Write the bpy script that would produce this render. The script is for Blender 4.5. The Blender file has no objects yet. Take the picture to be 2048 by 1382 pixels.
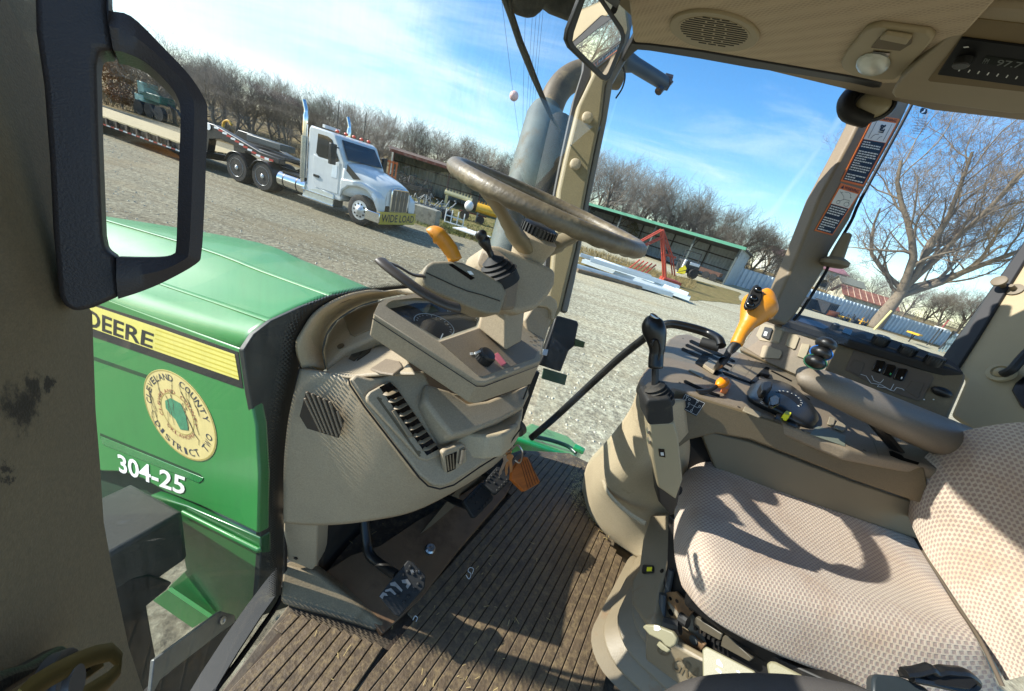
import bpy, bmesh, math, random
from mathutils import Vector, Matrix
V=Vector
rad=math.radians
SC=bpy.context.scene
COL=SC.collection
# ------------------------------------------------------------------ camera
FPX=712.0; PITCH=rad(22.3); ROLL=rad(17.2); CAMZ=2.55; FZ=1.5
fw=V((0,math.cos(PITCH),-math.sin(PITCH))); r0=V((1,0,0)); u0=r0.cross(fw)
XR=math.cos(ROLL)*r0+math.sin(ROLL)*u0
YU=-math.sin(ROLL)*r0+math.cos(ROLL)*u0
CAM=V((0,0,CAMZ))
cd=bpy.data.cameras.new('camera'); cam=bpy.data.objects.new('camera',cd); COL.objects.link(cam)
m=Matrix.Identity(4)
for i in range(3): m[i][0]=XR[i]; m[i][1]=YU[i]; m[i][2]=-fw[i]; m[i][3]=CAM[i]
cam.matrix_world=m
cd.sensor_width=36; cd.lens=36*FPX/2048; cd.clip_start=0.02; cd.clip_end=3000
SC.camera=cam
SC.render.resolution_x=1024; SC.render.resolution_y=691
# ------------------------------------------------------------------ light
SUN_AZ=rad(-90); SUN_EL=rad(31.5)     # azimuth measured from +Y towards +X
S=V((math.sin(SUN_AZ)*math.cos(SUN_EL),math.cos(SUN_AZ)*math.cos(SUN_EL),math.sin(SUN_EL)))
sl=bpy.data.lights.new('sun','SUN'); sl.energy=5.0; sl.angle=rad(0.5); sl.color=(1,.96,.89)
so=bpy.data.objects.new('sun',sl); COL.objects.link(so); so.rotation_euler=(-S).to_track_quat('-Z','Y').to_euler()
so.location=S*60
w=bpy.data.worlds.new('World'); SC.world=w; w.use_nodes=True
nt=w.node_tree; nt.nodes.clear()
def N(nt,t,**k):
    n=nt.nodes.new(t)
    for a,b in k.items():
        if a=='ins':
            for kk,vv in b.items(): n.inputs[kk].default_value=vv
        else: setattr(n,a,b)
    return n
def L(nt,a,ao,b,bi): nt.links.new(a.outputs[ao],b.inputs[bi])
sky=N(nt,'ShaderNodeTexSky',sky_type='NISHITA',sun_disc=False,sun_elevation=SUN_EL,sun_rotation=SUN_AZ,air_density=1.0,dust_density=0.35,ozone_density=2.5)
tc=N(nt,'ShaderNodeTexCoord')
# thin cirrus: streaks laid out on a flat layer high above the ground
sep=N(nt,'ShaderNodeSeparateXYZ'); L(nt,tc,'Generated',sep,0)
mz=N(nt,'ShaderNodeMath',operation='MAXIMUM',ins={1:0.03}); L(nt,sep,'Z',mz,0)
mz2=N(nt,'ShaderNodeMath',operation='ADD',ins={1:0.12}); L(nt,mz,0,mz2,0)
dx=N(nt,'ShaderNodeMath',operation='DIVIDE'); L(nt,sep,'X',dx,0); L(nt,mz2,0,dx,1)
dy=N(nt,'ShaderNodeMath',operation='DIVIDE'); L(nt,sep,'Y',dy,0); L(nt,mz2,0,dy,1)
cb=N(nt,'ShaderNodeCombineXYZ'); L(nt,dx,0,cb,0); L(nt,dy,0,cb,1)
mp=N(nt,'ShaderNodeMapping'); mp.inputs['Rotation'].default_value=(0,0,rad(38)); mp.inputs['Scale'].default_value=(.55,1.0,1)
L(nt,cb,0,mp,0)
n1=N(nt,'ShaderNodeTexNoise',ins={'Scale':1.1,'Detail':8,'Roughness':.60,'Distortion':.5}); L(nt,mp,0,n1,'Vector')
n2=N(nt,'ShaderNodeTexNoise',ins={'Scale':.42,'Detail':3,'Roughness':.5}); L(nt,cb,0,n2,'Vector')
# veil of cirrus thicker towards the sun side
vx=N(nt,'ShaderNodeVectorMath',operation='DOT_PRODUCT'); L(nt,tc,'Generated',vx,0); vx.inputs[1].default_value=(math.sin(rad(-40)),math.cos(rad(-40)),0.0)
veil=N(nt,'ShaderNodeMapRange',ins={'From Min':.70,'From Max':1.0,'To Min':0.0,'To Max':.26}); L(nt,vx,'Value',veil,0)
a1=N(nt,'ShaderNodeMath',operation='MULTIPLY',ins={1:1.0}); L(nt,n1,0,a1,0)
a2=N(nt,'ShaderNodeMath',operation='MULTIPLY',ins={1:.5}); L(nt,n2,0,a2,0)
a3=N(nt,'ShaderNodeMath',operation='ADD'); L(nt,a1,0,a3,0); L(nt,a2,0,a3,1)
a4=N(nt,'ShaderNodeMath',operation='ADD'); L(nt,a3,0,a4,0); L(nt,veil,0,a4,1)
cr=N(nt,'ShaderNodeMapRange',interpolation_type='SMOOTHSTEP',ins={'From Min':.72,'From Max':1.20,'To Min':0.0,'To Max':.85}); L(nt,a4,0,cr,0)
# one straight contrail
vc=N(nt,'ShaderNodeVectorMath',operation='DOT_PRODUCT'); L(nt,tc,'Generated',vc,0)
def rdir(x,y): return (XR*(x-1024)/FPX-YU*(y-691)/FPX+fw).normalized()
cn=rdir(1690,225).cross(rdir(1540,430)).normalized(); vc.inputs[1].default_value=cn
vab=N(nt,'ShaderNodeMath',operation='ABSOLUTE'); L(nt,vc,'Value',vab,0)
n3=N(nt,'ShaderNodeTexNoise',ins={'Scale':22,'Detail':5}); L(nt,tc,'Generated',n3,'Vector')
n3m=N(nt,'ShaderNodeMath',operation='MULTIPLY',ins={1:.020}); L(nt,n3,0,n3m,0)
ct=N(nt,'ShaderNodeMapRange',interpolation_type='SMOOTHSTEP',ins={'From Min':.0,'To Min':.20,'To Max':0.0}); L(nt,vab,0,ct,0); L(nt,n3m,0,ct,'From Max')
sd=N(nt,'ShaderNodeVectorMath',operation='DOT_PRODUCT'); L(nt,tc,'Generated',sd,0); sd.inputs[1].default_value=rdir(1615,325)
cm=N(nt,'ShaderNodeMapRange',ins={'From Min':.955,'From Max':.99}); L(nt,sd,'Value',cm,0)
ctm=N(nt,'ShaderNodeMath',operation='MULTIPLY'); L(nt,ct,0,ctm,0); L(nt,cm,0,ctm,1)
ca=N(nt,'ShaderNodeMath',operation='MAXIMUM'); L(nt,cr,0,ca,0); L(nt,ctm,0,ca,1)
mx=N(nt,'ShaderNodeMix',data_type='RGBA'); L(nt,ca,0,mx,'Factor'); 
hs=N(nt,'ShaderNodeHueSaturation',ins={'Saturation':1.3,'Value':1.0}); L(nt,sky,0,hs,'Color')
L(nt,hs,0,mx,'A'); mx.inputs['B'].default_value=(4.5,5.1,5.6,1)
bg=N(nt,'ShaderNodeBackground',ins={'Strength':.135}); L(nt,mx,'Result',bg,'Color')
wo=N(nt,'ShaderNodeOutputWorld'); L(nt,bg,0,wo,0)
SC.view_settings.view_transform='Standard'; SC.view_settings.look='None'; SC.view_settings.gamma=1
SC.view_settings.exposure=0.95
SC.cycles.max_bounces=8; SC.cycles.transparent_max_bounces=24; SC.cycles.diffuse_bounces=5; SC.cycles.glossy_bounces=4
# ------------------------------------------------------------------ coordinates
AZ=rad(20)
UR=V((math.sin(AZ),math.cos(AZ),0)); FR=V((-math.cos(AZ),math.sin(AZ),0)); UP=V((0,0,1))
def ray(x,y): return XR*((x-1024)/FPX)-YU*((y-691)/FPX)+fw
def P(x,y,d): return CAM+ray(x,y)*d                     # point seen at (x,y), d metres ahead
def PZ(x,y,z): r=ray(x,y); return CAM+r*((z+FZ-CAMZ)/r.z)   # on a level z above the cab floor
def G(x,y,z=0.0): r=ray(x,y); return CAM+r*((z-CAMZ)/r.z)   # on the yard
def CU(u,f,z): return UR*u+FR*f+UP*(z+FZ)                # cab frame: right, forward, up from cab floor
class PL:
    def __init__(s,a,b,c):
        s.o=a; s.n=(b-a).cross(c-a).normalized()
        if s.n.dot(CAM-a)<0: s.n=-s.n                    # faces the camera side
    def __call__(s,x,y,off=0.0):
        r=ray(x,y); return CAM+r*((s.o+s.n*off-CAM).dot(s.n)/r.dot(s.n))
def PLp(*t): return PL(P(*t[0]),P(*t[1]),P(*t[2]))
# ------------------------------------------------------------------ materials
def hx(h):
    h=h.lstrip('#'); c=[int(h[i:i+2],16)/255 for i in (0,2,4)]
    return tuple((x/12.92 if x<=.04045 else ((x+.055)/1.055)**2.4) for x in c)+(1,)
MATS={}
def M(name,col,rough=.5,metal=0.,bump=0.,bs=300.,var=.08,vs=6.,dirt=None,dr=(.55,.7),ds=5.,spec=.5,coat=0.,trans=0.,emit=None,alpha=1.,stretch=None,grain=0.):
    if name in MATS: return MATS[name]
    ma=bpy.data.materials.new(name); ma.use_nodes=True; t=ma.node_tree; b=t.nodes['Principled BSDF']
    c=hx(col) if isinstance(col,str) else col
    b.inputs['Roughness'].default_value=rough; b.inputs['Metallic'].default_value=metal
    b.inputs['Specular IOR Level'].default_value=spec; b.inputs['Coat Weight'].default_value=coat
    tc=N(t,'ShaderNodeTexCoord'); src=tc
    out='Object'
    if stretch:
        mp=N(t,'ShaderNodeMapping'); mp.inputs['Scale'].default_value=stretch; L(t,tc,'Object',mp,0); src=mp; out=0
    no=N(t,'ShaderNodeTexNoise',ins={'Scale':vs,'Detail':7,'Roughness':.65}); L(t,src,out,no,'Vector')
    mr=N(t,'ShaderNodeMapRange',ins={'From Min':.3,'From Max':.7,'To Min':1-var,'To Max':1+var}); L(t,no,0,mr,0)
    mu=N(t,'ShaderNodeVectorMath',operation='SCALE'); mu.inputs[0].default_value=c[:3]; L(t,mr,0,mu,'Scale')
    last=mu; lo=0
    if grain:
        ng=N(t,'ShaderNodeTexNoise',ins={'Scale':330,'Detail':4,'Roughness':.8}); L(t,src,out,ng,'Vector')
        gr=N(t,'ShaderNodeMapRange',ins={'From Min':.35,'From Max':.65,'To Min':1-grain,'To Max':1+grain}); L(t,ng,0,gr,0)
        mg=N(t,'ShaderNodeVectorMath',operation='SCALE'); L(t,mu,0,mg,0); L(t,gr,0,mg,'Scale'); last=mg
    if dirt:
        nd=N(t,'ShaderNodeTexNoise',ins={'Scale':ds,'Detail':10,'Roughness':.72}); L(t,src,out,nd,'Vector')
        dm=N(t,'ShaderNodeMapRange',ins={'From Min':dr[0],'From Max':dr[1],'To Min':0,'To Max':.85}); L(t,nd,0,dm,0)
        mi=N(t,'ShaderNodeMix',data_type='RGBA'); L(t,dm,0,mi,'Factor'); L(t,last,0,mi,'A'); mi.inputs['B'].default_value=hx(dirt)
        last=mi; lo='Result'
        rr=N(t,'ShaderNodeMapRange',ins={'To Min':rough,'To Max':min(1,rough+.3)}); L(t,dm,0,rr,0); L(t,rr,0,b,'Roughness')
    L(t,last,lo,b,'Base Color')
    if bump:
        nb=N(t,'ShaderNodeTexNoise',ins={'Scale':bs,'Detail':3}); L(t,src,out,nb,'Vector')
        bu=N(t,'ShaderNodeBump',ins={'Strength':bump,'Distance':.002}); L(t,nb,0,bu,'Height'); L(t,bu,0,b,'Normal')
    if emit: b.inputs['Emission Color'].default_value=hx(emit[0]); b.inputs['Emission Strength'].default_value=emit[1]
    MATS[name]=ma; return ma
def glass(name,tint=(.93,.97,.95,1),refl=.06,dust=.05,rough=.02):
    ma=bpy.data.materials.new(name); ma.use_nodes=True; t=ma.node_tree; t.nodes.clear()
    tr=N(t,'ShaderNodeBsdfTransparent'); tr.inputs[0].default_value=tint
    gl=N(t,'ShaderNodeBsdfGlossy'); gl.inputs['Roughness'].default_value=rough
    fr=N(t,'ShaderNodeFresnel',ins={'IOR':1.45}); mf0=N(t,'ShaderNodeMath',operation='MULTIPLY',ins={1:refl/.06*.45}); L(t,fr,0,mf0,0); mf=N(t,'ShaderNodeMath',operation='MINIMUM',ins={1:refl}); L(t,mf0,0,mf,0)
    m1=N(t,'ShaderNodeMixShader'); L(t,mf,0,m1,0); L(t,tr,0,m1,1); L(t,gl,0,m1,2)
    di=N(t,'ShaderNodeBsdfDiffuse'); di.inputs[0].default_value=(.55,.53,.47,1)
    tc=N(t,'ShaderNodeTexCoord'); no=N(t,'ShaderNodeTexNoise',ins={'Scale':6,'Detail':10,'Roughness':.75}); L(t,tc,'Object',no,'Vector')
    mp=N(t,'ShaderNodeMapping'); mp.inputs['Scale'].default_value=(1,1,.12); mp.inputs['Rotation'].default_value=(.3,.2,.4); L(t,tc,'Object',mp,0)
    ns=N(t,'ShaderNodeTexNoise',ins={'Scale':90,'Detail':4,'Roughness':.7}); L(t,mp,0,ns,'Vector')
    mm=N(t,'ShaderNodeMath',operation='MULTIPLY'); L(t,no,0,mm,0); L(t,ns,0,mm,1)
    mr=N(t,'ShaderNodeMapRange',ins={'From Min':.14,'From Max':.45,'To Min':dust*.15,'To Max':dust*2.2}); L(t,mm,0,mr,0)
    m2=N(t,'ShaderNodeMixShader'); L(t,mr,0,m2,0); L(t,m1,0,m2,1); L(t,di,0,m2,2)
    o=N(t,'ShaderNodeOutputMaterial'); L(t,m2,0,o,0)
    return ma
# ------------------------------------------------------------------ scene objects
def setp(o,label=None,cat=None,group=None,kind=None):
    if label: o['label']=label
    if cat: o['category']=cat
    if group: o['group']=group
    if kind: o['kind']=kind
    return o
def thing(name,label,cat,loc,group=None):
    o=bpy.data.objects.new(name,None); COL.objects.link(o); o.location=loc; o.empty_display_size=.1
    return setp(o,label,cat,group)
def wloc(o):
    l=V(o.location)
    while o.parent: o=o.parent; l=l+V(o.location)
    return l
class MB:
    def __init__(s): s.v=[]; s.f=[]; s.mi=[]; s.cm=0; s.uv={}
    def add(s,vs,fs):
        k=len(s.v); s.v+= [V(p) for p in vs]
        for f in fs: s.f.append([i+k for i in f]); s.mi.append(s.cm)
        return s
    def poly(s,pts): return s.add(pts,[list(range(len(pts)))])
    def prism(s,pts,vec):
        n=len(pts); vec=V(vec); b=[V(p)+vec for p in pts]
        return s.add(list(pts)+b,[list(range(n)),[n+i for i in reversed(range(n))]]+[[j,i,n+i,n+j] for i,j in ((i,(i+1)%n) for i in range(n))])
    def slab(s,pl,px,t,off=0.): # outline drawn on plane pl, thickness t going away from the camera
        return s.prism([pl(x,y,off) for x,y in px],-pl.n*t)
    def box(s,c,a,b,d):  # centre and three half vectors
        c=V(c);a=V(a);b=V(b);d=V(d)
        p=[c+i*a+j*b+k*d for k in(-1,1) for j in(-1,1) for i in(-1,1)]
        return s.add(p,[[0,1,3,2],[4,6,7,5],[0,4,5,1],[2,3,7,6],[0,2,6,4],[1,5,7,3]])
    def tube(s,path,r,n=10,caps=True,flat=None):
        path=[V(p) for p in path]; m=len(path)
        if not hasattr(r,'__len__'): r=[r]*m
        T=[(path[min(i+1,m-1)]-path[max(i-1,0)]).normalized() for i in range(m)]
        a=T[0].orthogonal().normalized() if flat is None else (V(flat)-T[0]*T[0].dot(V(flat))).normalized()
        vs=[]
        for i in range(m):
            a=(a-T[i]*a.dot(T[i])).normalized(); b=T[i].cross(a)
            ra,rb=(r[i] if hasattr(r[i],'__len__') else (r[i],r[i]))
            for k in range(n):
                t=2*math.pi*k/n; vs.append(path[i]+a*(math.cos(t)*ra)+b*(math.sin(t)*rb))
        fs=[[i*n+k,i*n+(k+1)%n,(i+1)*n+(k+1)%n,(i+1)*n+k] for i in range(m-1) for k in range(n)]
        if caps: fs+=[list(reversed(range(n))),[(m-1)*n+k for k in range(n)]]
        return s.add(vs,fs)
    def lathe(s,o,ax,prof,n=24,sx=1.,ref=None,cap=True): # prof: (along axis, radius)
        ax=V(ax).normalized(); a=(V(ref)-ax*ax.dot(V(ref))).normalized() if ref is not None else ax.orthogonal().normalized(); b=ax.cross(a); o=V(o)
        vs=[o+ax*h+a*(math.cos(2*math.pi*k/n)*r*sx)+b*(math.sin(2*math.pi*k/n)*r) for h,r in prof for k in range(n)]
        m=len(prof); fs=[[i*n+k,i*n+(k+1)%n,(i+1)*n+(k+1)%n,(i+1)*n+k] for i in range(m-1) for k in range(n)]
        if cap: fs+=[list(reversed(range(n))),[(m-1)*n+k for k in range(n)]]
        return s.add(vs,fs)
    def grid(s,rows,close=False):
        m=len(rows); n=len(rows[0]); k=len(s.v)
        s.add([p for r in rows for p in r],[[i*n+j,i*n+j+1,(i+1)*n+j+1,(i+1)*n+j] for i in range(m-1) for j in range(n-1)])
        for i in range(m):
            for j in range(n): s.uv[k+i*n+j]=(i,j)
        return s
    def ell(s,c,a,b,d,n=16,m=10):
        c=V(c);a=V(a);b=V(b);d=V(d); vs=[]
        for i in range(m+1):
            p=math.pi*i/m
            for k in range(n):
                t=2*math.pi*k/n; vs.append(c+a*(math.cos(t)*math.sin(p))+b*(math.sin(t)*math.sin(p))+d*math.cos(p))
        return s.add(vs,[[i*n+k,i*n+(k+1)%n,(i+1)*n+(k+1)%n,(i+1)*n+k] for i in range(m) for k in range(n)])
    def build(s,name,mats,parent=None,bevel=0.,seg=2,smooth=30,sub=0,solid=0.,uvs=None,**pr):
        me=bpy.data.meshes.new(name)
        if parent is not None: o0=wloc(parent)
        else:
            xs=[p.x for p in s.v]; ys=[p.y for p in s.v]; zs=[p.z for p in s.v]
            o0=V(((min(xs)+max(xs))/2,(min(ys)+max(ys))/2,min(zs)))
        me.from_pydata([tuple(p-o0) for p in s.v],[],s.f)
        if not isinstance(mats,(list,tuple)): mats=[mats]
        for q in mats: me.materials.append(q)
        if len(mats)>1: me.polygons.foreach_set('material_index',s.mi)
        bm=bmesh.new(); bm.from_mesh(me); bmesh.ops.remove_doubles(bm,verts=bm.verts,dist=1e-6)
        bmesh.ops.recalc_face_normals(bm,faces=bm.faces)
        if uvs:
            ul=bm.loops.layers.uv.new('UVMap')
            for f in bm.faces:
                for l in f.loops: l[ul].uv=uvs(l.vert.co+o0)
        bm.to_mesh(me); bm.free()
        if smooth: 
            me.shade_smooth()
            if not sub: me.set_sharp_from_angle(angle=rad(smooth))
        o=bpy.data.objects.new(name,me); COL.objects.link(o)
        if parent is not None: o.parent=parent
        else: o.location=o0
        if solid: q=o.modifiers.new('solid','SOLIDIFY'); q.thickness=solid; q.offset=-1
        if bevel: q=o.modifiers.new('bevel','BEVEL'); q.width=bevel; q.segments=seg; q.limit_method='ANGLE'; q.angle_limit=rad(28); q.use_clamp_overlap=True
        if sub: q=o.modifiers.new('sub','SUBSURF'); q.levels=sub; q.render_levels=sub
        return setp(o,**pr)
def crm(pts,k=6): # smooth curve through points
    pts=[V(p) for p in pts]; out=[]; n=len(pts)
    for i in range(n-1):
        p0=pts[max(i-1,0)];p1=pts[i];p2=pts[i+1];p3=pts[min(i+2,n-1)]
        for j in range(k):
            t=j/k; out.append(.5*((2*p1)+(p2-p0)*t+(2*p0-5*p1+4*p2-p3)*t*t+(3*p1-p0-3*p2+p3)*t*t*t))
    out.append(pts[-1]); return out
def dense(rows,k=5): # smooth surface through a net of points
    r2=[crm(r,k) for r in rows]; cols=list(zip(*r2)); c2=[crm(c,k) for c in cols]
    return [list(r) for r in zip(*c2)]
_TX={}
def glyphs(s,bold=0.0,align='CENTER'):
    key=(s,bold)
    if key not in _TX:
        cu=bpy.data.curves.new('t','FONT'); cu.body=s; cu.size=1; cu.resolution_u=3; cu.offset=bold
        ob=bpy.data.objects.new('t',cu); me=ob.to_mesh()
        vs=[(v.co.x,v.co.y) for v in me.vertices]; fs=[list(p.vertices) for p in me.polygons]
        ob.to_mesh_clear(); bpy.data.objects.remove(ob); bpy.data.curves.remove(cu)
        _TX[key]=(vs,fs)
    return _TX[key]
def text(mb,s,fn,bold=0.0): # fn maps (0..1,0..1) of the text's own box to a point
    vs,fs=glyphs(s,bold); x0=min(v[0] for v in vs);x1=max(v[0] for v in vs);y0=min(v[1] for v in vs);y1=max(v[1] for v in vs)
    return mb.add([fn((x-x0)/(x1-x0),(y-y0)/(y1-y0)) for x,y in vs],fs)
def quad(pl,a,b,c,d,off=.002): # a lower left, b lower right, c upper right, d upper left (pixels)
    A,B,C_,D=[pl(p[0],p[1],off) for p in (a,b,c,d)]
    return lambda s,t:(A*(1-s)+B*s)*(1-t)+(D*(1-s)+C_*s)*t
def struct(o): o['kind']='structure'; return o
# palette
beige=M('beige_plastic','A09178',.55,grain=.16,bump=.35,bs=900,var=.06,vs=9,dirt='6E5F48',dr=(.62,.85),ds=7)
cream=M('cream_plastic','B0A184',.6,grain=.13,bump=.3,bs=900,var=.07,vs=7,dirt='7C6A4E',dr=(.6,.8),ds=6)
taupe=M('taupe_plastic','7B6D5A',.5,grain=.16,bump=.4,bs=900,var=.07,vs=9,dirt='9A8768',dr=(.6,.82),ds=9)
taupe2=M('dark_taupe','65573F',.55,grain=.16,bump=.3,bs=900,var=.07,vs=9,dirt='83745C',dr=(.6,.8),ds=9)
pillarm=M('pillar_trim','82745C',.6,bump=.35,bs=900,var=.06,vs=8,dirt='57493A',dr=(.62,.85),ds=5)
black=M('black_plastic','151515',.42,bump=.15,bs=700,var=.2,vs=20,dirt='4A453C',dr=(.62,.9),ds=14)
rubber=M('black_rubber','191918',.7,bump=.2,bs=500,var=.2,dirt='5C5344',dr=(.58,.85),ds=18)
gloss=M('gloss_black','0C0C0D',.18,var=.1)
chrome=M('bare_steel','B5B5B5',.28,metal=1,var=.1,vs=30)
orange=M('orange_grip','CC8420',.42,bump=.15,bs=200,var=.08,dirt='A5640F',dr=(.58,.8),ds=25)
yellow=M('yellow_plastic','E8E020',.4)
white=M('white_paint','E8E8E4',.5)
silver=M('silver_marking','C8C8C4',.5)
# ================================================================== CAB SHELL
def wf_(u): return .594-.53*(u-.7)**2
def W(x,y,off=0.0): # point of the curved windscreen seen at (x,y); off>0 is inside the cab
    r=ray(x,y); a,b=.05,4.0
    g=lambda t:(r.dot(FR)*t)-(wf_(r.dot(UR)*t)-off)
    for i in range(50):
        c=(a+b)/2
        if g(c)>0: b=c
        else: a=c
    return CAM+r*a
FL=PL(V((0,0,FZ)),V((1,0,FZ)),V((0,1,FZ)))
floorm=M('cab_floor_rubber','4C4235',.7,bump=.6,bs=120,var=.35,vs=40,dirt='83745A',dr=(.5,.7),ds=45)
ribm=M('ribbed_mat','594A38',.6,bump=1.0,bs=110,var=.35,vs=30,dirt='85714F',dr=(.47,.68),ds=70)
groove=M('mat_groove','382C1F',.8,var=.3)
mb=MB(); mb.prism([CU(-.35,-1.3,-.012),CU(1.62,-1.3,-.012),CU(1.53,.1,-.012),CU(1.36,.30,-.012),CU(.7,.585,-.012),CU(.2,.455,-.012),CU(-.35,.2,-.012)],V((0,0,-.06)))
struct(mb.build('cab_floor',floorm,bevel=.004))
# ribbed rubber mat: ribs run across the cab
def clip(poly,o,d): # segments of line o+t*d inside polygon
    ts=[]
    n=len(poly)
    for i in range(n):
        a=poly[i];b=poly[(i+1)%n]; e=b-a; den=d.x*e.y-d.y*e.x
        if abs(den)<1e-9: continue
        w_=a-o; t=(w_.x*e.y-w_.y*e.x)/den; s_=(w_.x*d.y-w_.y*d.x)/den
        if 0<=s_<1: ts.append(t)
    ts.sort(); return list(zip(ts[::2],ts[1::2]))
def ribs(mb,poly,az,sp,wd,h,z0,rnd=0.0):
    d=V((math.sin(az),math.cos(az),0)); q=V((d.y,-d.x,0)); os_=[p.dot(q) for p in poly]
    k=math.floor(min(os_)/sp)
    R=random.Random(4)
    while k*sp<max(os_):
        o=q*(k*sp+wd/2); 
        for a,b in clip([V((p.x,p.y,0)) for p in poly],o,d):
            if b-a>.02:
                c=o+d*((a+b)/2); c.z=z0+h/2
                mb.box(c,q*(wd/2),d*((b-a)/2-R.random()*rnd),V((0,0,h/2)))
        k+=1
mp_=[(1045,905),(1166,935),(1160,985),(1185,1045),(1250,1130),(1230,1240),(1200,1400),(1180,1520),(560,1520),(735,1345),(840,1210),(915,1118),(1013,1000)]
poly=[FL(x,y) for x,y in mp_]
mt=thing('floor_mat','ribbed brown rubber mat worn and dusty on the cab floor','floor mat',sum(poly,V())/len(poly))
mb=MB(); mb.prism([p+V((0,0,-.010)) for p in poly],V((0,0,.012))); mb.build('mat_base',groove,mt)
mb=MB(); ribs(mb,poly,rad(24.5),.0262,.0236,.005,FZ+.0025); mb.build('mat_ribs',ribm,mt,bevel=.0012,seg=1)
poly2=[FL(x,y) for x,y in [(585,1232),(628,1246),(772,1300),(700,1420),(520,1560),(395,1560),(450,1400)]]
mt=thing('floor_mat','small ribbed mat beside the windscreen under the clutch pedal','floor mat',sum(poly2,V())/len(poly2))
mb=MB(); mb.prism([p+V((0,0,-.012)) for p in poly2],V((0,0,.018))); mb.build('mat_base',groove,mt)
mb=MB(); ribs(mb,poly2,rad(16),.0262,.0236,.007,FZ+.0062); mb.build('mat_ribs',ribm,mt,bevel=.0012,seg=1)
# firewall and foot ramps
fwm=M('painted_firewall','5A4632',.65,bump=.3,bs=200,var=.25,dirt='2C2219',dr=(.5,.7),ds=9)
mb=MB(); n=14
mb.grid([[CU(.46+i*(.86/n),wf_(.46+i*(.86/n))-.05,z) for i in range(n+1)] for z in (-.01,.30,.42)])
struct(mb.build('firewall',M('dark_firewall','15130F',.85,var=.4,dirt='3A2E20',dr=(.5,.75)),solid=.02))
kp=thing('kick_panel','dusty beige kick panel on the floor left of the clutch pedal','kick panel',PZ(650,1220,0))
a=PZ(562,1200,.0);b=PZ(766,1256,.0);c=P(628,1142,.93)
pl=PL(PZ(562,1205,0),PZ(760,1262,0),P(626,1145,.90))
mb=MB(); mb.slab(pl,[(560,1200),(566,1130),(600,1138),(628,1140),(700,1196),(768,1250),(748,1264),(660,1236),(618,1226),(566,1210)],.035)
mb.build('panel',M('dusty_panel','7C6D54',.7,grain=.2,bump=.4,bs=200,var=.2,dirt='55472F',dr=(.5,.7),ds=9),kp,bevel=.006)
rp=thing('foot_ramp','brown rust stained steel foot ramp under the pedals','foot ramp',PZ(800,1150,0))
pl=PL(PZ(700,1215,.02),PZ(905,1108,.02),P(850,1030,1.16))
mb=MB(); mb.slab(pl,[(640,1150),(700,1110),(760,1090),(835,1040),(905,1000),(1000,940),(1040,905),(1052,915),(1012,990),(915,1103),(840,1200),(765,1268),(720,1215)],.02)
mb.build('plate',M('rusty_brown','6B5137',.6,bump=.3,bs=150,var=.25,dirt='3C2A1B',dr=(.5,.7),ds=7),rp,bevel=.003)
mb=MB(); p=pl(860,1098,.006); mb.lathe(p,pl.n,[(-.006,.016),(.004,.016),(.008,.012),(.008,.006),(.003,.004)],16); mb.build('bolt',chrome,rp)
mb=MB(); mb.grid([[CU(u,wf_(u)+o,z) for u in (.02,.08,.14,.2,.26,.32,.38,.44,.5)] for o,z in ((.004,-.005),(.055,-.012),(.058,-.10))]); struct(mb.build('cab_sill',M('sill_black','171817',.6,var=.3,dirt='55503F',dr=(.55,.8),ds=14),solid=.006,smooth=0))
# transmission hump behind the pedals
mb=MB(); rows=[]
for k,(x,y,d) in enumerate([(835,1075,1.10),(880,1020,1.14),(930,960,1.2)]):
    c=P(x,y,d); rows.append([c+V((0,0,-.14)),c,c+UR*.14+V((0,0,.01)),c+UR*.2+V((0,0,-.14))])
mb.grid(dense(rows,3)); hmp=mb.build('floor_hump',M('hump_paint','6F6350',.6,bump=.3,var=.2,dirt='3A2E20'),smooth=40)
setp(hmp,'grey brown painted hump between the clutch and brake pedals','floor hump')
# --- left A pillar, seen from inside in the dark
pp=PLp((200,620,.27),(285,1382,.27),(70,0,.235))
pa=thing('windscreen_pillar','shaded beige left windscreen pillar with scuffed trim in the near foreground','pillar',pp(150,900))
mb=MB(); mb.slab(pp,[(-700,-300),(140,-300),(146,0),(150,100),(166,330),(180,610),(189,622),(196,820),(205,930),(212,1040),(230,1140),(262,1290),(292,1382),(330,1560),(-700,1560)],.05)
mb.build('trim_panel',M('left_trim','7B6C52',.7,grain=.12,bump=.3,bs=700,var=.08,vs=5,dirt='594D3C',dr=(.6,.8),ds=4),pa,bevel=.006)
# rubbed black stain on the trim, in the material
lt_m=MATS['left_trim']; t=lt_m.node_tree; b=t.nodes['Principled BSDF']; ltl=b.inputs['Base Color'].links[0].from_socket
tcn=N(t,'ShaderNodeTexCoord'); nn_=N(t,'ShaderNodeTexNoise',ins={'Scale':60,'Detail':8,'Roughness':.75}); L(t,tcn,'Object',nn_,'Vector')
acc=None
for (x,y,r) in ((42,808,.015),(14,938,.005),(96,770,.004),(66,768,.009)):
    dv=N(t,'ShaderNodeVectorMath',operation='DISTANCE'); L(t,tcn,'Object',dv,0); dv.inputs[1].default_value=pp(x,y)-V(pa.location)
    ad=N(t,'ShaderNodeMath',operation='MULTIPLY_ADD',ins={1:.05,2:-.025}); L(t,nn_,0,ad,0); sm_=N(t,'ShaderNodeMath',operation='ADD'); L(t,dv,'Value',sm_,0); L(t,ad,0,sm_,1)
    mr=N(t,'ShaderNodeMapRange',interpolation_type='SMOOTHSTEP',ins={'From Min':r*.35,'From Max':r*1.05,'To Min':.85,'To Max':0}); L(t,sm_,0,mr,0)
    if acc is None: acc=mr
    else: q=N(t,'ShaderNodeMath',operation='MAXIMUM'); L(t,acc,0,q,0); L(t,mr,0,q,1); acc=q
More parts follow.
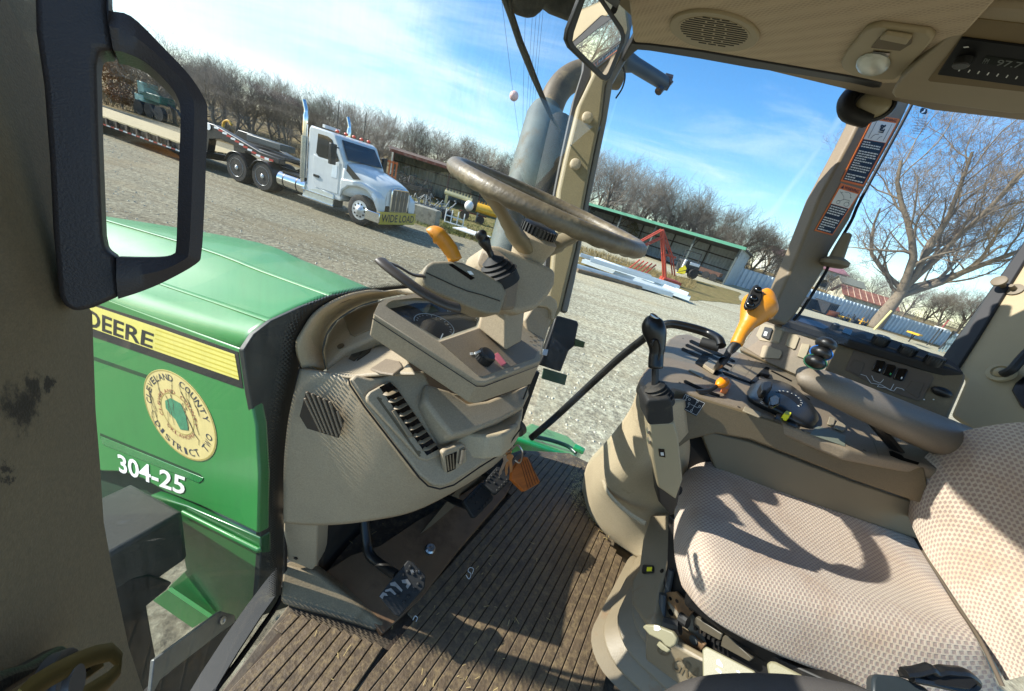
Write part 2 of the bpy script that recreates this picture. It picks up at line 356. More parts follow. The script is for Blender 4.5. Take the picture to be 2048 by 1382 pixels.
mi=N(t,'ShaderNodeMix',data_type='RGBA'); L(t,acc,0,mi,'Factor'); t.links.new(ltl,mi.inputs['A']); mi.inputs['B'].default_value=hx('1C1814'); L(t,mi,'Result',b,'Base Color')
# lock and catch at the lower left
lt=thing('door_latch','gold zinc latch plate with a black bar at the foot of the left pillar','latch',pp(100,1340))
zinc=M('zinc_plated','6E6236',.4,metal=.85,var=.25)
mb=MB(); mb.slab(pp,[(-80,1382),(0,1345),(35,1330),(70,1322),(136,1284),(150,1310),(60,1362),(-60,1440)],.01,.012); mb.build('latch_bar',black,lt,bevel=.003)
mb=MB(); mb.tube([pp(x,y,.028) for x,y in [(40,1400),(60,1378),(100,1352),(150,1326),(190,1310),(222,1304),(238,1318),(236,1340),(215,1362),(180,1385),(140,1410)]],[(.001,.0042)]*11,8,flat=pp.n)
mb.build('striker_loop',zinc,lt)
mb=MB(); mb.slab(pp,[(60,1382),(130,1345),(180,1322),(205,1316),(212,1332),(180,1356),(130,1382),(100,1420),(40,1420)],.002,.02)
mb.build('latch_plate',zinc,lt,bevel=.001)
mb=MB(); 
for q in ([(160,1340),(178,1330),(182,1338),(164,1350)],[(138,1352),(150,1345),(152,1356),(142,1362)],[(130,1390),(160,1366),(164,1372),(140,1392)]): mb.slab(pp,q,.002,.0225)
mb.build('slot',gloss,lt)
mb=MB(); c=pp(95,1388,.02); mb.lathe(c,pp.n,[(0,.015),(.005,.015),(.005,.012),(.007,.012),(.007,.008),(.009,.007)],24); mb.build('spring_cap',M('dull_steel','6A6764',.45,metal=.6),lt)
# grab handle
gh=thing('grab_handle','dark grey grab handle on the left pillar framing the yard','grab handle',P(150,600,.27))
gm=M('handle_plastic','3A3433',.5,bump=.25,bs=800,var=.08)
rail_=[(120,60,.285),(128,200,.28),(138,380,.28),(150,520,.28),(160,570,.28)]
ph=PLp((140,100,.205),(160,560,.225),(380,300,.245))
mb=MB()
mb.slab(ph,[(66,-60),(70,60),(86,170),(98,330),(104,460),(116,590),(126,612),(150,624),(186,616),(240,592),(232,512),(210,500),(204,470),(200,380),(196,280),(192,130),(196,98),(226,100),(216,20),(214,-60)],.022)
mb.build('handle_base',gm,gh,bevel=.007,seg=3)
mb=MB()
out=[(216,18),(250,28),(300,70),(345,115),(395,172),(414,215),(413,300),(408,400),(402,508),(392,528),(330,565),(235,598),(232,520),(250,514),(320,514),(345,511),(352,500),(356,380),(361,250),(358,205),(340,175),(300,135),(250,108),(228,100)]
# ring piece, thicker section
def band(mb,pl,outer,inner,t,off=0.):
    n=len(outer); a=[pl(x,y,off) for x,y in outer]; b=[pl(x,y,off) for x,y in inner]; v=-pl.n*t
    a2=[p+v for p in a]; b2=[p+v for p in b]; ma=[(p+q)/2+pl.n*t*.22 for p,q in zip(a,b)]
    mb.grid([a,ma,b,b2,a2,a])
HB_=1
outer=[(216,-10),(216,20),(262,32),(330,98),(380,152),(408,196),(415,225),(412,330),(408,430),(403,505),(392,528),(330,563),(280,584),(236,598)]
inner=[(224,60),(226,98),(246,104),(290,124),(335,166),(355,196),(361,230),(358,330),(355,420),(352,495),(346,508),(325,514),(280,515),(233,514)]
outer=[(p.x,p.y) for p in crm([(x,y,0) for x,y in outer],4)]; inner=[(p.x,p.y) for p in crm([(x,y,0) for x,y in inner],4)]
band(mb,ph,outer,inner,.022,.004)
mb.build('grip_loop',gm,gh,smooth=50)
# --- windscreen glass
wg=thing('windscreen','dusty curved glass windscreen in front of the steering wheel','windscreen',CU(.7,.59,.02))
mb=MB(); n=24
mb.grid([[CU(.02+i*1.30/n,wf_(.02+i*1.30/n),z) for i in range(n+1)] for z in (.0,.4,.8,1.2,1.62)])
mb.build('pane',glass('windscreen_glass',tint=(.97,.99,.975,1),dust=.05),wg,smooth=60)
fritm=bpy.data.materials.new('frit_dots'); fritm.use_nodes=True; t=fritm.node_tree; t.nodes.clear()
uvn=N(t,'ShaderNodeUVMap'); sp_=N(t,'ShaderNodeSeparateXYZ'); L(t,uvn,0,sp_,0)
# u: across (0 solid .. 1 clear), v: metres along
tr=N(t,'ShaderNodeBsdfTransparent'); bl=N(t,'ShaderNodeBsdfPrincipled'); bl.inputs['Base Color'].default_value=(.006,.006,.006,1); bl.inputs['Roughness'].default_value=.5
mpx=N(t,'ShaderNodeMapping'); mpx.inputs['Rotation'].default_value=(0,0,rad(45)); mpx.inputs['Scale'].default_value=(1,1,1)
vo=N(t,'ShaderNodeTexVoronoi',feature='F1',ins={'Scale':1.0,'Randomness':0.0}); 
cmb=N(t,'ShaderNodeCombineXYZ'); mu1=N(t,'ShaderNodeMath',operation='MULTIPLY',ins={1:7.0}); L(t,sp_,'X',mu1,0); mu2=N(t,'ShaderNodeMath',operation='MULTIPLY',ins={1:170.0}); L(t,sp_,'Y',mu2,0)
L(t,mu1,0,cmb,0); L(t,mu2,0,cmb,1); L(t,cmb,0,mpx,0); L(t,mpx,0,vo,'Vector')
thr=N(t,'ShaderNodeMapRange',ins={'From Min':.0,'From Max':1.0,'To Min':.85,'To Max':.05}); L(t,sp_,'X',thr,0)
lt_=N(t,'ShaderNodeMath',operation='LESS_THAN'); L(t,vo,'Distance',lt_,0); L(t,thr,0,lt_,1)
ms=N(t,'ShaderNodeMixShader'); L(t,lt_,0,ms,0); L(t,tr,0,ms,1); L(t,bl,0,ms,2); oo=N(t,'ShaderNodeOutputMaterial'); L(t,ms,0,oo,0)
def frit(name,inner,outer,parent,off=.0015,swap=False):
    # inner/outer: pixel polylines on the windscreen with equal counts
    mbx=MB(); A=crm([W(x,y,off) for x,y in inner],6); B=crm([W(x,y,off) for x,y in outer],6)
    rows=[[A[i]*(1-s)+B[i]*s for i in range(len(A))] for s in (0,.33,.66,1)]
    mbx.grid(rows); me=bpy.data.meshes.new(name); o0=wloc(parent); me.from_pydata([tuple(p-o0) for p in mbx.v],[],mbx.f); me.materials.append(fritm)
    ul=me.uv_layers.new(name='UVMap'); nn=len(A); acc=[0]
    for i in range(1,nn): acc.append(acc[-1]+(A[i]-A[i-1]).length)
    for lp in me.loops: i,j=divmod(lp.vertex_index,nn); ul.data[lp.index].uv=(i/3.0,acc[j])
    o=bpy.data.objects.new(name,me); COL.objects.link(o); o.parent=parent; return o
frit('ceramic_border',[(850,570),(740,584),(690,596),(640,620),(606,662),(596,740),(576,840),(567,940),(566,1040),(566,1120),(562,1190)],
     [(843,560),(730,570),(666,582),(610,602),(566,650),(548,740),(532,840),(528,940),(530,1040),(532,1120),(532,1196)],wg)
sealm=M('black_seal','0F0F10',.6,var=.2)
mb=MB(); mb.tube(crm([W(x,y,-.004) for x,y in [(850,571),(740,584),(690,597),(641,622),(607,664),(598,740),(579,840),(570,940),(569,1040),(569,1120),(564,1190),(520,1260),(470,1330),(430,1382),(380,1460)]],4),.006,8)
mb.build('rubber_seal',sealm,wg)
# --- right A pillar
ap=PLp((1115,380,1.12),(1100,620,1.1),(1230,120,1.16))
rpil=thing('windscreen_pillar','sunlit beige right windscreen pillar with two round bolt caps beside the exhaust pipe','pillar',ap(1110,620))
mb=MB(); mb.slab(ap,[(1246,-60),(1262,60),(1243,110),(1212,165),(1205,230),(1190,300),(1180,350),(1152,500),(1123,620),(1096,660),(1082,640),(1100,560),(1112,420),(1115,380),(1128,320),(1155,210),(1186,145),(1186,60),(1190,-60)],.05)
mb.build('pillar_cover',M('pillar_beige','8F8260',.5,grain=.15,bump=.5,bs=600,var=.06,dirt='6B5E45',dr=(.65,.85)),rpil,bevel=.012,seg=3)
mb=MB(); mb.slab(ap,[(1262,60),(1275,10),(1290,-60),(1246,-60),(1240,60),(1243,110),(1212,165),(1205,230),(1180,350),(1152,500),(1123,620),(1135,625),(1150,560),(1172,440),(1192,345),(1214,240),(1226,165),(1256,112)],.035,-.012)
mb.build('door_frame',M('frame_grey','7E7C74',.5),rpil,bevel=.004)
mb=MB(); mb.slab(ap,[(1170,60),(1186,60),(1186,145),(1155,210),(1128,320),(1115,380),(1112,420),(1095,600),(1084,640),(1074,630),(1086,560),(1098,440),(1108,380),(1124,300),(1146,200),(1165,140)],.02,-.02)
mb.build('rubber_seal',M('grey_seal','3A3A38',.6,bump=.2),rpil,bevel=.004)
for x,y in ((1174,237),(1150,330)):
    mb=MB(); mb.lathe(ap(x,y,.0),ap.n,[(0,.0175),(.008,.0175),(.011,.014),(.012,.006),(.012,.001)],22); mb.build('bolt_cap',cream,rpil,smooth=50)
mb=MB(); mb.tube(crm([ap(x,y,-.06) for x,y in [(1243,125),(1250,150),(1245,175),(1232,196)]],5),.003,6); mb.build('cable',rubber,rpil)
# --- headliner (roof)
hm=M('headliner','A5937A',.85,bump=0,var=.05)
t=hm.node_tree; b=t.nodes['Principled BSDF']; tcx=N(t,'ShaderNodeTexCoord'); vv=N(t,'ShaderNodeTexVoronoi',feature='F1',ins={'Scale':120,'Randomness':0.0}); L(t,tcx,'Object',vv,'Vector')
bu=N(t,'ShaderNodeBump',ins={'Strength':.5,'Distance':.002}); L(t,vv,'Distance',bu,'Height'); L(t,bu,0,b,'Normal')
mbx_=t.nodes.new('ShaderNodeMapRange'); mbx_.inputs['From Max'].default_value=.5; mbx_.inputs['To Min'].default_value=.72; mbx_.inputs['To Max'].default_value=1.15; L(t,vv,'Distance',mbx_,0)
bc=b.inputs['Base Color'].links[0].from_socket; sc_=N(t,'ShaderNodeVectorMath',operation='SCALE'); t.links.new(bc,sc_.inputs[0]); L(t,mbx_,0,sc_,'Scale'); L(t,sc_,0,b,'Base Color')
hp=PLp((1270,92,1.04),(1700,158,1.0),(1430,-20,.68))
rf=thing('roof_lining','tan woven roof lining over the right window','roof lining',hp(1450,60))
edge=[(1190,-80),(1255,-20),(1262,40),(1266,78),(1272,90),(1300,92),(1400,105),(1500,122),(1600,139),(1700,156),(1790,176),(1805,170),(1900,100),(2000,-10),(2030,-120)]
mb=MB(); mb.slab(hp,edge,.05); mb.build('panel',hm,rf,bevel=.004)
mb=MB(); mb.slab(hp,[(1262,86),(1272,88),(1300,90),(1400,103),(1500,120),(1600,137),(1700,154),(1762,168),(1762,180),(1700,166),(1600,150),(1500,136),(1400,118),(1300,102),(1276,100),(1268,106),(1250,124),(1243,120)],.03,.004); mb.build('window_seal',sealm,rf,bevel=.003)
# main roof: closes the cab above, from windscreen to rear
mb=MB(); pts=[CU(u,wf_(u)+.02,1.60) for u in (0,.2,.4,.6,.8,1.0,1.2,1.32)]+[CU(1.50,.1,1.6),CU(1.62,-.45,1.60),CU(1.5,-1.35,1.60),CU(-.1,-1.35,1.60)]
mb.prism(pts,V((0,0,.10))); struct(mb.build('cab_roof',M('roof_lining_plain','847662',.8),bevel=.02))
# windshield header with wiper motor cover at the top
hd=thing('wiper_motor_cover','dark grey speckled cover at the top of the windscreen beside the mirror','motor cover',W(1075,10,.01))
pw=PL(W(1000,10,-.02),W(1150,10,-.02),W(1075,60,-.02))
mb=MB(); mb.slab(pw,[(1014,-80),(1016,-10),(1030,20),(1045,32),(1060,37),(1072,35),(1083,26),(1092,16),(1110,30),(1146,44),(1165,48),(1185,20),(1200,-80)],.03); mb.build('cover',M('speckled_grey','3C3D3A',.7,bump=.6,bs=300,var=.4,vs=60),hd,bevel=.008)
# wiper
wp=thing('windscreen_wiper','long black wiper arm hanging outside the windscreen','wiper',W(1060,120,-.03))
def WT(l,off): return [W(x,y,off) for x,y in l]
mb=MB(); mb.tube(WT([(1000,-30),(1022,30),(1040,85),(1064,145),(1083,190),(1100,230),(1120,262)],-.035),[(.007,.011)]*4+[(.006,.009),(.005,.006),(.002,.003)],8,flat=FR); mb.build('arm',M('wiper_metal','3A3F3E',.55,var=.3,vs=40,dirt='8A8F88',dr=(.62,.8),ds=60),wp)
mb=MB(); mb.tube(WT([(1012,-30),(1026,30),(1038,70),(1056,112),(1070,150),(1090,200),(1106,240)],-.02),.004,6); mb.build('blade',rubber,wp)
# --- interior mirror
rin=ray(1195,85).normalized(); rout=(UR*.62-FR*.74+UP*.03).normalized()
mn=(rout-rin).normalized(); mc=P(1195,85,.82)
class MP: pass
mpl=PL.__new__(PL); mpl.o=mc; mpl.n=mn if mn.dot(CAM-mc)>0 else -mn
mi_=thing('rear_view_mirror','black framed rear view mirror hanging at the top of the right windscreen pillar','mirror',mc)
fr_=[(1168,-20),(1136,62),(1133,82),(1140,98),(1205,160),(1213,163),(1221,158),(1250,85),(1252,70),(1247,55),(1196,-20)]
mb=MB(); mb.slab(mpl,fr_,.012); mb.build('housing',black,mi_,bevel=.003)
mb=MB(); mb.slab(mpl,[(1177,-20),(1148,64),(1145,82),(1150,92),(1208,149),(1212,150),(1216,145),(1241,84),(1242,73),(1238,62),(1184,-20)],.001,.0005); mb.build('mirror_glass',M('mirror','E6EAEA',.015,metal=1,var=0),mi_)
mb=MB(); mb.slab(hp,[(1190,-30),(1225,-30),(1240,6),(1232,16),(1210,0)],.01,.02); mb.build('bracket',black,mi_); mb=MB(); mb.tube([P(1215,-30,.9),P(1232,8,.88),P(1228,20,.85)],.008,8); mb.build('bracket_arm',black,mi_)
# --- speaker grille in the lining
spk=thing('roof_speaker','oval beige speaker grille set in the tan roof lining','speaker',hp(1428,64))
def ello(cx,cy,rx,ry,a,n=40): return [(cx+rx*math.cos(t_)*math.cos(a)-ry*math.sin(t_)*math.sin(a),cy+rx*math.cos(t_)*math.sin(a)+ry*math.sin(t_)*math.cos(a)) for t_ in [2*math.pi*k/n for k in range(n)]]
ga=rad(9)
spm=M('speaker_beige','8F8163',.6,var=.05)
mb=MB(); mb.slab(hp,ello(1428,64,91,38,ga),.01,.006); mb.build('grille_ring',spm,spk,bevel=.003)
mb=MB(); mb.slab(hp,ello(1428,64,73,28,ga),.001,.0068); mb.build('grille_face',spm,spk)
mb=MB()
for k in range(-6,7):
    v=k/6.6; c=28*v; hw=70*math.sqrt(1-v*v)
    segs=3 if k%2==0 else 2
    for j in range(segs):
        a0=-hw+2*hw*j/segs+2; a1=-hw+2*hw*(j+1)/segs-2
        q=[(a0,c-.8),(a1,c-.8),(a1,c+.9),(a0,c+.9)]
        mb.slab(hp,[(1428+x*math.cos(ga)-y*math.sin(ga),64+x*math.sin(ga)+y*math.cos(ga)) for x,y in q],.0005,.0074)
mb.build('grille_slots',M('slot_dark','1A140D',.9),spk)
# --- dome light
dl=thing('dome_light','beige roof switch panel with a cracked clear dome lens beside the radio','dome light',hp(1775,100))
mb=MB(); mb.slab(hp,[(1680,128),(1688,142),(1705,152),(1760,160),(1790,160),(1805,150),(1862,86),(1867,76),(1855,66),(1760,53),(1742,56),(1728,62),(1690,108)],.012,.010); mb.build('bezel',spm,dl,bevel=.005,seg=3)
mb=MB(); mb.slab(hp,[(1742,96),(1758,76),(1772,68),(1824,76),(1822,88),(1800,102)],.002,.012); mb.build('switch_recess',M('recess_brown','57492F',.7),dl)
mb=MB(); mb.slab(hp,[(1757,80),(1770,68),(1822,77),(1812,91)],.008,.018); mb.build('rocker_switch',spm,dl,bevel=.003)
mb=MB(); mb.slab(hp,[(1746,103),(1780,107),(1776,115),(1742,110)],.001,.0125); mb.build('opening',gloss,dl)
mb=MB(); c=hp(1746,128,.012); ex=(hp(1780,128)-hp(1746,128)); ey=(hp(1746,144)-hp(1746,128)); mb.ell(c,ex,ey*1.15,hp.n*.016); mb.build('lens',M('frosted_lens','B9BBB0',.25,var=.1,vs=30),dl)
# --- radio housing in the roof, top right
px_=PLp((1790,178,.90),(2048,206,.80),(1930,30,.66))
ra=thing('overhead_radio','black car radio in a beige overhead housing at the top right','radio',px_(1960,110))
mb=MB(); mb.slab(px_,[(1782,188),(1786,178),(1800,160),(1845,118),(1898,72),(1938,16),(1950,8),(2100,16),(2250,30),(2250,250),(2048,228),(2020,228),(1835,203),(1788,197)],.05,.014)
mb.build('housing',M('housing_beige','8F8168',.6,bump=.2,bs=700,var=.05),ra,bevel=.006,seg=3)
mb=MB(); mb.slab(px_,[(1856,160),(1950,37),(2150,60),(2150,195),(1860,163)],.002,.0155); mb.build('recess',M('recess_brown2','6C5B3C',.7),ra)
rb=thing('_','','',V()) if False else None
mb=MB(); mb.slab(px_,[(1874,150),(1922,76),(2150,106),(2150,188)],.004,.019); fp=mb.build('radio_face',M('radio_black','0B0B0B',.6,spec=.15),ra,bevel=.002)
mb=MB(); c=px_(1930,118,.02); mb.lathe(c,px_.n,[(0,.014),(.012,.013),(.014,.011)],24); mb.build('volume_knob',black,ra)
mb=MB(); mb.slab(px_,[(1960,126),(1972,112),(2150,134),(2150,152)],.001,.0195); mb.build('display',M('lcd','1A1D19',.7,spec=.1),ra)
mb=MB(); text(mb,'97.7',quad(px_,(1990,131),(2040,137),(2048,125),(1998,119),.0205),.01); text(mb,'FM',quad(px_,(1964,127),(1974,128),(1980,118),(1970,117),.0205))
mb.build('display_digits',M('lcd_digits','363B35',.4),ra)
mb=MB()
for k in range(7):
    x=1916+k*19; y=142+k*2.6
    mb=MB(); mb.slab(px_,[(x,y),(x+4,y-5),(x+6,y-4),(x+2,y+1)],.0005,.0195); mb.build('button_mark',silver,ra)
mb=MB(); mb.slab(px_,[(1926,94),(1936,93),(1938,95),(1928,96)],.0005,.0195); mb.build('button_mark',silver,ra)
# --- B pillar with warning decals
bp=PLp((1600,630,1.20),(1760,240,1.20),(1650,630,1.22))
bpl=thing('door_pillar','dark brown pillar between the right door and the rear side window','pillar',bp(1590,632))
mb=MB(); mb.slab(bp,[(1738,160),(1825,196),(1800,250),(1720,395),(1700,440),(1660,505),(1648,540),(1600,618),(1588,636),(1572,650),(1545,640),(1545,622),(1596,505),(1640,392),(1700,280),(1722,236),(1726,190)],.05)
mb.build('pillar_cover',M('pillar_brown','786A55',.55,grain=.12,bump=.35,bs=700,var=.06),bpl,bevel=.008,seg=3)
mb=MB(); mb.tube(crm([bp(x,y,.004) for x,y in [(1828,200),(1800,254),(1722,398),(1702,443),(1664,508),(1652,543),(1604,620),(1588,640)]],4),.005,6); mb.build('rubber_seal',sealm,bpl)
wor=M('warning_orange','D9701C',.5,var=.06,vs=30,dirt='A7571A'); wbl=M('decal_black','121110',.5); wwh=M('decal_white','D8D5CC',.55,var=.05)
def decal(pts,hd_,pic,lines,seed,lab):
    A,B,C_,D=pts # ll, lr, ur, ul
    ql=quad(bp,A,B,C_,D,.0015)
    z=lambda s,t,o=.0: ql(s,t)+bp.n*o
    rect=lambda mb,s0,t0,s1,t1,o: mb.poly([z(s0,t0,o),z(s1,t0,o),z(s1,t1,o),z(s0,t1,o)])
    mb=MB(); mb.prism([z(0,0),z(1,0),z(1,1),z(0,1)],-bp.n*.001)
    dd=mb.build('warning_decal',wor,bpl,label=lab)
    mb=MB(); rect(mb,.06,.025,.94,pic[0]-.005,.0006); mb.build('text_panel',wbl,dd)
    mb=MB(); rect(mb,.06,pic[0],.94,pic[1],.0006); mb.build('picture_panel',wwh,dd)
    mb=MB(); text(mb,'WARNING',lambda s,t:z(.24+s*.66,hd_[0]+t*(hd_[1]-hd_[0]),.0007),.01)
    mb.poly([z(.09,hd_[0],.0007),z(.22,hd_[0],.0007),z(.155,hd_[1]+.004,.0007)])
    mb.build('decal_heading',wbl,dd)
    R=random.Random(seed); mb=MB(); n=lines
    for k in range(n):
        tt=pic[0]-.02-(pic[0]-.05)*(k+.5)/n; h=(pic[0]-.06)/n*.24
        if R.random()<.12: continue
        s=.10; e=.10+.78*(1 if R.random()<.7 else .3+.6*R.random())
        while s<e-.03:
            w_=min(e-s,.04+.10*R.random()); rect(mb,s,tt-h,s+w_,tt+h,.0009); s+=w_+.022
    mb.build('decal_text',wwh,dd); return dd,z
d1,z1=decal([(1629,461),(1665,471),(1725,379),(1682,366)],(.905,.97),(.575,.885),11,3,'lower orange and black decal showing a loader')
d2,z2=decal([(1681,362),(1727,373),(1800,238),(1748,230)],(.945,.985),(.64,.93),17,8,'upper orange and black decal showing a rolling vehicle')
def strokes(mb,z,segs,w_,o=.0012):
    for l in segs:
        for (a,b) in zip(l,l[1:]):
            A=z(*a,o);B=z(*b,o); d=(B-A).normalized(); q=bp.n.cross(d)*w_; mb.poly([A-q,B-q,B+q,A+q])
mb=MB(); strokes(mb,z2,[[(.2,.66),(.2,.91)],[(.8,.66),(.8,.91)],[(.3,.66),(.33,.70),(.4,.73),(.52,.74)],[(.55,.66),(.6,.70),(.68,.72)]],.0007)
for s,t_,a,b in ((.55,.80,.10,.012),(.48,.82,.03,.03),(.62,.80,.03,.03),(.5,.865,.08,.01),(.45,.86,.03,.022),(.58,.865,.03,.022),(.55,.77,.11,.008),(.53,.84,.03,.03)):
    mb.poly([z2(s+a*math.cos(k*.785),t_+b*math.sin(k*.785),.0012+.00005*len(mb.f)) for k in range(8)])
mb.build('pictogram',wbl,d2)
mb=MB(); strokes(mb,z1,[[(.25,.66),(.35,.66),(.5,.72),(.75,.72),(.78,.66)],[(.2,.82),(.3,.80),(.42,.76),(.5,.70)],[(.15,.84),(.2,.82),(.28,.84)],[(.35,.85),(.5,.87),(.65,.84),(.72,.77)],[(.68,.79),(.72,.77),(.76,.79)],
   [(.32+.08*math.cos(k*.785),.635+.035*math.sin(k*.785)) for k in range(9)],[(.72+.12*math.cos(k*.785),.64+.045*math.sin(k*.785)) for k in range(9)]],.0006)
mb.build('pictogram',wbl,d1)
# floodlight at the head of the pillar
wl=thing('work_light','round work light in a black rubber cover at the top of the brown pillar','work light',P(1735,215,1.12))
ax=(P(1752,200,.99)-P(1718,214,1.12)).normalized()
mb=MB(); mb.tube(crm([P(1765,175,1.1),P(1735,172,1.08),P(1706,184,1.1),P(1692,204,1.1),P(1698,228,1.1),P(1735,240,1.1)],4),.022,10); mb.build('rubber_cover',sealm,wl,smooth=60)
mb=MB(); mb.lathe(P(1742,212,1.10),ax,[(-.02,.030),(0,.052),(.02,.056),(.03,.053),(.032,.045),(.026,.044)],28,sx=.8,ref=UP); mb.build('lamp_rim',black,wl,smooth=50)
mb=MB(); mb.lathe(P(1744,210,1.085),ax,[(0,.046),(.012,.042),(.02,.03),(.024,.01),(.025,.001)],28,sx=.8,ref=UP); mb.build('lens',M('lamp_lens','8E8468',.3,var=.2),wl,smooth=60)
# coat hook cone on the pillar
hk=thing('coat_hook','dusty plastic cone mounted on the rear side window edge','knob',P(1680,500,1.18))
mb=MB(); a=P(1670,522,1.18);b=P(1692,474,1.16); mb.lathe(a,(b-a).normalized(),[(-.02,.028),(-.012,.040),(.0,.040),(.008,.028),(.012,.020),(.085,.013),(.09,.009)],22); mb.build('knob',M('dusty_knob','6F6552',.7,bump=.3),hk,smooth=40)
# --- right door glass, rear side glass
g1=[CU(1.285,.365,.0),CU(1.285,.365,1.58),CU(1.555,-.35,1.62),CU(1.50,-.16,.0)]
dg=thing('door_glass','clear glass of the right cab door facing the yard','door glass',bp(1400,600))
pd=PL(ap(1140,500,-.02),bp(1600,600,-.03),ap(1240,110,-.02))
mb=MB(); mb.poly([pd(x,y) for x,y in [(1268,88),(1730,160),(1545,660),(1165,935),(1050,905),(1130,560)]]); mb.build('pane',glass('side_glass',tint=(.95,.99,1,1),refl=.04,dust=.028),dg)
ps=PL(bp(1620,640,-.03),bp(1830,190,-.03),P(1905,735,1.32))
sg=thing('side_window','rear side window with an etched maker mark in its upper corner','window',ps(1750,600))
mb=MB(); mb.poly([ps(x,y) for x,y in [(1830,190),(2150,210),(2150,400),(1905,740),(1560,660)]]); mb.build('pane',MATS.get('x') or bpy.data.materials['side_glass'],sg)
etch=M('etched_mark','1D2A3A',.6)
mb=MB(); cx,cy=1847,222; mb.poly([ps(cx+x,cy+y,.002) for x,y in [(-6,-4),(-3,-7),(5,-5),(8,-2),(7,4),(4,7),(-5,5),(-8,2)]])
ml=MB(); ml.poly([ps(cx+x,cy+y,.003) for x,y in [(-4,2),(0,0),(2,-4),(4,-4),(3,1),(0,3),(-4,4)]]) 
R=random.Random(9)
for k in range(7):
    y=236+k*5.2; x=1832-k*1.5
    text(mb,''.join(R.choice('AEIMNORSTLD') for _ in range(9 if k else 10)),lambda s,t,x=x,y=y:ps(x+s*24,y+s*3-t*2.2,.002))
mb.build('etching',etch,sg); ml.build('etching_mark',M('sky_tint','B8D4EC',.6),sg)
# window gasket right, rear trim
pg=PLp((1900,735,1.32),(2048,490,1.32),(2010,740,1.2))
tr_=thing('rear_trim','shaded beige trim panel behind the rear side window at the far right','trim panel',pg(1980,740))
mb=MB(); mb.slab(pg,[(1893,738),(1912,742),(1930,760),(1900,830),(2010,905),(2200,905),(2200,250),(2062,500),(2020,560),(1960,660)],.03); mb.build('panel',M('rear_beige','9A8B6C',.65,bump=.2,var=.06),tr_,bevel=.01)
mb=MB(); mb.slab(pg,[(1878,722),(1896,742),(1912,742),(1960,668),(2022,566),(2070,488),(2130,400),(2100,380),(2040,494)],.02,.012); mb.build('window_gasket',sealm,tr_,bevel=.004)
mb=MB(); mb.lathe(pg(2003,746,.01),pg.n,[(0,.034),(.008,.032),(.010,.022),(.004,.018),(.012,.014),(.016,.002)],26); mb.build('fixing_boss',M('rear_beige',''),tr_,smooth=50)
mb=MB(); mb.tube(crm([pg(2006,748,.035),pg(2025,738,.05),pg(2048,712,.05),pg(2100,660,.05)],4),.012,10); mb.build('strut',sealm,tr_)
mb=MB(); c=pg(2005,570,.02); mb.lathe(c,pg.n,[(-.02,.008),(.02,.008),(.022,.020),(.03,.020),(.032,.015)],18); mb.lathe(pg(2030,580,.0),pg.n,[(0,.022),(.006,.022),(.008,.008),(.03,.006)],18); mb.build('window_catch',M('knob_brown','6A5F4C',.6),tr_,smooth=45)
mb=MB(); mb.slab(pg,[(2022,780),(2030,765),(2048,750),(2120,740),(2120,860),(2040,812)],.01,.012); mb.build('rear_pane',gloss,tr_,bevel=.004)
# ================================================================== DASHBOARD
dash=thing('dashboard','beige plastic dashboard with louvred vents below the windscreen','dashboard',PZ(700,1100,0))
def Wt(x,y,off=.014): return W(x,y,off)
rows=[[Wt(600,738),P(650,746,.655),P(702,757,.645),P(765,742,.67),P(850,772,.72),P(960,800,.80)],
 [Wt(578,830),P(640,838,.67),P(735,828,.645),P(830,870,.665),P(930,868,.74),P(1020,845,.86)],
 [Wt(568,920),P(640,928,.705),P(760,930,.675),P(870,945,.70),P(975,905,.78),P(1035,850,.88)],
 [Wt(567,1000),P(640,1000,.75),P(750,992,.71),P(860,990,.735),P(985,925,.80),P(1040,862,.90)],
 [Wt(567,1046),P(640,1051,.79),P(745,1041,.75),P(850,1014,.77),P(985,934,.83),P(1042,868,.92)]]
mb=MB(); mb.grid(dense(rows,5)); mb.build('lower_panel',beige,dash,solid=.012,smooth=60)
ld=PLp((570,1042,.80),(634,1050,.79),(625,1138,.90))
mb=MB(); mb.slab(ld,[(567,1036),(634,1046),(632,1132),(624,1141),(574,1120),(566,1090)],.05); mb.build('side_leg',beige,dash,bevel=.004)
mb=MB(); mb.lathe(ld(592,1116,.001),ld.n,[(0,.005),(.002,.005),(.002,.002)],12); mb.build('screw',black,dash)
# raised centre section with the long vent
cp=PLp((703,765,.612),(868,965,.655),(1025,858,.80))
mb=MB(); mb.slab(cp,[(700,760),(712,748),(740,756),(768,752),(790,738),(850,742),(872,800),(905,872),(962,868),(1035,845),(1040,852),(1006,902),(906,966),(888,973),(866,971),(838,950),(733,812)],.03,.004); mb.build('vent_surround',beige,dash,bevel=.007,seg=3)
mb=MB(); gl_=[(700,760),(712,748),(740,756),(768,752)]; mb.tube([cp(x,y,.001) for x,y in [(697,757),(700,770),(730,815),(838,955),(856,972),(880,978),(908,970),(960,934),(1008,904),(1042,856)]],.0016,5); mb.build('panel_gap',black,dash)
mb=MB(); mb.slab(cp,[(733,792),(740,783),(776,763),(788,765),(884,902),(880,912),(855,922),(840,918),(734,802)],.012,.012); vt=mb.build('long_air_vent',beige,dash,bevel=.003)
mb=MB(); mb.slab(cp,[(759,774),(780,764),(793,776),(878,898),(854,911)],.001,.0128); mb.build('vent_opening',gloss,vt)
mb=MB()
for k in range(9):
    s=(k+.7)/9.4; a=(761+s*92,777+s*130); b=(787+s*90,771+s*126)
    m_=((a[0]+b[0])/2-3,(a[1]+b[1])/2+5)
    mb.tube(crm([cp(a[0]+1,a[1],.013),cp(m_[0],m_[1],.020),cp(b[0],b[1],.013)],4),[(.0012,.0045)]*9,6,flat=cp.n)
mb.build('louvre_fins',M('fin_plastic','8A7B63',.45),vt)
mb=MB(); 
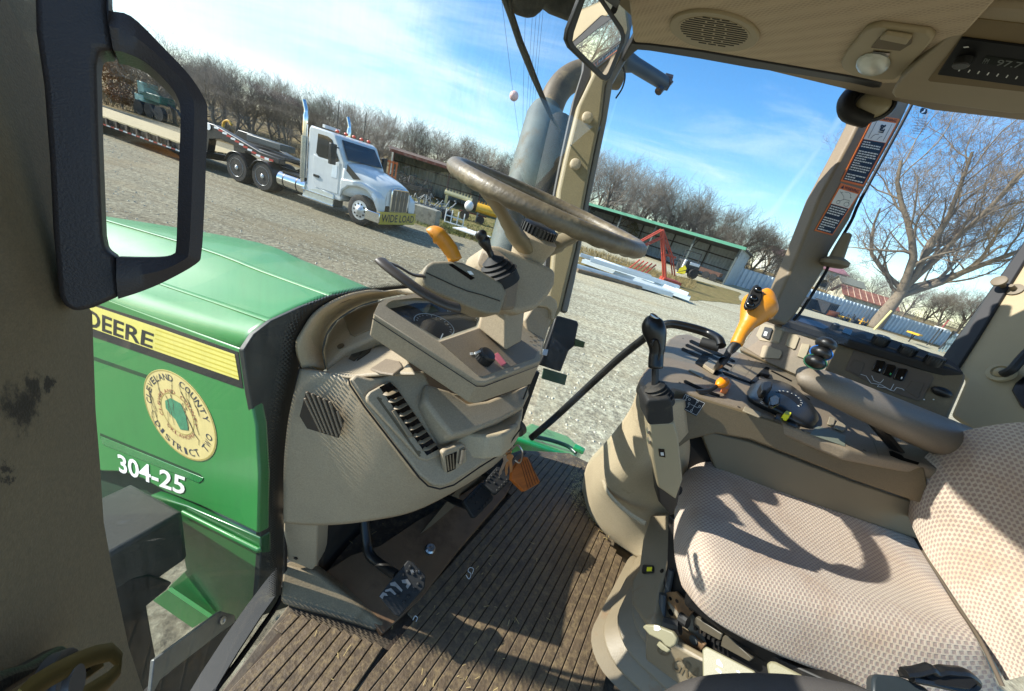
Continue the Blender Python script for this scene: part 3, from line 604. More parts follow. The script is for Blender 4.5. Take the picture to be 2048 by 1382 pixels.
for x,y in ((761,799),(839,905)): mb.slab(cp,[(x-4,y-4),(x+2,y-3),(x+3,y),(x+1,y+4),(x-1,y+1),(x-4,y)],.0008,.0126)
mb.slab(cp,[(753,796),(757,793),(842,912),(838,914)],.0006,.0125)
mb.build('vent_marks',taupe2,vt)
mb=MB(); mb.slab(cp,[(783,822),(790,819),(825,868),(822,876),(815,872)],.004,.017); mb.build('thumb_slide',M('fin_plastic',''),vt,bevel=.0015)
v2=PLp((885,900,.655),(930,885,.70),(895,950,.69))
mb=MB(); mb.slab(v2,[(886,907),(892,901),(926,889),(933,892),(935,930),(928,936),(900,950),(892,946)],.012,.012); q_=mb.build('side_air_vent',beige,dash,bevel=.003)
mb=MB(); mb.slab(v2,[(891,913),(914,903),(911,938),(895,945)],.001,.0128); mb.build('vent_opening',gloss,q_)
mb=MB()
for k in range(3): mb.slab(v2,[(894+k*6,913-k*2.5),(895.5+k*6,912-k*2.5),(899+k*5,941-k*2),(897+k*5,942-k*2)],.003,.015)
mb.build('louvre_fins',M('fin_plastic',''),q_)
mb=MB(); mb.tube([v2(925,897,.014),v2(920,925,.014)],[.006,.005],10); mb.build('thumb_roll',chrome,q_)
# six sided grille on the left face
hg=PLp((600,830,.66),(660,800,.645),(675,876,.67))
mb=MB(); hexo=[(599,832),(612,783),(660,804),(688,842),(677,876),(614,857)]
mb.slab(hg,hexo,.002,.012); gq=mb.build('foot_grille',M('grille_shadow','3A3126',.8),dash)
mb=MB()
for k in range(9):
    a=V((601+k*10.5-6,808+k*1.5)) ; x0=596+k*11; 
    # ribs slope with the panel
    p0=(x0+6,784+k*3.5); p1=(x0+30,834+k*8)
    def inside(p):
        c=False;j=len(hexo)-1
        for i in range(len(hexo)):
            xi,yi=hexo[i];xj,yj=hexo[j]
            if (yi>p[1])!=(yj>p[1]) and p[0]<(xj-xi)*(p[1]-yi)/(yj-yi)+xi: c=not c
            j=i
        return c
    ts=[t_ for t_ in [q/60-.6 for q in range(140)] if inside((p0[0]+(p1[0]-p0[0])*t_,p0[1]+(p1[1]-p0[1])*t_))]
    if len(ts)<3: continue
    a_,b_=min(ts),max(ts); f_=lambda t_,w_:(p0[0]+(p1[0]-p0[0])*t_+w_,p0[1]+(p1[1]-p0[1])*t_)
    mb.slab(hg,[f_(a_,-1.8),f_(a_,2.2),f_(b_,2.2),f_(b_,-1.8)],.004,.015)
mb.build('grille_ribs',taupe,gq,bevel=.0008)
# top deck: small defroster slots and storage lid
tp=PLp((610,742,.675),(690,690,.80),(770,700,.725))
mb=MB(); mb.slab(tp,[(604,738),(650,742),(680,718),(750,674),(800,690),(830,745),(770,745),(735,748),(702,752),(640,746)],.008,-.006); mb.build('top_deck',beige,dash,bevel=.004)
mb=MB()
for q in ([(697,717),(705,705),(735,690),(727,703),(708,722)],[(713,722),(739,704),(744,694),(722,700)],[(741,686),(750,680),(762,684),(752,692)]): mb.slab(tp,q,.001,-.0045)
mb.build('defrost_slot',gloss,dash)
mb=MB(); mb.slab(tp,[(739,737),(772,716),(800,722),(806,733),(786,748),(760,745)],.005,-.002); mb.build('storage_lid',taupe,dash,bevel=.003)
# cowl along the foot of the windscreen
cwl=PLp((650,735,.70),(745,670,.76),(770,602,.86))
mb=MB(); mb.slab(cwl,[(650,738),(644,700),(652,668),(672,640),(716,612),(770,596),(840,584),(872,584),(860,640),(800,680),(750,672),(690,700)],.03); mb.build('cowl_front',cream,dash,bevel=.008,seg=3)
mb=MB(); top=crm([W(x,y,.012) for x,y in [(604,736),(600,690),(612,664),(640,626),(690,598),(740,586),(800,578),(870,576)]],4)
bot=crm([cwl(x,y,.002) for x,y in [(650,738),(644,700),(652,668),(672,640),(716,612),(770,596),(830,585),(872,584)]],4)
mb.grid([top,[(a+b)/2+V((0,0,.006)) for a,b in zip(top,bot)],bot]); mb.build('cowl_top',cream,dash,solid=.008,smooth=50)
mb=MB(); mb.slab(cwl,[(686,634),(694,628),(735,612),(780,602),(820,600),(800,640),(752,652),(708,672),(700,668)],.003,.003); mb.build('cowl_recess',M('recess_beige','8C7C5F',.6),dash,bevel=.002)
mb=MB(); mb.lathe(cwl(682,693,.001),cwl.n,[(0,.007),(.003,.007),(.003,.004)],16); mb.build('plug',taupe2,dash)
# ------------------------------------------------------------ instrument cluster
ct_=PL(P(747,630,.60),P(957,763,.66),P(1079,722,.88))
ic=thing('instrument_cluster','beige instrument binnacle with glass covered dials under the steering wheel','instrument cluster',P(940,800,.7))
bt=PL(P(738,675,.615),P(938,808,.68),P(1058,768,.89))
def corr(a,b,n=1): return a
tpx=[(747,628),(757,606),(770,598),(830,586),(900,580),(1000,600),(1085,640),(1094,652),(1081,722),(972,764),(957,764)]
bpx=[(738,672),(752,655),(770,650),(830,640),(900,640),(1000,660),(1070,690),(1076,700),(1060,770),(952,808),(937,806)]
A_=[ct_(*q) for q in tpx]; B_=[bt(*q) for q in bpx]
in11=[(771,612),(776,606),(786,601),(830,596),(895,600),(945,614),(962,624),(961,640),(957,655),(900,676),(877,683)]
I_=[ct_(*q) for q in in11]; J_=[ct_(x,y,-.016) for x,y in [(774,614),(779,608),(788,604),(830,600),(893,603),(941,616),(956,626),(955,640),(951,652),(898,671),(879,678)]]
mb=MB(); n=len(A_); rg=lambda p,q:[[p+i,p+(i+1)%n,q+(i+1)%n,q+i] for i in range(n)]
mb.add(A_+B_+I_+J_,[[n+i for i in range(n)]]+rg(0,n)+rg(0,2*n)+rg(2*n,3*n)); mb.build('binnacle',beige,ic,bevel=.004,seg=3)
mb=MB(); mb.poly([p+ct_.n*.0005 for p in J_]); inn=in11; mb.build('dial_recess',M('dial_black','0D1014',.35),ic)
dz=PL(ct_(771,609,-.0),ct_(957,655),ct_(900,600))
def ring(cx,cy,rx,ry,a0,a1,w_,off,n=30,rot=.35):
    pts=[]
    for k in range(n+1):
        t_=a0+(a1-a0)*k/n; x=rx*math.cos(t_);y=ry*math.sin(t_); pts.append((cx+x*math.cos(rot)-y*math.sin(rot),cy+x*math.sin(rot)+y*math.cos(rot)))
    return pts
for (cx,cy,rx,ry) in ((868,650,42,19),(926,630,32,14)):
    mb=MB()
    pts=ring(cx,cy,rx,ry,math.pi*.9,math.pi*2.1,1,0)
    for a,b in zip(pts,pts[1:]):
        A=ct_(*a,-.0145);B=ct_(*b,-.0145);d=(B-A).normalized();q=ct_.n.cross(d)*.0009; mb.poly([A-q,B-q,B+q,A+q])
    for k in range(13):
        t_=math.pi*(.95+.09*k); x=math.cos(t_);y=math.sin(t_); c,s_=math.cos(.35),math.sin(.35)
        for r1,r2,w_ in ((.80,.9,.0007),):
            a=(cx+(rx*x*c-ry*y*s_)*r1,cy+(rx*x*s_+ry*y*c)*r1); b=(cx+(rx*x*c-ry*y*s_)*r2,cy+(rx*x*s_+ry*y*c)*r2)
            A=ct_(*a,-.0145);B=ct_(*b,-.0145);d=(B-A).normalized();q=ct_.n.cross(d)*w_; mb.poly([A-q,B-q,B+q,A+q])
    mb.build('dial_marks',M('dial_white','B9C4C9',.5),ic)
for (a,b) in (((886,667),(880,680)),((950,630),(956,642))):
    A=ct_(*a,-.013);B=ct_(*b,-.013);d=(B-A).normalized();q=ct_.n.cross(d)*.001; mb=MB(); mb.poly([A-q,B-q,B+q,A+q]); mb.build('needle',white,ic)
mb=MB(); mb.slab(ct_,[(838,618),(868,612),(876,622),(848,628)],.0004,-.0148); mb.build('lcd_window',M('lcd_green','3B4326',.3),ic)
mb=MB(); mb.poly([ct_(x,y,-.004) for x,y in inn]); mb.build('cover_glass',glass('dial_glass',tint=(.8,.86,.9,1),refl=.12,dust=.02,rough=.03),ic)
mb=MB(); mb.slab(ct_,[(880,684),(958,657),(1000,655),(1060,690),(1076,700),(1070,716),(968,752),(958,752)],.002,.001); mb.build('switch_face',taupe,ic)
mb=MB(); sm=lambda x,y:P(x,y,1)
for l in ([bt(738,672,.002).lerp(ct_(747,628,.002),.80),bt(937,806,.002).lerp(ct_(957,764,.002),.80),bt(952,808,.002).lerp(ct_(972,764,.002),.80),bt(1060,770,.002).lerp(ct_(1081,722,.002),.80)],): mb.tube([CAM+(p-CAM)*.998 for p in l],.0009,5)
mb.build('bezel_gap',black,ic)
mb=MB(); a=ct_(965,720,.0); mb.lathe(a,ct_.n,[(0,.0185),(.018,.0175),(.022,.0155),(.0225,.001)],28); kn=mb.build('light_switch_knob',black,ic,smooth=35)
mb=MB()
for k in range(22):
    t_=k*math.pi/11; e1=ct_.n.orthogonal().normalized(); e2=ct_.n.cross(e1); q=e1*math.cos(t_)+e2*math.sin(t_); mb.box(a+ct_.n*.009+q*.018,q*.0012,ct_.n.cross(q)*.0012,ct_.n*.008)
mb.build('knob_ridges',rubber,kn)
mb=MB(); mb.slab(ct_,[(949,704),(960,700),(962,703),(951,708)],.002,.020); mb.slab(ct_,[(940,705),(946,704),(948,709),(941,710)],.0005,.0022); mb.build('pointer_mark',silver,kn)
mb=MB(); mb.prism([ct_(985,710,.003),ct_(996,704,.008),ct_(1014,726,.010),ct_(1005,731,.004)],-ct_.n*.01); mb.build('hazard_switch',M('faded_red','9E5560',.5),ic,bevel=.0015)
mb=MB()
for k in range(4): 
    x,y=1060+k%2*9,672+k//2*10
    mb.slab(ct_,[(x,y),(x+6,y+2),(x+5.5,y+3.2),(x-.4,y+1.2)],.0004,.0022)
mb.build('small_marks',taupe2,ic)
mb=MB(); cor=PLp((700,700,.88),(1050,700,1.08),(850,860,.90)); mb.slab(cor,[(690,690),(760,660),(900,640),(1060,660),(1070,700),(1050,790),(1030,850),(960,880),(860,880),(780,780),(700,760)],.02); mb.build('inner_core',M('core_brown','4A4033',.8),dash)
# shroud under the binnacle
s1=PLp((849,797,.66),(940,862,.69),(1045,807,.86))
mb=MB(); mb.slab(s1,[(853,766),(900,780),(937,806),(976,800),(1058,768),(1060,790),(1048,815),(1005,840),(940,865),(906,873),(880,842),(849,800)],.06,.0); mb.build('lower_shroud',beige,ic,bevel=.008,seg=3)
s2=PLp((905,870,.68),(945,868,.70),(1040,835,.86))
mb=MB(); mb.slab(s2,[(903,868),(938,862),(1005,838),(1047,812),(1042,838),(1032,852),(1010,868),(975,872),(940,868)],.05,-.004); mb.build('rear_shroud',cream,ic,bevel=.006)
mb=MB(); mb.tube([ct_(1058,770,-.01),bt(1046,800,-.03)],.002,6); mb.build('panel_gap',black,ic)
# trim pocket right of the binnacle
mb=MB(); pk=PLp((1075,600,.96),(1115,640,1.0),(1090,700,.98))
mb.slab(pk,[(1073,592),(1100,590),(1114,602),(1116,616),(1108,640),(1104,638),(1104,622),(1094,614),(1070,612)],.03); mb.build('pocket_rim',cream,ic,bevel=.006,seg=3)
mb=MB(); mb.slab(pk,[(1068,612),(1096,614),(1104,624),(1103,640),(1088,690),(1080,720),(1060,700),(1050,640)],.03,-.014); mb.build('pocket',beige,ic,bevel=.004)
# ------------------------------------------------------------ steering column
sc=thing('steering_column','beige steering column with lever pods rising behind the instrument cluster','steering column',P(1005,690,.84))
a=PLp((957,657,.80),(1011,701,.78),(973,622,.80)); b=PLp((1011,701,.78),(1042,683,.84),(1048,626,.84))
mb=MB(); A_=[P(957,657,.79),P(1011,701,.77),P(1043,683,.84),P(990,650,.88)]; B_=[P(970,600,.78),P(1010,600,.75),P(1052,600,.82),P(1010,590,.88)]
mb.add(A_+B_,[[0,1,2,3],[4,5,6,7]]+[[i,(i+1)%4,4+(i+1)%4,4+i] for i in range(4)]); mb.build('column_post',beige,sc,bevel=.004)
# housing
hx_=PLp((1030,520,.74),(1000,625,.72),(1100,560,.78))
mb=MB(); A_=[(963,500),(975,488),(1000,490),(1045,508),(1100,532),(1114,540),(1112,568),(1100,590),(1075,618),(1040,628),(1004,622),(1000,600),(985,570),(960,545),(956,520)]
mb.slab(hx_,A_,.09,.0); mb.build('column_housing',beige,sc,bevel=.014,seg=4)
hl=PLp((960,510,.70),(1010,560,.675),(1000,622,.69))
mb=MB(); mb.slab(hl,[(960,503),(968,494),(1000,520),(1012,560),(1005,622),(990,620),(985,560),(950,530)],.05); mb.build('housing_face',taupe,sc,bevel=.01,seg=3)
# left pod
hq=PLp((850,540,.60),(1005,590,.66),(920,615,.625))
mb=MB(); mb.slab(hq,[(843,562),(844,545),(852,530),(866,522),(892,521),(925,524),(965,542),(1005,566),(1014,585),(1008,606),(1000,628),(972,628),(930,612),(905,600),(872,586),(850,574)],.075,.0); mb.build('lever_pod',M('pod_grey_beige','857A64',.5,grain=.16,bump=.35,bs=900,var=.06,dirt='6E5F48',dr=(.62,.85),ds=7),sc,bevel=.021,seg=5,smooth=50)
mb=MB(); mb.tube([hq(x,y,.001) for x,y in [(852,545),(880,558),(910,572),(935,582),(965,590),(1000,602)]],.0012,4); mb.build('pod_seam',black,sc)
# pod top surface (lit)
hu=PLp((862,524,.615),(975,540,.70),(905,560,.60))
mb=MB(); mb.slab(hq,[(897,529),(905,527),(950,556),(942,560)],.001,.0012); mb.build('lever_slot',gloss,sc)
mb=MB(); mb.slab(hq,[(934,542),(942,542),(948,549),(940,549)],.0006,.0022); mb.build('slot_mark',white,sc)
# flat lever disc at the left
mb=MB(); dp=[(760,520,.545),(775,533,.54),(810,560,.54),(850,588,.55),(890,608,.57),(920,616,.59)]
mb.tube(crm([P(*q) for q in dp],6),[(.003,.004)]+[(.006,.011)]*29+[(.003,.006)],10,flat=UP); mb.build('tilt_lever',M('lever_grey','463F38',.45,dirt='7C705F'),sc,smooth=60)
mb=MB(); mb.tube(crm([P(763,521,.55),P(795,532,.565),P(825,549,.58),P(848,552,.6)],5),[(.002,.006)]*16,8,flat=UP); mb.build('lever_stem',M('lever_grey',''),sc,smooth=60)
# orange hand lever
ol=setp(thing('reverser_lever','short lever with a worn orange paddle grip left of the steering wheel','lever',P(905,535,.63)))
mb=MB(); mb.tube([P(909,536,.63),P(906,522,.63),P(903,508,.63)],[(.006,.004)]*3,8,flat=XR); mb.build('stem',chrome,ol)
mb=MB(); mb.tube(crm([P(912,523,.63),P(904,505,.628),P(892,487,.625),P(880,474,.62),P(869,469,.62),P(862,474,.62)],5),[(.005,.006)]+[(.0125,.010)]*5+[(.0135,.011)]*9+[(.015,.013)]*7+[(.015,.012)]*2+[(.010,.008),(.003,.002)],14,flat=XR); mb.build('grip',orange,ol,smooth=70)
# black stalk with boot
st=thing('gear_stalk','black ribbed stalk with a rubber boot beside the orange paddle lever','lever',P(990,545,.68))
mb=MB(); a=P(996,548,.69); ax=(P(978,500,.665)-a).normalized(); pr=[(-.02,.038)]
for k in range(4): pr+=[(k*.008,.037-k*.006),(k*.008+.003,.040-k*.006),(k*.008+.006,.035-k*.006)]
pr+=[(.036,.008)]; mb.lathe(a,ax,pr,28); mb.build('boot',rubber,st,smooth=25)
mb=MB(); mb.tube(crm([P(990,528,.68),P(980,505,.67),P(972,490,.66),P(967,480,.655),P(962,470,.65),P(959,464,.65)],4),[.006]*6+[.0075,.0085,.0095,.0105,.011,.0115,.0115,.010,.0095,.011,.0112,.011,.0105,.009,.004],14); mb.build('stalk_grip',black,st,smooth=40)
# ------------------------------------------------------------ steering wheel
sw=thing('steering_wheel','worn brown steering wheel with three spokes seen almost edge on','steering wheel',P(1067,489,.77))
vd=-ray(1100,412).normalized(); 
n_=(XR*.397+YU*.918); n_=(n_-vd*n_.dot(vd)).normalized(); n_=(n_*math.cos(rad(3.4))+vd*math.sin(rad(3.4))).normalized()
e1=n_.cross(vd).normalized(); 
if e1.dot(XR)<0: e1=-e1
e2=n_.cross(e1)
if e2.dot(vd)<0: e2=-e2      # towards the camera
CW=P(1098,414,.765); RW=.2085
wm=M('wheel_rim','675C49',.42,bump=.6,bs=120,var=.18,vs=14,dirt='8C7E62',dr=(.5,.72),ds=30)
mb=MB(); nn=96; vs=[];fs=[]; m_=14
for i in range(nn):
    t_=2*math.pi*i/nn; rd=e1*math.cos(t_)+e2*math.sin(t_); sc2=1.0+.10*max(0,math.cos(i*2*math.pi/3.0)) if False else 1
    for k in range(m_):
        p_=2*math.pi*k/m_; rr=.0186; low=-.0035*(1 if (i%3==0) else 0) if math.sin(p_)<-.6 else 0
        vs.append(CW+rd*(RW+math.cos(p_)*(rr+low))+n_*(math.sin(p_)*(rr*.92+low)))
for i in range(nn):
    for k in range(m_): fs.append([i*m_+k,i*m_+(k+1)%m_,((i+1)%nn)*m_+(k+1)%m_,((i+1)%nn)*m_+k])
mb.add(vs,fs); mb.build('rim',wm,sw,smooth=80,sub=1)
HB=CW-n_*.088
spk_m=M('spoke_plastic','807358',.5,bump=.3,bs=500,dirt='5F4F38',dr=(.6,.8))
for ang,wd_ in ((rad(122),.022),(rad(-50),.022),(rad(-128),.022)):
    rd=e1*math.cos(ang)+e2*math.sin(ang); q=n_.cross(rd)
    mb=MB(); mb.tube(crm([CW+rd*(RW-.004)-n_*.006,CW+rd*(RW*.72)-n_*.032,CW+rd*(RW*.42)-n_*.066,HB+rd*.035-n_*.004],5),[(.024,.011)]*3+[(.020,.011)]*5+[(.023,.013)]*3+[(.030,.016)]*5,12,flat=q); mb.build('spoke',spk_m,sw,smooth=60)
mb=MB(); mb.lathe(HB-n_*.05,n_,[(-.02,.034),(.015,.038),(.04,.043),(.058,.050),(.070,.050),(.077,.040)],32); mb.build('hub',beige,sw,smooth=50)
mb=MB(); mb.lathe(HB+n_*.024,n_,[(0,.036),(.004,.040),(.020,.040),(.024,.034)],32); cl_=mb.build('hub_collar',black,sw,smooth=40)
mb=MB()
for k in range(30):
    t_=k*math.pi/15; q=e1*math.cos(t_)+e2*math.sin(t_); mb.box(HB+n_*.036+q*.041,q*.002,n_.cross(q)*.002,n_*.009)
mb.build('collar_ridges',M('collar_grey','2C2C2C',.4),cl_)
# ------------------------------------------------------------ key, tag
ky=thing('ignition_keys','bunch of keys with an orange wooden tag hanging from the ignition','keys',P(1025,900,.88))
mb=MB(); a=P(1018,872,.86);b=P(1046,850,.90); mb.lathe(a,(b-a).normalized(),[(-.012,.013),(0,.015),(.03,.016),(.032,.020),(.045,.020),(.047,.012)],20); mb.build('ignition_lock',M('lock_brown','4A4338',.5,var=.2),ky,smooth=40)
brass=M('brass_key','B98A5E',.35,metal=.6,var=.15)
kpz=PLp((1015,910,.86),(1025,950,.88),(1030,905,.85))
for (x,y,dx,dy,mm) in ((1016,905,-4,48,brass),(1012,918,-14,34,chrome),(1020,915,4,40,brass)):
    mb=MB(); L_=math.hypot(dx,dy); ux,uy=dx/L_,dy/L_; vx_,vy=-uy,ux
    o_=[(x+vx_*7*math.cos(t_)+ux*7*math.sin(t_),y+vy*7*math.cos(t_)+uy*7*math.sin(t_)) for t_ in [k*math.pi/6 for k in range(6,13)]]
    o_+= [(x+vx_*3+ux*6,y+vy*3+uy*6),(x+vx_*3+dx*.8,y+vy*3+dy*.8),(x+dx,y+dy),(x-vx_*3+dx*.85,y-vy*3+dy*.85),(x-vx_*1.5+dx*.7,y-vy*1.5+dy*.7),(x-vx_*3+dx*.55,y-vy*3+dy*.55),(x-vx_*3+ux*6,y-vy*3+uy*6)]
    mb.slab(kpz,o_,.002,.002*len(ky.children)); mb.build('key',mm,ky)
mb=MB(); mb.tube(crm([kpz(1016+9*math.cos(t_),892+12*math.sin(t_),.004) for t_ in [k*.628 for k in range(11)]],3),.0012,6); mb.tube(crm([kpz(x,y,.004) for x,y in [(1024,898),(1035,890),(1045,905),(1040,925),(1030,920)]],4),.002,6); mb.build('key_ring',chrome,ky)
tg=PLp((1048,912,.90),(1080,962,.90),(1042,980,.86))
mb=MB(); mb.slab(tg,[(1036,925),(1050,913),(1055,914),(1080,963),(1078,967),(1049,983),(1024,958),(1026,940)],.014,.0); wt=mb.build('wooden_tag',M('orange_wood','A85A16',.45,var=.25,vs=20,stretch=(1,1,6)),ky,bevel=.001)
mb=MB()
for k in range(5):
    a_=(1040+k*4.5,922-k*1.2); b_=(1056+k*5,977-k*3)
    mb.slab(tg,[a_,(a_[0]+1,a_[1]),(b_[0]+1,b_[1]),b_],.0005,.0008)
mb.build('tag_grooves',M('dark_wood','4A2006',.7),wt)
# ------------------------------------------------------------ pedals
def pedal(name,lab,pts,pl,t,arm,ra,studs,mat_):
    th=thing(name,lab,'pedal',P(*arm[0]))
    mb=MB(); mb.slab(pl,pts,t,.0); pad=mb.build('pedal_pad',mat_,th,bevel=.003)
    mb=MB()
    for x,y in studs: mb.lathe(pl(x,y,.0),pl.n,[(0,.0038),(.003,.0036),(.0045,.002),(.0045,.0003)],8)
    mb.build('pad_studs',mat_,pad)
    mb=MB(); mb.tube(crm([P(*q) for q in arm],5),ra,10); mb.build('pedal_arm',M('arm_black','1E1D1B',.35,var=.2,dirt='5A4C3A',dr=(.6,.85)),th,smooth=50)
    return th,pad
cpl=PLp((760,1190,.83),(820,1125,.88),(795,1230,.82))
th,pad=pedal('clutch_pedal','worn black clutch pedal with bare metal showing on its left edge',[(757,1192),(816,1120),(826,1124),(852,1152),(849,1176),(798,1234),(788,1230)],cpl,.014,
 [(728,1040,.98),(733,1080,.97),(740,1110,.95),(765,1132,.92),(795,1152,.87)],[.014,.014,.014,.014,.014,.014,.013,.013,.013,.013,.013,.013,.012,.012,.012,.012,.012,.012,.012,.012,.012],[(820,1133),(815,1143),(806,1150),(826,1148),(834,1143),(843,1157),(836,1168),(829,1178),(817,1193),(809,1204),(797,1190)],rubber)
mb=MB()
worn=M('worn_metal','8F8C85',.4,metal=.8,var=.2,vs=60)
for q in ([(759,1193),(766,1184),(773,1187),(776,1192),(768,1191),(765,1198)],[(770,1180),(782,1176),(793,1188),(789,1190),(780,1182),(771,1184)],[(780,1166),(790,1163),(805,1180),(803,1184),(791,1173),(781,1171)],[(803,1160),(815,1158),(822,1168),(815,1178),(812,1173),(814,1167),(805,1166)],[(820,1140),(826,1139),(829,1146),(824,1150)],[(833,1141),(838,1140),(839,1146)],[(826,1175),(831,1174),(830,1180)]): mb.slab(cpl,q,.0006,.0022)
mb.build('bare_metal',worn,pad)
bpl_=PLp((930,1001,1.04),(963,966,1.10),(951,1034,1.03))
st_=lambda ox,oy,ux,uy,vx_,vy:[(ox+ux*i/6+vx_*j/3,oy+uy*i/6+vy*j/3) for i in range(1,6) for j in (.35,2.65)]+[(ox+ux*i/6+vx_*.5,oy+uy*i/6+vy*.5) for i in (2,4)]
pedal('brake_pedal','left of two studded black brake pedals',[(927,1002),(962,965),(967,966),(988,994),(986,1000),(952,1035),(946,1034)],bpl_,.016,[(870,940,1.2),(885,985,1.16),(905,1000,1.12),(935,1012,1.05)],.011,st_(930,1003,34,-36,22,30),rubber)
bp2=PLp((965,966,1.09),(996,935,1.15),(990,990,1.08))
pedal('brake_pedal','right of two studded black brake pedals below the keys',[(965,966),(994,933),(1000,934),(1023,955),(1020,962),(994,987),(989,986)],bp2,.016,[(930,880,1.3),(950,920,1.24),(965,945,1.2),(985,960,1.12)],.011,st_(966,965,30,-32,26,24),rubber)
for k,(x,y) in enumerate([(938,1141),(830,1237),(963,1050)]):
    pass
# small litter on the mat
mb=MB(); c=PZ(941,1144,.010)
mb.tube(crm([PZ(x,y,.012) for x,y in [(932,1150),(938,1158),(942,1148),(936,1142),(940,1135),(947,1138),(944,1148)]],4),.0009,5)
o=mb.build('paper_scrap',white); setp(o,'curl of white string lying on the shaded ribbed mat','scrap')
mb=MB(); mb.tube(crm([PZ(x,y,.012) for x,y in [(826,1240),(830,1232),(835,1236),(832,1243)]],4),.0009,5)
o=mb.build('paper_scrap',white); setp(o,'tiny white scrap beside the tip of the clutch pedal','scrap')
straw=M('straw','B7A06B',.8,var=.3); mb=MB(); R=random.Random(5)
for k in range(420):
    if k<260: x=1155+R.gauss(0,9); y=975+R.gauss(0,22)
    elif k<340: x=1185+R.gauss(0,16); y=1030+(x-1185)*1.2+R.gauss(0,8)
    else: x=R.uniform(600,1100); y=R.uniform(1000,1380)
    p=PZ(x,y,.010+R.random()*.006); a_=R.random()*6.28; l=.002+R.random()*.006
    d=V((math.cos(a_),math.sin(a_),R.uniform(-.3,.3)))*l; q=V((-d.y,d.x,0)).normalized()*.0007; mb.poly([p-d-q,p+d-q,p+d+q,p-d+q])
o=mb.build('straw_litter',straw,smooth=0); setp(o,'loose straw and grit scattered on the cab floor','litter',kind='stuff')
# ================================================================== RIGHT CONSOLE
con=thing('side_console','taupe control console with levers and switches along the right wall','control console',PZ(1240,1080,0))
ZT=.71
kt=PL(PZ(1300,760,ZT),PZ(1850,935,ZT+.02),PZ(1480,700,ZT+.012))
top=[(1279,762),(1284,748),(1300,726),(1338,677),(1352,669),(1374,667),(1420,684),(1484,706),(1560,738),(1640,775),(1760,826),(1900,880),(1950,905),(1925,955),(1850,930),(1700,900),(1560,842),(1464,812),(1400,794),(1353,780),(1320,785),(1296,780)]
mb=MB(); mb.slab(kt,top,.035); mb.build('top_panel',taupe,con,bevel=.009,seg=3)
# near side face under the top
sp0=PL(kt(1353,782),kt(1850,932),kt(1600,860)-UP*.16-UR*.02)
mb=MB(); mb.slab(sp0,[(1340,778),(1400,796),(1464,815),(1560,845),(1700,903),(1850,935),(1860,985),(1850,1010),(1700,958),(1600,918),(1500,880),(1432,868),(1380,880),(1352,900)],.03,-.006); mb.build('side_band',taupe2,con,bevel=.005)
sp1=PL(kt(1353,782)-UP*.10,kt(1850,932)-UP*.10,kt(1600,860)-UP*.40)
mb=MB(); mb.slab(sp1,[(1400,860),(1500,884),(1700,962),(1850,1012),(1900,1100),(1750,1050),(1600,1000),(1480,960),(1440,960)],.03,-.02); mb.build('lower_skirt',M('skirt_grey','6B6350',.6,var=.06),con,bevel=.004)
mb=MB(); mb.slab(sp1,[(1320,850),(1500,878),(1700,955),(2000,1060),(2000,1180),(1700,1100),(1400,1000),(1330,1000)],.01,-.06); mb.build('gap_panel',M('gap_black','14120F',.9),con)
# cream pedestal
pd_=[]
ringpx=[
 [(1279,766,.93),(1292,790,.88),(1330,800,.85),(1370,800,.90)],
 [(1258,822,1.00),(1280,850,.94),(1318,860,.90),(1375,850,.93)],
 [(1215,880,1.15),(1245,925,1.05),(1300,930,.98),(1380,900,.99)],
 [(1178,922,1.34),(1196,985,1.25),(1270,990,1.12),(1370,960,1.08)],
 [(1166,960,1.48),(1182,1032,1.40),(1255,1070,1.24),(1345,1040,1.15)],
 [(1164,985,1.55),(1186,1048,1.44),(1262,1108,1.29),(1330,1150,1.17)]]
mb=MB(); mb.grid(dense([[P(*q) for q in r] for r in ringpx],5)); mb.build('pedestal_cover',cream,con,solid=.01,smooth=60)
mb=MB(); mb.tube(crm([P(x,y,d-.004) for x,y,d in [(1205,960,1.19),(1216,985,1.17),(1240,1012,1.13),(1268,1034,1.09),(1292,1048,1.06)]],4),[(.008,.004)]*17,8,flat=UP); mb.build('pedestal_rib',cream,con,smooth=60)
mb=MB(); mb.grid([[P(1163,984,1.56),P(1186,1050,1.445),P(1262,1110,1.29)],[PZ(1150,1000,.002),PZ(1180,1066,.002),PZ(1250,1130,.002)]]); mb.build('kick_skirt',M('skirt_brown','4A3F30',.7,var=.2,dirt='7A6A50'),con,solid=.006)
# details on the top panel
K=lambda x,y,o=.0:kt(x,y,o)
def inset(lst,mat_,name,parent=con,t=.001,off=.0012,bev=0):
    for q in lst:
        mb=MB(); mb.slab(kt,q,t,off); o=mb.build(name,mat_,parent,bevel=bev)
    return o
def Z5(*pts): return [(1250+x/3.456,550+y/3.456) for x,y in pts]
inset([Z5((445,452),(462,447),(620,520),(760,590),(762,602),(745,602),(600,540),(448,466)),Z5((418,480),(432,474),(590,545),(742,625),(738,636),(570,560),(420,492)),Z5((390,507),(402,500),(550,565),(720,655),(714,664),(540,588),(392,520))],M('gate_black','060605',.8,spec=.1),'gate_slot')
inset([Z5((486,603),(550,526),(608,548),(600,565),(585,562),(545,610),(545,625),(640,665),(660,665),(672,678),(632,692),(488,612))],M('gate_black','060605',.8),'gate_opening')
inset([Z5((545,615),(580,585),(655,625),(620,665))],M('gate_block','8D7F68',.5),'gate_block',t=.012,off=.013,bev=.002)
inset([Z5((440,655),(458,642),(555,692),(540,712))],M('blank_grey','75705F',.5),'blank_cover',t=.003,off=.004,bev=.001)
inset([Z5((407,728),(420,725),(545,785),(655,825),(655,842),(600,826),(520,795),(408,742))],M('gate_black','060605',.8,spec=.1),'throttle_slot')
inset([Z5((670,665),(700,672),(880,745),(870,752),(690,690))],M('gate_black','060605',.8,spec=.1),'lever_slot')
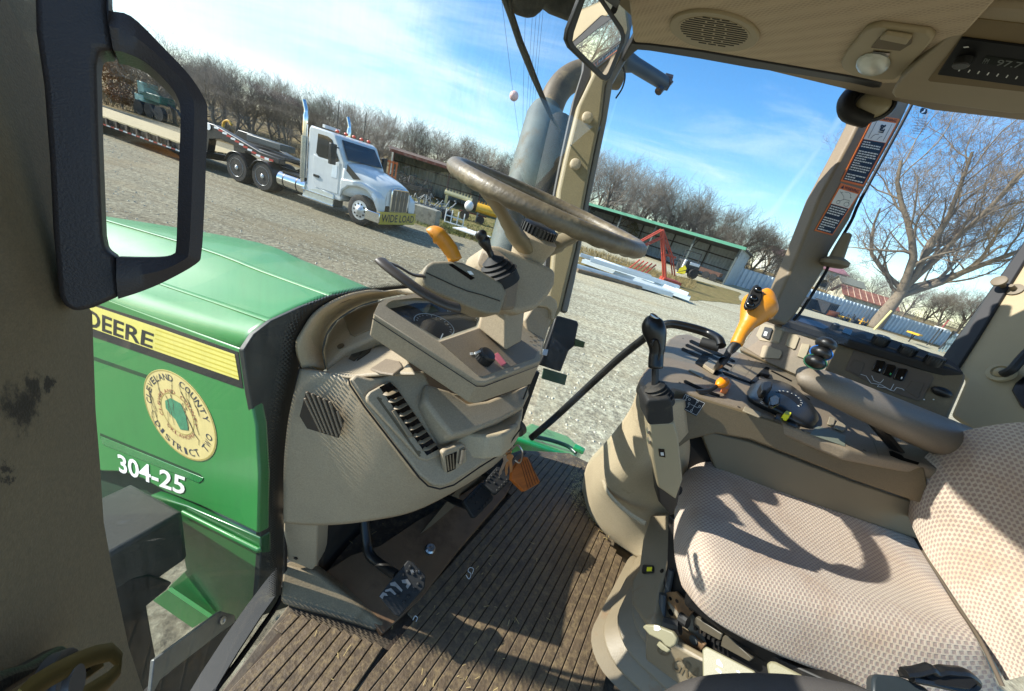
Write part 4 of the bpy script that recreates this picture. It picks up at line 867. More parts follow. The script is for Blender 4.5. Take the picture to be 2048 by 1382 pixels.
inset([Z5((735,655),(738,655),(735,720),(730,720)),Z5((815,720),(818,716),(910,592),(907,590)),Z5((720,665),(722,667),(798,572),(796,570))],taupe2,'panel_seam',t=.0004,off=.0008)
inset([Z5((855,745),(975,632),(1000,640),(990,665),(975,668),(945,695),(925,700),(915,725),(892,732),(880,760))],M('gate_black','060605',.8,spec=.1),'lever_gate')
inset([Z5((880,730),(905,700),(930,712),(905,742)),Z5((930,668),(955,645),(992,658),(1005,690),(960,680))],black,'gate_finger',t=.012,off=.013,bev=.002)
inset([Z5((1008,664),(1015,658),(1155,728),(1150,736)),Z5((960,705),(968,698),(1100,762),(1095,770)),Z5((1195,810),(1205,808),(1280,858),(1272,866))],M('gate_black','060605',.8,spec=.1),'slot_groove')
inset([Z5((815,935),(830,905),(940,950),(945,972),(930,982)),Z5((1400,1025),(1415,975),(1455,992),(1450,1020),(1440,1040)),Z5((1445,1050),(1470,1005),(1530,1035),(1525,1065),(1510,1078))],M('blank_grey2','8C806A',.5),'blank_button',t=.004,off=.006,bev=.0015)
inset([Z5((1278,1100),(1325,1040),(1525,1110),(1520,1182))],M('green_grey_plate','6E7263',.45),'cover_plate',t=.001,off=.0015)
Z8=lambda *pts:[(1350+x/2.597,850+y/2.597) for x,y in pts]
inset([Z8((1112,135),(1130,135),(1180,158),(1190,170),(1270,195),(1262,206),(1180,182),(1120,158))],M('gate_black',''),'rear_slot')
inset([Z8((1022,60),(1024,60),(1062,165),(1059,165))],taupe2,'panel_seam',t=.0004,off=.0008)
mb=MB()
for x,y in Z5((400,438),(940,612),(855,588),(378,745),(785,912),(1230,1078))+Z8((896,105),(985,133)): mb.lathe(K(x,y),kt.n,[(0,.0035),(.0012,.0035),(.0012,.0012)],10)
mb.build('screw',M('screw_dark','3A342A',.5),con)
# black symbol plate
syp=PL(kt(1353,782),kt(1420,800),kt(1400,800)-UP*.06+FR*.0-UR*.03)
a_,b_,c_,d_=(1356,813),(1393,832),(1411,806),(1370,787)
sym=quad(syp,a_,b_,c_,d_,.008)
mb=MB(); mb.prism([sym(0,0),sym(1,0),sym(1,1),sym(0,1)],-syp.n*.003); pl_=mb.build('symbol_plate',black,con)
mb=MB(); z_=lambda s,t:sym(s,t)+syp.n*.0008
def ln(mb,pts,w_):
    for (a,b) in zip(pts,pts[1:]):
        A=z_(*a);B=z_(*b);d=(B-A).normalized();q=syp.n.cross(d)*w_; mb.poly([A-q,B-q,B+q,A+q])
ln(mb,[(.03,.04),(.97,.04),(.97,.96),(.03,.96),(.03,.04)],.0004)
ln(mb,[(.15,.2),(.15,.8)],.0004); ln(mb,[(.1,.35),(.2,.35)],.0004); ln(mb,[(.1,.6),(.2,.6)],.0004); ln(mb,[(.45,.5),(.85,.5)],.0004); ln(mb,[(.65,.2),(.65,.8)],.0004)
ln(mb,[(.38,.2),(.42,.3),(.4,.45)],.0004)
for s,t_ in ((.3,.75),(.15,.88),(.65,.85),(.65,.15),(.38,.5),(.86,.62)): ln(mb,[(s+.045*math.cos(k*1.047),t_+.07*math.sin(k*1.047)) for k in range(7)],.0004)
mb.build('symbol_lines',silver,pl_)
# upright switch panel and rail below the window
a=K(1484,706);b=K(1650,779); sw_=PL(a,b,a+UP*.12+UR*.055)
mb=MB(); mb.slab(sw_,[(1478,700),(1485,690),(1508,655),(1548,626),(1560,628),(1900,728),(1932,748),(1930,762),(1900,830),(1895,846),(1760,800),(1640,770),(1560,738)],.04,.002); swp=mb.build('switch_panel',taupe2,con,bevel=.007,seg=3)
mb=MB(); mb.slab(sw_,[(1485,692),(1514,652),(1535,640),(1600,662),(1668,682),(1655,730),(1640,768),(1600,752),(1540,726)],.002,.005); mb.build('front_plate',taupe,con,bevel=.0015)
mb=MB(); mb.slab(sw_,[(1690,740),(1708,700),(1716,697),(1864,748),(1868,756),(1845,798),(1836,802),(1760,776)],.002,.005); mb.build('rear_plate',M('plate_brown','55483A',.5),con,bevel=.0015)
Z6=lambda *pts:[(1480+x/3.606,600+y/3.606) for x,y in pts]
def swi(lst,mat_,name,t=.008,off=.011,bev=.002,parent=con):
    for q in lst:
        mb=MB(); mb.slab(sw_,q,t,off); o=mb.build(name,mat_,parent,bevel=bev,seg=2)
    return o
bt_=M('button_beige','9A8C72',.5,var=.05)
swi([Z6((115,255),(150,178),(175,168),(315,205),(322,222),(285,310),(265,312),(140,290))],bt_,'button_bezel',.004,.008)
swi([Z6((232,268),(255,205),(310,222),(305,240),(282,308),(240,295)),Z6((325,325),(355,240),(415,252),(430,270),(400,350),(385,355)),Z6((145,400),(165,330),(185,325),(300,365),(305,385),(285,425),(150,415)),Z6((412,405),(445,312),(505,320),(500,345),(470,425))],bt_,'blank_button')
swi([Z6((152,262),(178,192),(232,202),(236,215),(212,285),(200,285))],black,'rocker_switch',.010,.014)
swi([Z6((168,255),(178,225),(200,230),(190,260))],silver,'switch_mark',.0005,.0145,0)
for q,mk in ((((950,508),(985,432),(1045,440),(1052,456),(1020,525),(1008,528)),'A'),(((1028,535),(1060,460),(1120,470),(1128,486),(1100,552),(1085,556)),'B'),(((1105,568),(1140,490),(1205,495),(1213,512),(1180,580),(1165,584)),'C')):
    mb=MB(); mb.slab(sw_,Z6(*q),.008,.012); o=mb.build('rocker_switch',gloss,con,bevel=.002)
    cx=sum(p[0] for p in Z6(*q))/6; cy=sum(p[1] for p in Z6(*q))/6
    mb=MB(); mb.slab(sw_,[(cx-3,cy+8),(cx-1,cy+4),(cx+2,cy+5),(cx,cy+9)],.0004,.0126); mb.build('switch_mark',silver if mk!='B' else M('switch_green','2F8A50',.4),o)
swi([Z6((780,505),(825,428),(895,450),(900,465),(865,545),(850,545)),Z6((1195,650),(1240,580),(1330,600),(1290,705),(1270,705))],M('blank_brown','514537',.5),'blank_cover',.003,.007)
mb=MB()
def gl(pts,w_=.0007):
    for (a,b) in zip(pts,pts[1:]):
        A=sw_(*a,.0056);B=sw_(*b,.0056);d=(B-A).normalized();q=sw_.n.cross(d)*w_; mb.poly([A-q,B-q,B+q,A+q])
for l in (((870,535),(910,548),(945,600),(985,605)),((950,545),(965,580),(1010,600),(1030,580),(1035,570)),((985,605),(1020,612),(1060,635),(1085,650),(1110,605)),((1085,650),(1110,655),(1130,630),(1170,640),(1185,652)),((1000,615),(990,625),(1050,632))): gl(Z6(*l))
mb.build('implement_diagram',silver,con)
# side rail on top of the panel with knobs
rl=PL(sw_(1560,628,.0),sw_(1925,746,.0),sw_(1560,628,.0)+UR*.07+UP*.015)
rm=M('rail_slate','2E2B28',.65,spec=.2,bump=.2,bs=600)
mb=MB(); mb.slab(rl,[(1545,632),(1562,620),(1590,626),(1640,638),(1730,661),(1810,686),(1890,714),(1915,728),(1930,746),(1896,738),(1760,698),(1674,672),(1600,648)],.03,.004); mb.build('window_rail',rm,con,bevel=.006,seg=3)
def knob(x,y,r,h,mk=None,mat_=None):
    a=rl(x,y,.004); ax=(UP*.95-UR*.15+FR*.1).normalized()
    mb=MB(); mb.lathe(a,ax,[(-.004,r*.95),(h*.3,r),(h*.85,r*.93),(h,r*.8),(h+.001,.001)],24,sx=1.0); o=mb.build('rotary_knob',mat_ or black,con,smooth=40)
    mb=MB(); e=ax.orthogonal().normalized(); e_=ax.cross(e)
    for k in range(18):
        t_=k*math.pi/9; q=e*math.cos(t_)+e_*math.sin(t_); mb.box(a+ax*h*.5+q*r*.97,q*.0012,ax.cross(q)*.0014,ax*h*.38)
    mb.build('knob_ridges',mat_ or black,o)
    if mk: mb=MB(); q=(-UR*.7+FR*.3).normalized(); mb.box(a+ax*(h+.0008)+q*r*.3,q*r*.45,ax.cross(q)*.0014,ax*.0006); mb.build('pointer_mark',white,o)
knob(1757,688,.023,.030,1); knob(1811,707,.023,.028); knob(1864,727,.023,.028); knob(1667,658,.0125,.022)
mb=MB(); mb.slab(rl,[(1684,664),(1690,655),(1706,660),(1701,670)],.004,.009); mb.build('rail_switch',gloss,con,bevel=.001)
mb=MB(); mb.slab(rl,[(1596,642),(1602,635),(1640,644),(1658,654),(1648,658)],.001,.006); mb.build('rail_tray',M('tray_blue','2C2F3A',.35),con)
mb=MB(); c=sw_(1883,784,.012); mb.ell(c,sw_.n.cross(UP)*.026,sw_.n.cross(sw_.n.cross(UP))*.016,sw_.n*.016); mb.build('socket_cap',black,con)
mb=MB()
for x,y in ((1848,799),(1867,799)): mb.lathe(sw_(x,y,.004),sw_.n,[(0,.002),(.0015,.0018),(.0015,.0003)],8)
mb.build('rivet',white,con)
# ---- big orange lever
bl_=thing('joystick','large orange joystick with three black buttons on a black rod','joystick',K(1430,738))
mb=MB(); mb.tube([K(1432,738,-.01),P(1446,722,.81),P(1462,700,.82),P(1480,680,.83)],[.0095,.0095,.010,.011],12); mb.build('rod',black,bl_,smooth=60)
mb=MB(); ctr=crm([P(1472,690,.826),P(1482,668,.832),P(1497,645,.84),P(1512,622,.848),P(1524,604,.85),P(1532,590,.85),P(1535,576,.85)],5)
rr=[(.0135,.0135)]*6+[(.0150,.0145)]*2+[(.017,.016)]*2+[(.020,.019),(.0235,.021),(.027,.024),(.030,.027),(.0335,.030),(.036,.033),(.038,.034),(.0395,.035),(.040,.0355),(.0395,.035),(.0375,.034),(.0345,.032),(.031,.029),(.028,.026),(.0245,.023),(.021,.020),(.018,.017),(.0145,.014),(.011,.010),(.007,.007),(.002,.002)]
mb.tube(ctr,rr[:len(ctr)],18,flat=XR); mb.build('grip',orange,bl_,smooth=80,sub=1)
bz=PLp((1492,600,.826),(1526,575,.826),(1512,612,.812))
mb=MB(); mb.slab(bz,Z5((822,205),(835,170),(862,110),(885,75),(905,62),(930,68),(948,95),(955,130),(950,165),(935,195),(905,222),(870,232),(835,230)),.012,.0); fcp=mb.build('button_plate',black,bl_,bevel=.004,seg=3)
for x,y in Z5((918,100),(885,158),(862,202)):
    mb=MB(); e=bz.n.orthogonal().normalized(); mb.ell(bz(x,y,.002),e*.0085,bz.n.cross(e)*.0085,bz.n*.006,14,8); mb.build('button',gloss,bl_)
mb=MB(); mb.ell(P(1531,634,.838),XR*.008,YU*.012,fw*.012,12,8); mb.build('rocker_button',M('amber_button','A8641E',.4),bl_)
# ---- small orange lever, orange button
ts_=thing('throttle_lever','short black lever tipped with an orange knob on the console','lever',K(1405,785))
mb=MB(); mb.tube(crm([K(1395,784,.002),K(1415,782,.01),K(1428,776,.02),K(1436,770,.026)],4),[(.006,.009)]*5+[(.005,.006)]*4+[(.005,.005)]*4,10,flat=UP); mb.build('lever_arm',black,ts_,smooth=60)
mb=MB(); mb.tube(crm([K(1433,772,.024),K(1440,768,.03),K(1448,763,.034),K(1455,760,.036)],4),[.006]*2+[.0085,.0105,.0125,.014,.0145,.0145,.014,.0125,.0095,.006,.002],14); mb.build('knob',M('bright_orange','F08C10',.35),ts_,smooth=80)
mb=MB(); mb.prism([K(1439,785,.0),K(1452,789,.0),K(1459,776,.0),K(1448,771,.0)],kt.n*.016); o=mb.build('orange_switch',M('salmon_switch','D97A45',.5),con,bevel=.003)
# ---- black control pod with dial
cpd=thing('control_pod','curved black hydraulic control pod with a lettered dial on the console','control pod',K(1565,830))
def KZ(x,y,h): return K(x,y,h)
rows=[]
for (xa,ya,xb,yb,h) in ((1493,785,1505,765,.004),(1496,800,1520,763,.020),(1512,812,1548,770,.034),(1532,822,1574,782,.040),(1556,832,1600,802,.038),(1582,846,1620,820,.030),(1610,855,1632,835,.018),(1626,856,1636,842,.006)):
    A=K(xa,ya,.0);B=K(xb,yb,.0); c=(A+B)/2+kt.n*h
    rows.append([A,A+kt.n*h*.55,A*.7+B*.3+kt.n*h*.95,c+kt.n*.002,A*.3+B*.7+kt.n*h*.95,B+kt.n*h*.55,B])
mb=MB(); mb.grid(dense(rows,4)); mb.build('pod_shell',M('pod_black','1C1D1E',.33,bump=.15,bs=700,dirt='6B6458',dr=(.62,.85),ds=30),cpd,smooth=60)
dn=(kt.n*.8-UR*.25+FR*.1).normalized(); dc=K(1574,800,.030)
mb=MB(); mb.lathe(dc,dn,[(-.01,.034),(.004,.034),(.006,.030),(.006,.026)],36); mb.build('dial_ring',black,cpd,smooth=40)
mb=MB(); e=dn.orthogonal().normalized(); e_=dn.cross(e)
for k in range(11):
    t_=-1.9+k*.33; q=e*math.cos(t_)+e_*math.sin(t_); q2=dn.cross(q); a=dc+dn*.0066+q*.031
    text(mb,'1234567890F'[k],lambda s,t,a=a,q=q,q2=q2:a+q2*(s-.5)*.0035-q*(t-.5)*.0045)
def MPL(x,y): return K(x,y,.0465)
text(mb,'M O',quad(PL(K(1526,812,.036),K(1534,796,.036),K(1520,810,.030)),(1525,808),(1528,795),(1523,793),(1520,805),.002))
mb.build('dial_lettering',silver,cpd)
mb=MB(); mb.slab(kt,Z5((940,760),(950,735),(990,730),(1025,745),(1020,775),(985,800),(950,795)),.026,.060); mb.build('thumb_wheel',black,cpd,bevel=.005,seg=3)
mb=MB(); mb.slab(kt,Z5((1000,840),(1040,825),(1075,850),(1070,890),(1030,905),(1000,895)),.010,.050); mb.build('rocker_button',gloss,cpd,bevel=.003)
mb=MB(); mb.prism([K(1560,838,.004),K(1572,843,.004),K(1581,832,.004),K(1569,828,.004)],kt.n*.018); ys=mb.build('yellow_switch',yellow,con,bevel=.002)
mb=MB(); mb.prism([K(1547,842,0),K(1562,848,0),K(1566,834,0),K(1552,830,0)],kt.n*.008); mb.prism([K(1572,850,0),K(1592,858,0),K(1598,848,0),K(1580,840,0)],kt.n*.005); mb.build('switch_base',black,con,bevel=.001)
# ---- blue / green ringed hydraulic levers
hlv=thing('hydraulic_levers','cluster of black lever tips with blue and green rings behind the armrest','hydraulic levers',K(1600,760))
for (x0,y0,x1,y1,mm) in ((1618,735,1652,688,None),(1608,752,1642,706,'1E5FA8'),(1598,768,1630,724,'1F5A3A')):
    mb=MB(); a=K(x0,y0,.0); b=P(x1,y1,.80); ax=(b-a).normalized(); mb.tube([a,b],.005,8); mb.lathe(b,ax,[(-.016,.009),(-.008,.017),(-.002,.020),(.002,.020),(.008,.018),(.018,.013),(.023,.007)],24,sx=.75,ref=UP); o=mb.build('lever_tip',black,hlv,smooth=50)
    if mm: mb=MB(); mb.lathe(b,ax,[(-.005,.0195),(-.005,.0215),(.005,.0215),(.005,.0195)],24,sx=.76,ref=UP,cap=False); mb.build('colour_ring',M('ring_'+mm,mm,.4),o)
# ---- armrest
ar=thing('armrest','long padded taupe armrest running back over the console','armrest',K(1800,900))
al=crm([P(1595,757,.88),P(1612,757,.87),P(1650,772,.86),P(1720,803,.87),P(1800,838,.89),P(1880,872,.93),P(1960,905,.98),P(2060,945,1.02)],4)
n=len(al); rr=[(.022,.012),(.036,.022),(.042,.026),(.045,.029)]+[(.048+.0013*k,.031+.0012*k) for k in range(n-4)]
mb=MB(); mb.tube(al,rr,18,flat=(UR*.9-FR*.25)); mb.build('armrest_pad',M('armrest_vinyl','776C5D',.5,grain=.12,bump=.35,bs=800,var=.05),ar,smooth=80,sub=1)
mb=MB(); mb.tube([al[14]-UP*.03,al[18]-UP*.08],.012,8); mb.build('armrest_arm',black,ar)
# ---- black loader joystick on a beige post
lj=thing('loader_joystick','black joystick with a rubber boot on a beige post beside the seat','joystick',PZ(1330,1060,.1))
mb=MB(); pj_=PLp((1300,850,.66),(1350,850,.655),(1330,985,.74))
mb.slab(pj_,[(1297,848),(1349,845),(1357,870),(1366,960),(1352,1000),(1316,975),(1305,920)],.045); mb.build('post',M('post_beige','978A6E',.5,bump=.2,bs=700,var=.05),lj,bevel=.004)
mb=MB(); mb.slab(pj_,[(1312,945),(1352,950),(1366,950),(1356,1010),(1344,1034),(1318,1005)],.045,-.004); mb.build('post_base',M('post_dark','23211E',.6),lj,bevel=.004)
mb=MB(); mb.slab(pj_,[(1317,898),(1329,899),(1331,915),(1319,913)],.001,.0012); mb.build('key_slot',gloss,lj)
text_=MB(); text_.slab(pj_,[(1321,905),(1327,905),(1328,911),(1322,911)],.0004,.002); text_.build('slot_mark',silver,lj)
mb=MB(); mb.slab(pj_,[(1295,862),(1299,862),(1299,868),(1295,868)],.01,.0); mb.slab(pj_,[(1297,882),(1301,882),(1301,888),(1297,888)],.01,.0); mb.build('screw',chrome,lj)
mb=MB(); pb=PLp((1291,812,.645),(1347,806,.64),(1320,846,.66)); mb.slab(pb,[(1291,810),(1296,800),(1340,796),(1346,806),(1349,843),(1340,849),(1300,851),(1295,846)],.05,.004); mb.build('boot_box',rubber,lj,bevel=.006,seg=3)
jb=P(1318,800,.665); jt=P(1312,735,.645); ax=(P(1306,768,.655)-jb).normalized()
mb=MB(); pr=[(-.01,.024)]
for k in range(5): pr+=[(.000+k*.0068,.0245-k*.0019),(.003+k*.0068,.0262-k*.0019),(.0055+k*.0068,.0222-k*.0019)]
pr+=[(.036,.012)]; mb.lathe(jb,ax,pr,26,sx=1.1,ref=XR); mb.build('bellows_boot',rubber,lj,smooth=25)
mb=MB(); mb.tube([P(1310,770,.655),P(1311,732,.650)],.0065,10); mb.build('shaft',black,lj)
mb=MB(); gr=crm([P(1311,738,.65),P(1312,715,.65),P(1314,695,.648),P(1311,672,.645),P(1306,652,.642),P(1303,638,.64),P(1302,630,.64)],5)
rr=[(.011,.010)]+[(.0135,.012)]*4+[(.0135,.012),(.0132,.012),(.013,.012),(.0135,.0125),(.014,.013),(.0145,.0135),(.0155,.0142),(.0165,.015),(.0175,.016),(.0185,.017),(.0195,.018),(.0205,.0188),(.021,.0192),(.0212,.0195),(.021,.0193),(.0205,.0188),(.0198,.018),(.019,.0172),(.0178,.016),(.016,.0145),(.014,.0125),(.012,.0105),(.010,.0085),(.0075,.0065),(.005,.004),(.002,.0015)]
mb.tube(gr,rr[:len(gr)],18,flat=XR); mb.build('grip',M('grip_black','121314',.32,bump=.1,bs=900,dirt='4A463F',dr=(.66,.9),ds=30),lj,smooth=80,sub=1)
mb=MB(); mb.tube(crm([P(1303,690,.634),P(1307,680,.631),P(1316,682,.632),P(1320,700,.636),P(1316,720,.640)],4),[(.004,.002)]*17,8,flat=fw); mb.build('trigger_rim',black,lj,smooth=60)
mb=MB(); mb.ell(P(1309,634,.632),(XR*.8-YU*.6)*.010,(XR*.6+YU*.8)*.005,fw*.004,14,8); mb.build('button',chrome,lj)
# ---- door pull rail seen through the right door window
dr_=thing('door_strut','black tubular door pull running down to the right door sill','door strut',P(1068,872,1.55))
mb=MB(); mb.tube(crm([P(1062,876,1.56),P(1110,835,1.50),P(1180,770,1.42),P(1240,715,1.34),P(1292,674,1.26),P(1318,655,1.2),P(1342,648,1.18),P(1380,655,1.16),P(1415,666,1.14),P(1436,678,1.1),P(1442,692,1.08)],5),.0145,12); mb.build('tube',M('black_tube','121212',.3,var=.2),dr_,smooth=60)
mb=MB(); mb.tube([P(1402,684,1.12),P(1438,694,1.09)],.016,10); mb.build('mount',rubber,dr_,smooth=60)
dh=thing('door_lock_case','black door latch case with a green tag hanging beyond the windscreen pillar','door latch',P(1125,690,1.25))
dlp=PLp((1100,650,1.22),(1150,660,1.25),(1110,740,1.24))
mb=MB(); mb.slab(dlp,[(1112,632),(1120,632),(1155,642),(1158,648),(1151,682),(1150,692),(1138,702),(1122,744),(1079,730),(1084,716),(1104,660)],.03); mb.build('latch_case',M('case_black','0B0B0B',.45,var=.2),dh,bevel=.005)
mb=MB(); mb.slab(dlp,[(1151,677),(1171,684),(1168,696),(1149,692)],.012); mb.build('green_tab',M('tab_green','41552A',.5),dh,bevel=.003)
mb=MB(); mb.slab(dlp,[(1087,736),(1135,750),(1130,771),(1083,757)],.004,-.02); mb.build('green_plate',M('plate_green','3C5A44',.5,var=.1),dh,bevel=.002)
mb=MB(); mb.slab(dlp,[(1087,698),(1097,699),(1094,712),(1084,710)],.01,.01); mb.build('latch_pin',chrome,dh,bevel=.001)
mb=MB(); mb.tube(crm([P(1141,515,1.22),P(1138,560,1.22),P(1133,590,1.22),P(1117,605,1.22)],4),.012,8); o=mb.build('door_handle_bar',rubber,dh,smooth=60)
# ================================================================== SEAT
seat=thing('driver_seat','cream and purple checked fabric driver seat on a beige bellows suspension','driver seat',PZ(1330,1330,0))
fab=bpy.data.materials.new('woven_fabric'); fab.use_nodes=True; t=fab.node_tree; b=t.nodes['Principled BSDF']; b.inputs['Roughness'].default_value=.95; b.inputs['Specular IOR Level'].default_value=.15; b.inputs['Sheen Weight'].default_value=.25
uvn=N(t,'ShaderNodeUVMap'); 
mpn=N(t,'ShaderNodeMapping'); L(t,uvn,0,mpn,0); mpn.inputs['Scale'].default_value=(90,114,1)
sp_=N(t,'ShaderNodeSeparateXYZ'); L(t,mpn,0,sp_,0)
def mth(op,a,b_=None,v=None):
    n=N(t,'ShaderNodeMath',operation=op)
    if isinstance(a,tuple): L(t,a[0],a[1],n,0)
    else: n.inputs[0].default_value=a
    if b_ is not None: L(t,b_[0],b_[1],n,1)
    if v is not None: n.inputs[1].default_value=v
    return (n,0)
vrow=mth('FLOOR',(sp_,'Y')); par=mth('MULTIPLY',mth('FRACT',mth('MULTIPLY',vrow,v=.5)),v=1.0) # 0 / .5 shift
xs=mth('ADD',(sp_,'X'),par); fx=mth('ABSOLUTE',mth('SUBTRACT',mth('FRACT',xs),v=.5)); fy=mth('ABSOLUTE',mth('SUBTRACT',mth('FRACT',(sp_,'Y')),v=.5))
inx=N(t,'ShaderNodeMapRange',interpolation_type='SMOOTHSTEP',ins={'From Min':.22,'From Max':.34,'To Min':1,'To Max':0}); L(t,fx[0],0,inx,0)
iny=N(t,'ShaderNodeMapRange',interpolation_type='SMOOTHSTEP',ins={'From Min':.30,'From Max':.44,'To Min':1,'To Max':0}); L(t,fy[0],0,iny,0)
dot=mth('MULTIPLY',(inx,0),(iny,0))
nz=N(t,'ShaderNodeTexNoise',ins={'Scale':4.0,'Detail':5}); L(t,mpn,0,nz,'Vector')
nz2=N(t,'ShaderNodeMapRange',ins={'From Min':.3,'From Max':.7,'To Min':.55,'To Max':1.0}); L(t,nz,0,nz2,0)
dotm=mth('MULTIPLY',dot,(nz2,0))
wv=N(t,'ShaderNodeTexWave',wave_type='BANDS',ins={'Scale':4.5,'Distortion':.6}); L(t,mpn,0,wv,'Vector')
base=N(t,'ShaderNodeMix',data_type='RGBA'); tcn=N(t,'ShaderNodeTexCoord'); st=N(t,'ShaderNodeTexNoise',ins={'Scale':9,'Detail':8,'Roughness':.7}); L(t,tcn,'Object',st,'Vector')
stm=N(t,'ShaderNodeMapRange',ins={'From Min':.48,'From Max':.72,'To Min':0,'To Max':.75}); L(t,st,0,stm,0); L(t,stm,0,base,'Factor'); base.inputs['A'].default_value=hx('DECCB4'); base.inputs['B'].default_value=hx('C09F7C')
wmx=N(t,'ShaderNodeMix',data_type='RGBA',blend_type='MULTIPLY'); wmx.inputs['Factor'].default_value=.35; L(t,base,'Result',wmx,'A'); L(t,wv,0,wmx,'B')
fm=N(t,'ShaderNodeMix',data_type='RGBA'); L(t,dotm[0],0,fm,'Factor'); L(t,wmx,'Result',fm,'A'); fm.inputs['B'].default_value=hx('9C8379'); L(t,fm,'Result',b,'Base Color')
hb=mth('SUBTRACT',1.0,dot); hb2=mth('ADD',hb,mth('MULTIPLY',(wv,0),v=.25)); bu=N(t,'ShaderNodeBump',ins={'Strength':.8,'Distance':.0016}); L(t,hb2[0],0,bu,'Height'); L(t,bu,0,b,'Normal')
def uvgrid(name,rows,parent,k,sx,sy,under=None,mat_=None,swirl=0.):
    g=dense(rows,k); m_,n=len(g),len(g[0])
    if under is not None: # roll the border under, away from the surface
        ctr=sum((p for r in g for p in r),V())/(m_*n)
        def off(p,a,b_): q=p-ctr; q.z=0; return p-q.normalized()*a+UP*(-b_)
        g=[[off(p,.012,.008) for p in g[0]]]+g+[[off(p,.012,.008) for p in g[-1]]]
        g=[[off(r[0],.012,.008)]+r+[off(r[-1],.012,.008)] for r in g]
        g=[[off(p,.05,under) for p in g[0]]]+g+[[off(p,.05,under) for p in g[-1]]]
        g=[[off(r[0],.05,under)]+r+[off(r[-1],.05,under)] for r in g]; m_,n=len(g),len(g[0])
    acc=[[None]*n for _ in range(m_)]
    mid=m_//2; midc=n//2
    uu=[0]
    for j in range(1,n): uu.append(uu[-1]+(g[mid][j]-g[mid][j-1]).length)
    v_=[0]
    for i in range(1,m_): v_.append(v_[-1]+(g[i][midc]-g[i-1][midc]).length)
    me=bpy.data.meshes.new(name); o0=wloc(parent)
    me.from_pydata([tuple(p-o0) for r in g for p in r],[],[[i*n+j,i*n+j+1,(i+1)*n+j+1,(i+1)*n+j] for i in range(m_-1) for j in range(n-1)])
    ul=me.uv_layers.new(name='UVMap')
    for lp in me.loops: i,j=divmod(lp.vertex_index,n); ul.data[lp.index].uv=(v_[i]*sx,uu[j]*sy)
    me.materials.append(mat_ or fab); me.shade_smooth(); bm=bmesh.new(); bm.from_mesh(me); bmesh.ops.recalc_face_normals(bm,faces=bm.faces)
    if sum((f.normal.dot((CAM-o0)-f.calc_center_median()) for f in bm.faces))<0: bmesh.ops.reverse_faces(bm,faces=bm.faces)
    bm.to_mesh(me); bm.free()
    o=bpy.data.objects.new(name,me); COL.objects.link(o); o.parent=parent; s_=o.modifiers.new('sub','SUBSURF'); s_.levels=1; s_.render_levels=1
    return o
cr_=[[(1402,902,.455),(1372,935,.45),(1352,985,.44),(1346,1045,.43),(1347,1110,.42),(1362,1172,.40)],
 [(1440,890,.485),(1418,925,.515),(1405,985,.52),(1402,1055,.52),(1408,1140,.505),(1415,1234,.42)],
 [(1525,897,.49),(1525,935,.52),(1525,1005,.515),(1525,1085,.52),(1530,1175,.53),(1520,1296,.43)],
 [(1640,933,.49),(1648,975,.52),(1658,1045,.51),(1668,1125,.51),(1685,1215,.54),(1660,1354,.43)],
 [(1738,982,.49),(1760,1028,.515),(1788,1098,.505),(1815,1175,.51),(1850,1262,.545),(1850,1425,.43)],
 [(1815,1045,.49),(1838,1090,.51),(1876,1150,.505),(1915,1212,.515),(1960,1280,.54),(2015,1400,.45)]]
uvgrid('seat_cushion',[[PZ(*q) for q in r] for r in cr_],seat,5,1,1,under=.02)
br_=[[(1813,1022,.985),(1812,985,.975),(1822,950,.96),(1855,908,.93),(1912,868,.88),(1975,852,.83),(2050,844,.77),(2140,850,.70)],
 [(1822,1048,.93),(1830,1010,.92),(1850,978,.90),(1890,945,.87),(1945,918,.82),(2010,905,.77),(2080,905,.71),(2170,920,.64)],
 [(1850,1105,.885),(1868,1075,.875),(1895,1050,.855),(1935,1030,.82),(1990,1012,.78),(2050,1005,.73),(2120,1010,.67),(2210,1030,.60)],
 [(1900,1180,.82),(1920,1155,.81),(1950,1140,.79),(1990,1125,.765),(2040,1115,.73),(2100,1115,.68),(2170,1125,.63),(2260,1140,.57)],
 [(1955,1265,.755),(1978,1250,.745),(2005,1240,.73),(2045,1235,.70),(2100,1230,.67),(2160,1230,.62),(2230,1240,.57),(2320,1260,.52)],
 [(2010,1362,.69),(2035,1355,.68),(2060,1350,.665),(2100,1350,.64),(2150,1350,.61),(2210,1355,.57),(2280,1360,.53),(2370,1380,.48)]]
ubg=uvgrid('backrest',[[P(*q) for q in r] for r in br_],seat,5,1,1)
mb=MB(); mb.tube(crm([PZ(x,y,z+.004) for x,y,z in [(1815,1045,.49),(1838,1090,.505),(1876,1150,.50),(1915,1212,.508),(1960,1280,.53),(2005,1372,.50)]],4),.0035,8); mb.build('seam_piping',M('seam_dark','5A4E40',.9),seat,smooth=60)
s9=rad(31); RS=V((math.sin(s9),math.cos(s9),0)); FS=V((-math.cos(s9),math.sin(s9),0)); C0=PZ(1650,1130,.52)
def SF(r,f,z): p=C0+RS*r+FS*f; p.z=FZ+z; return p
# under frame
mb=MB(); mb.prism([SF(-.20,.20,.36),SF(.33,.20,.36),SF(.36,-.28,.36),SF(-.16,-.28,.36)],V((0,0,.05))); mb.build('seat_pan',black,seat,bevel=.01)
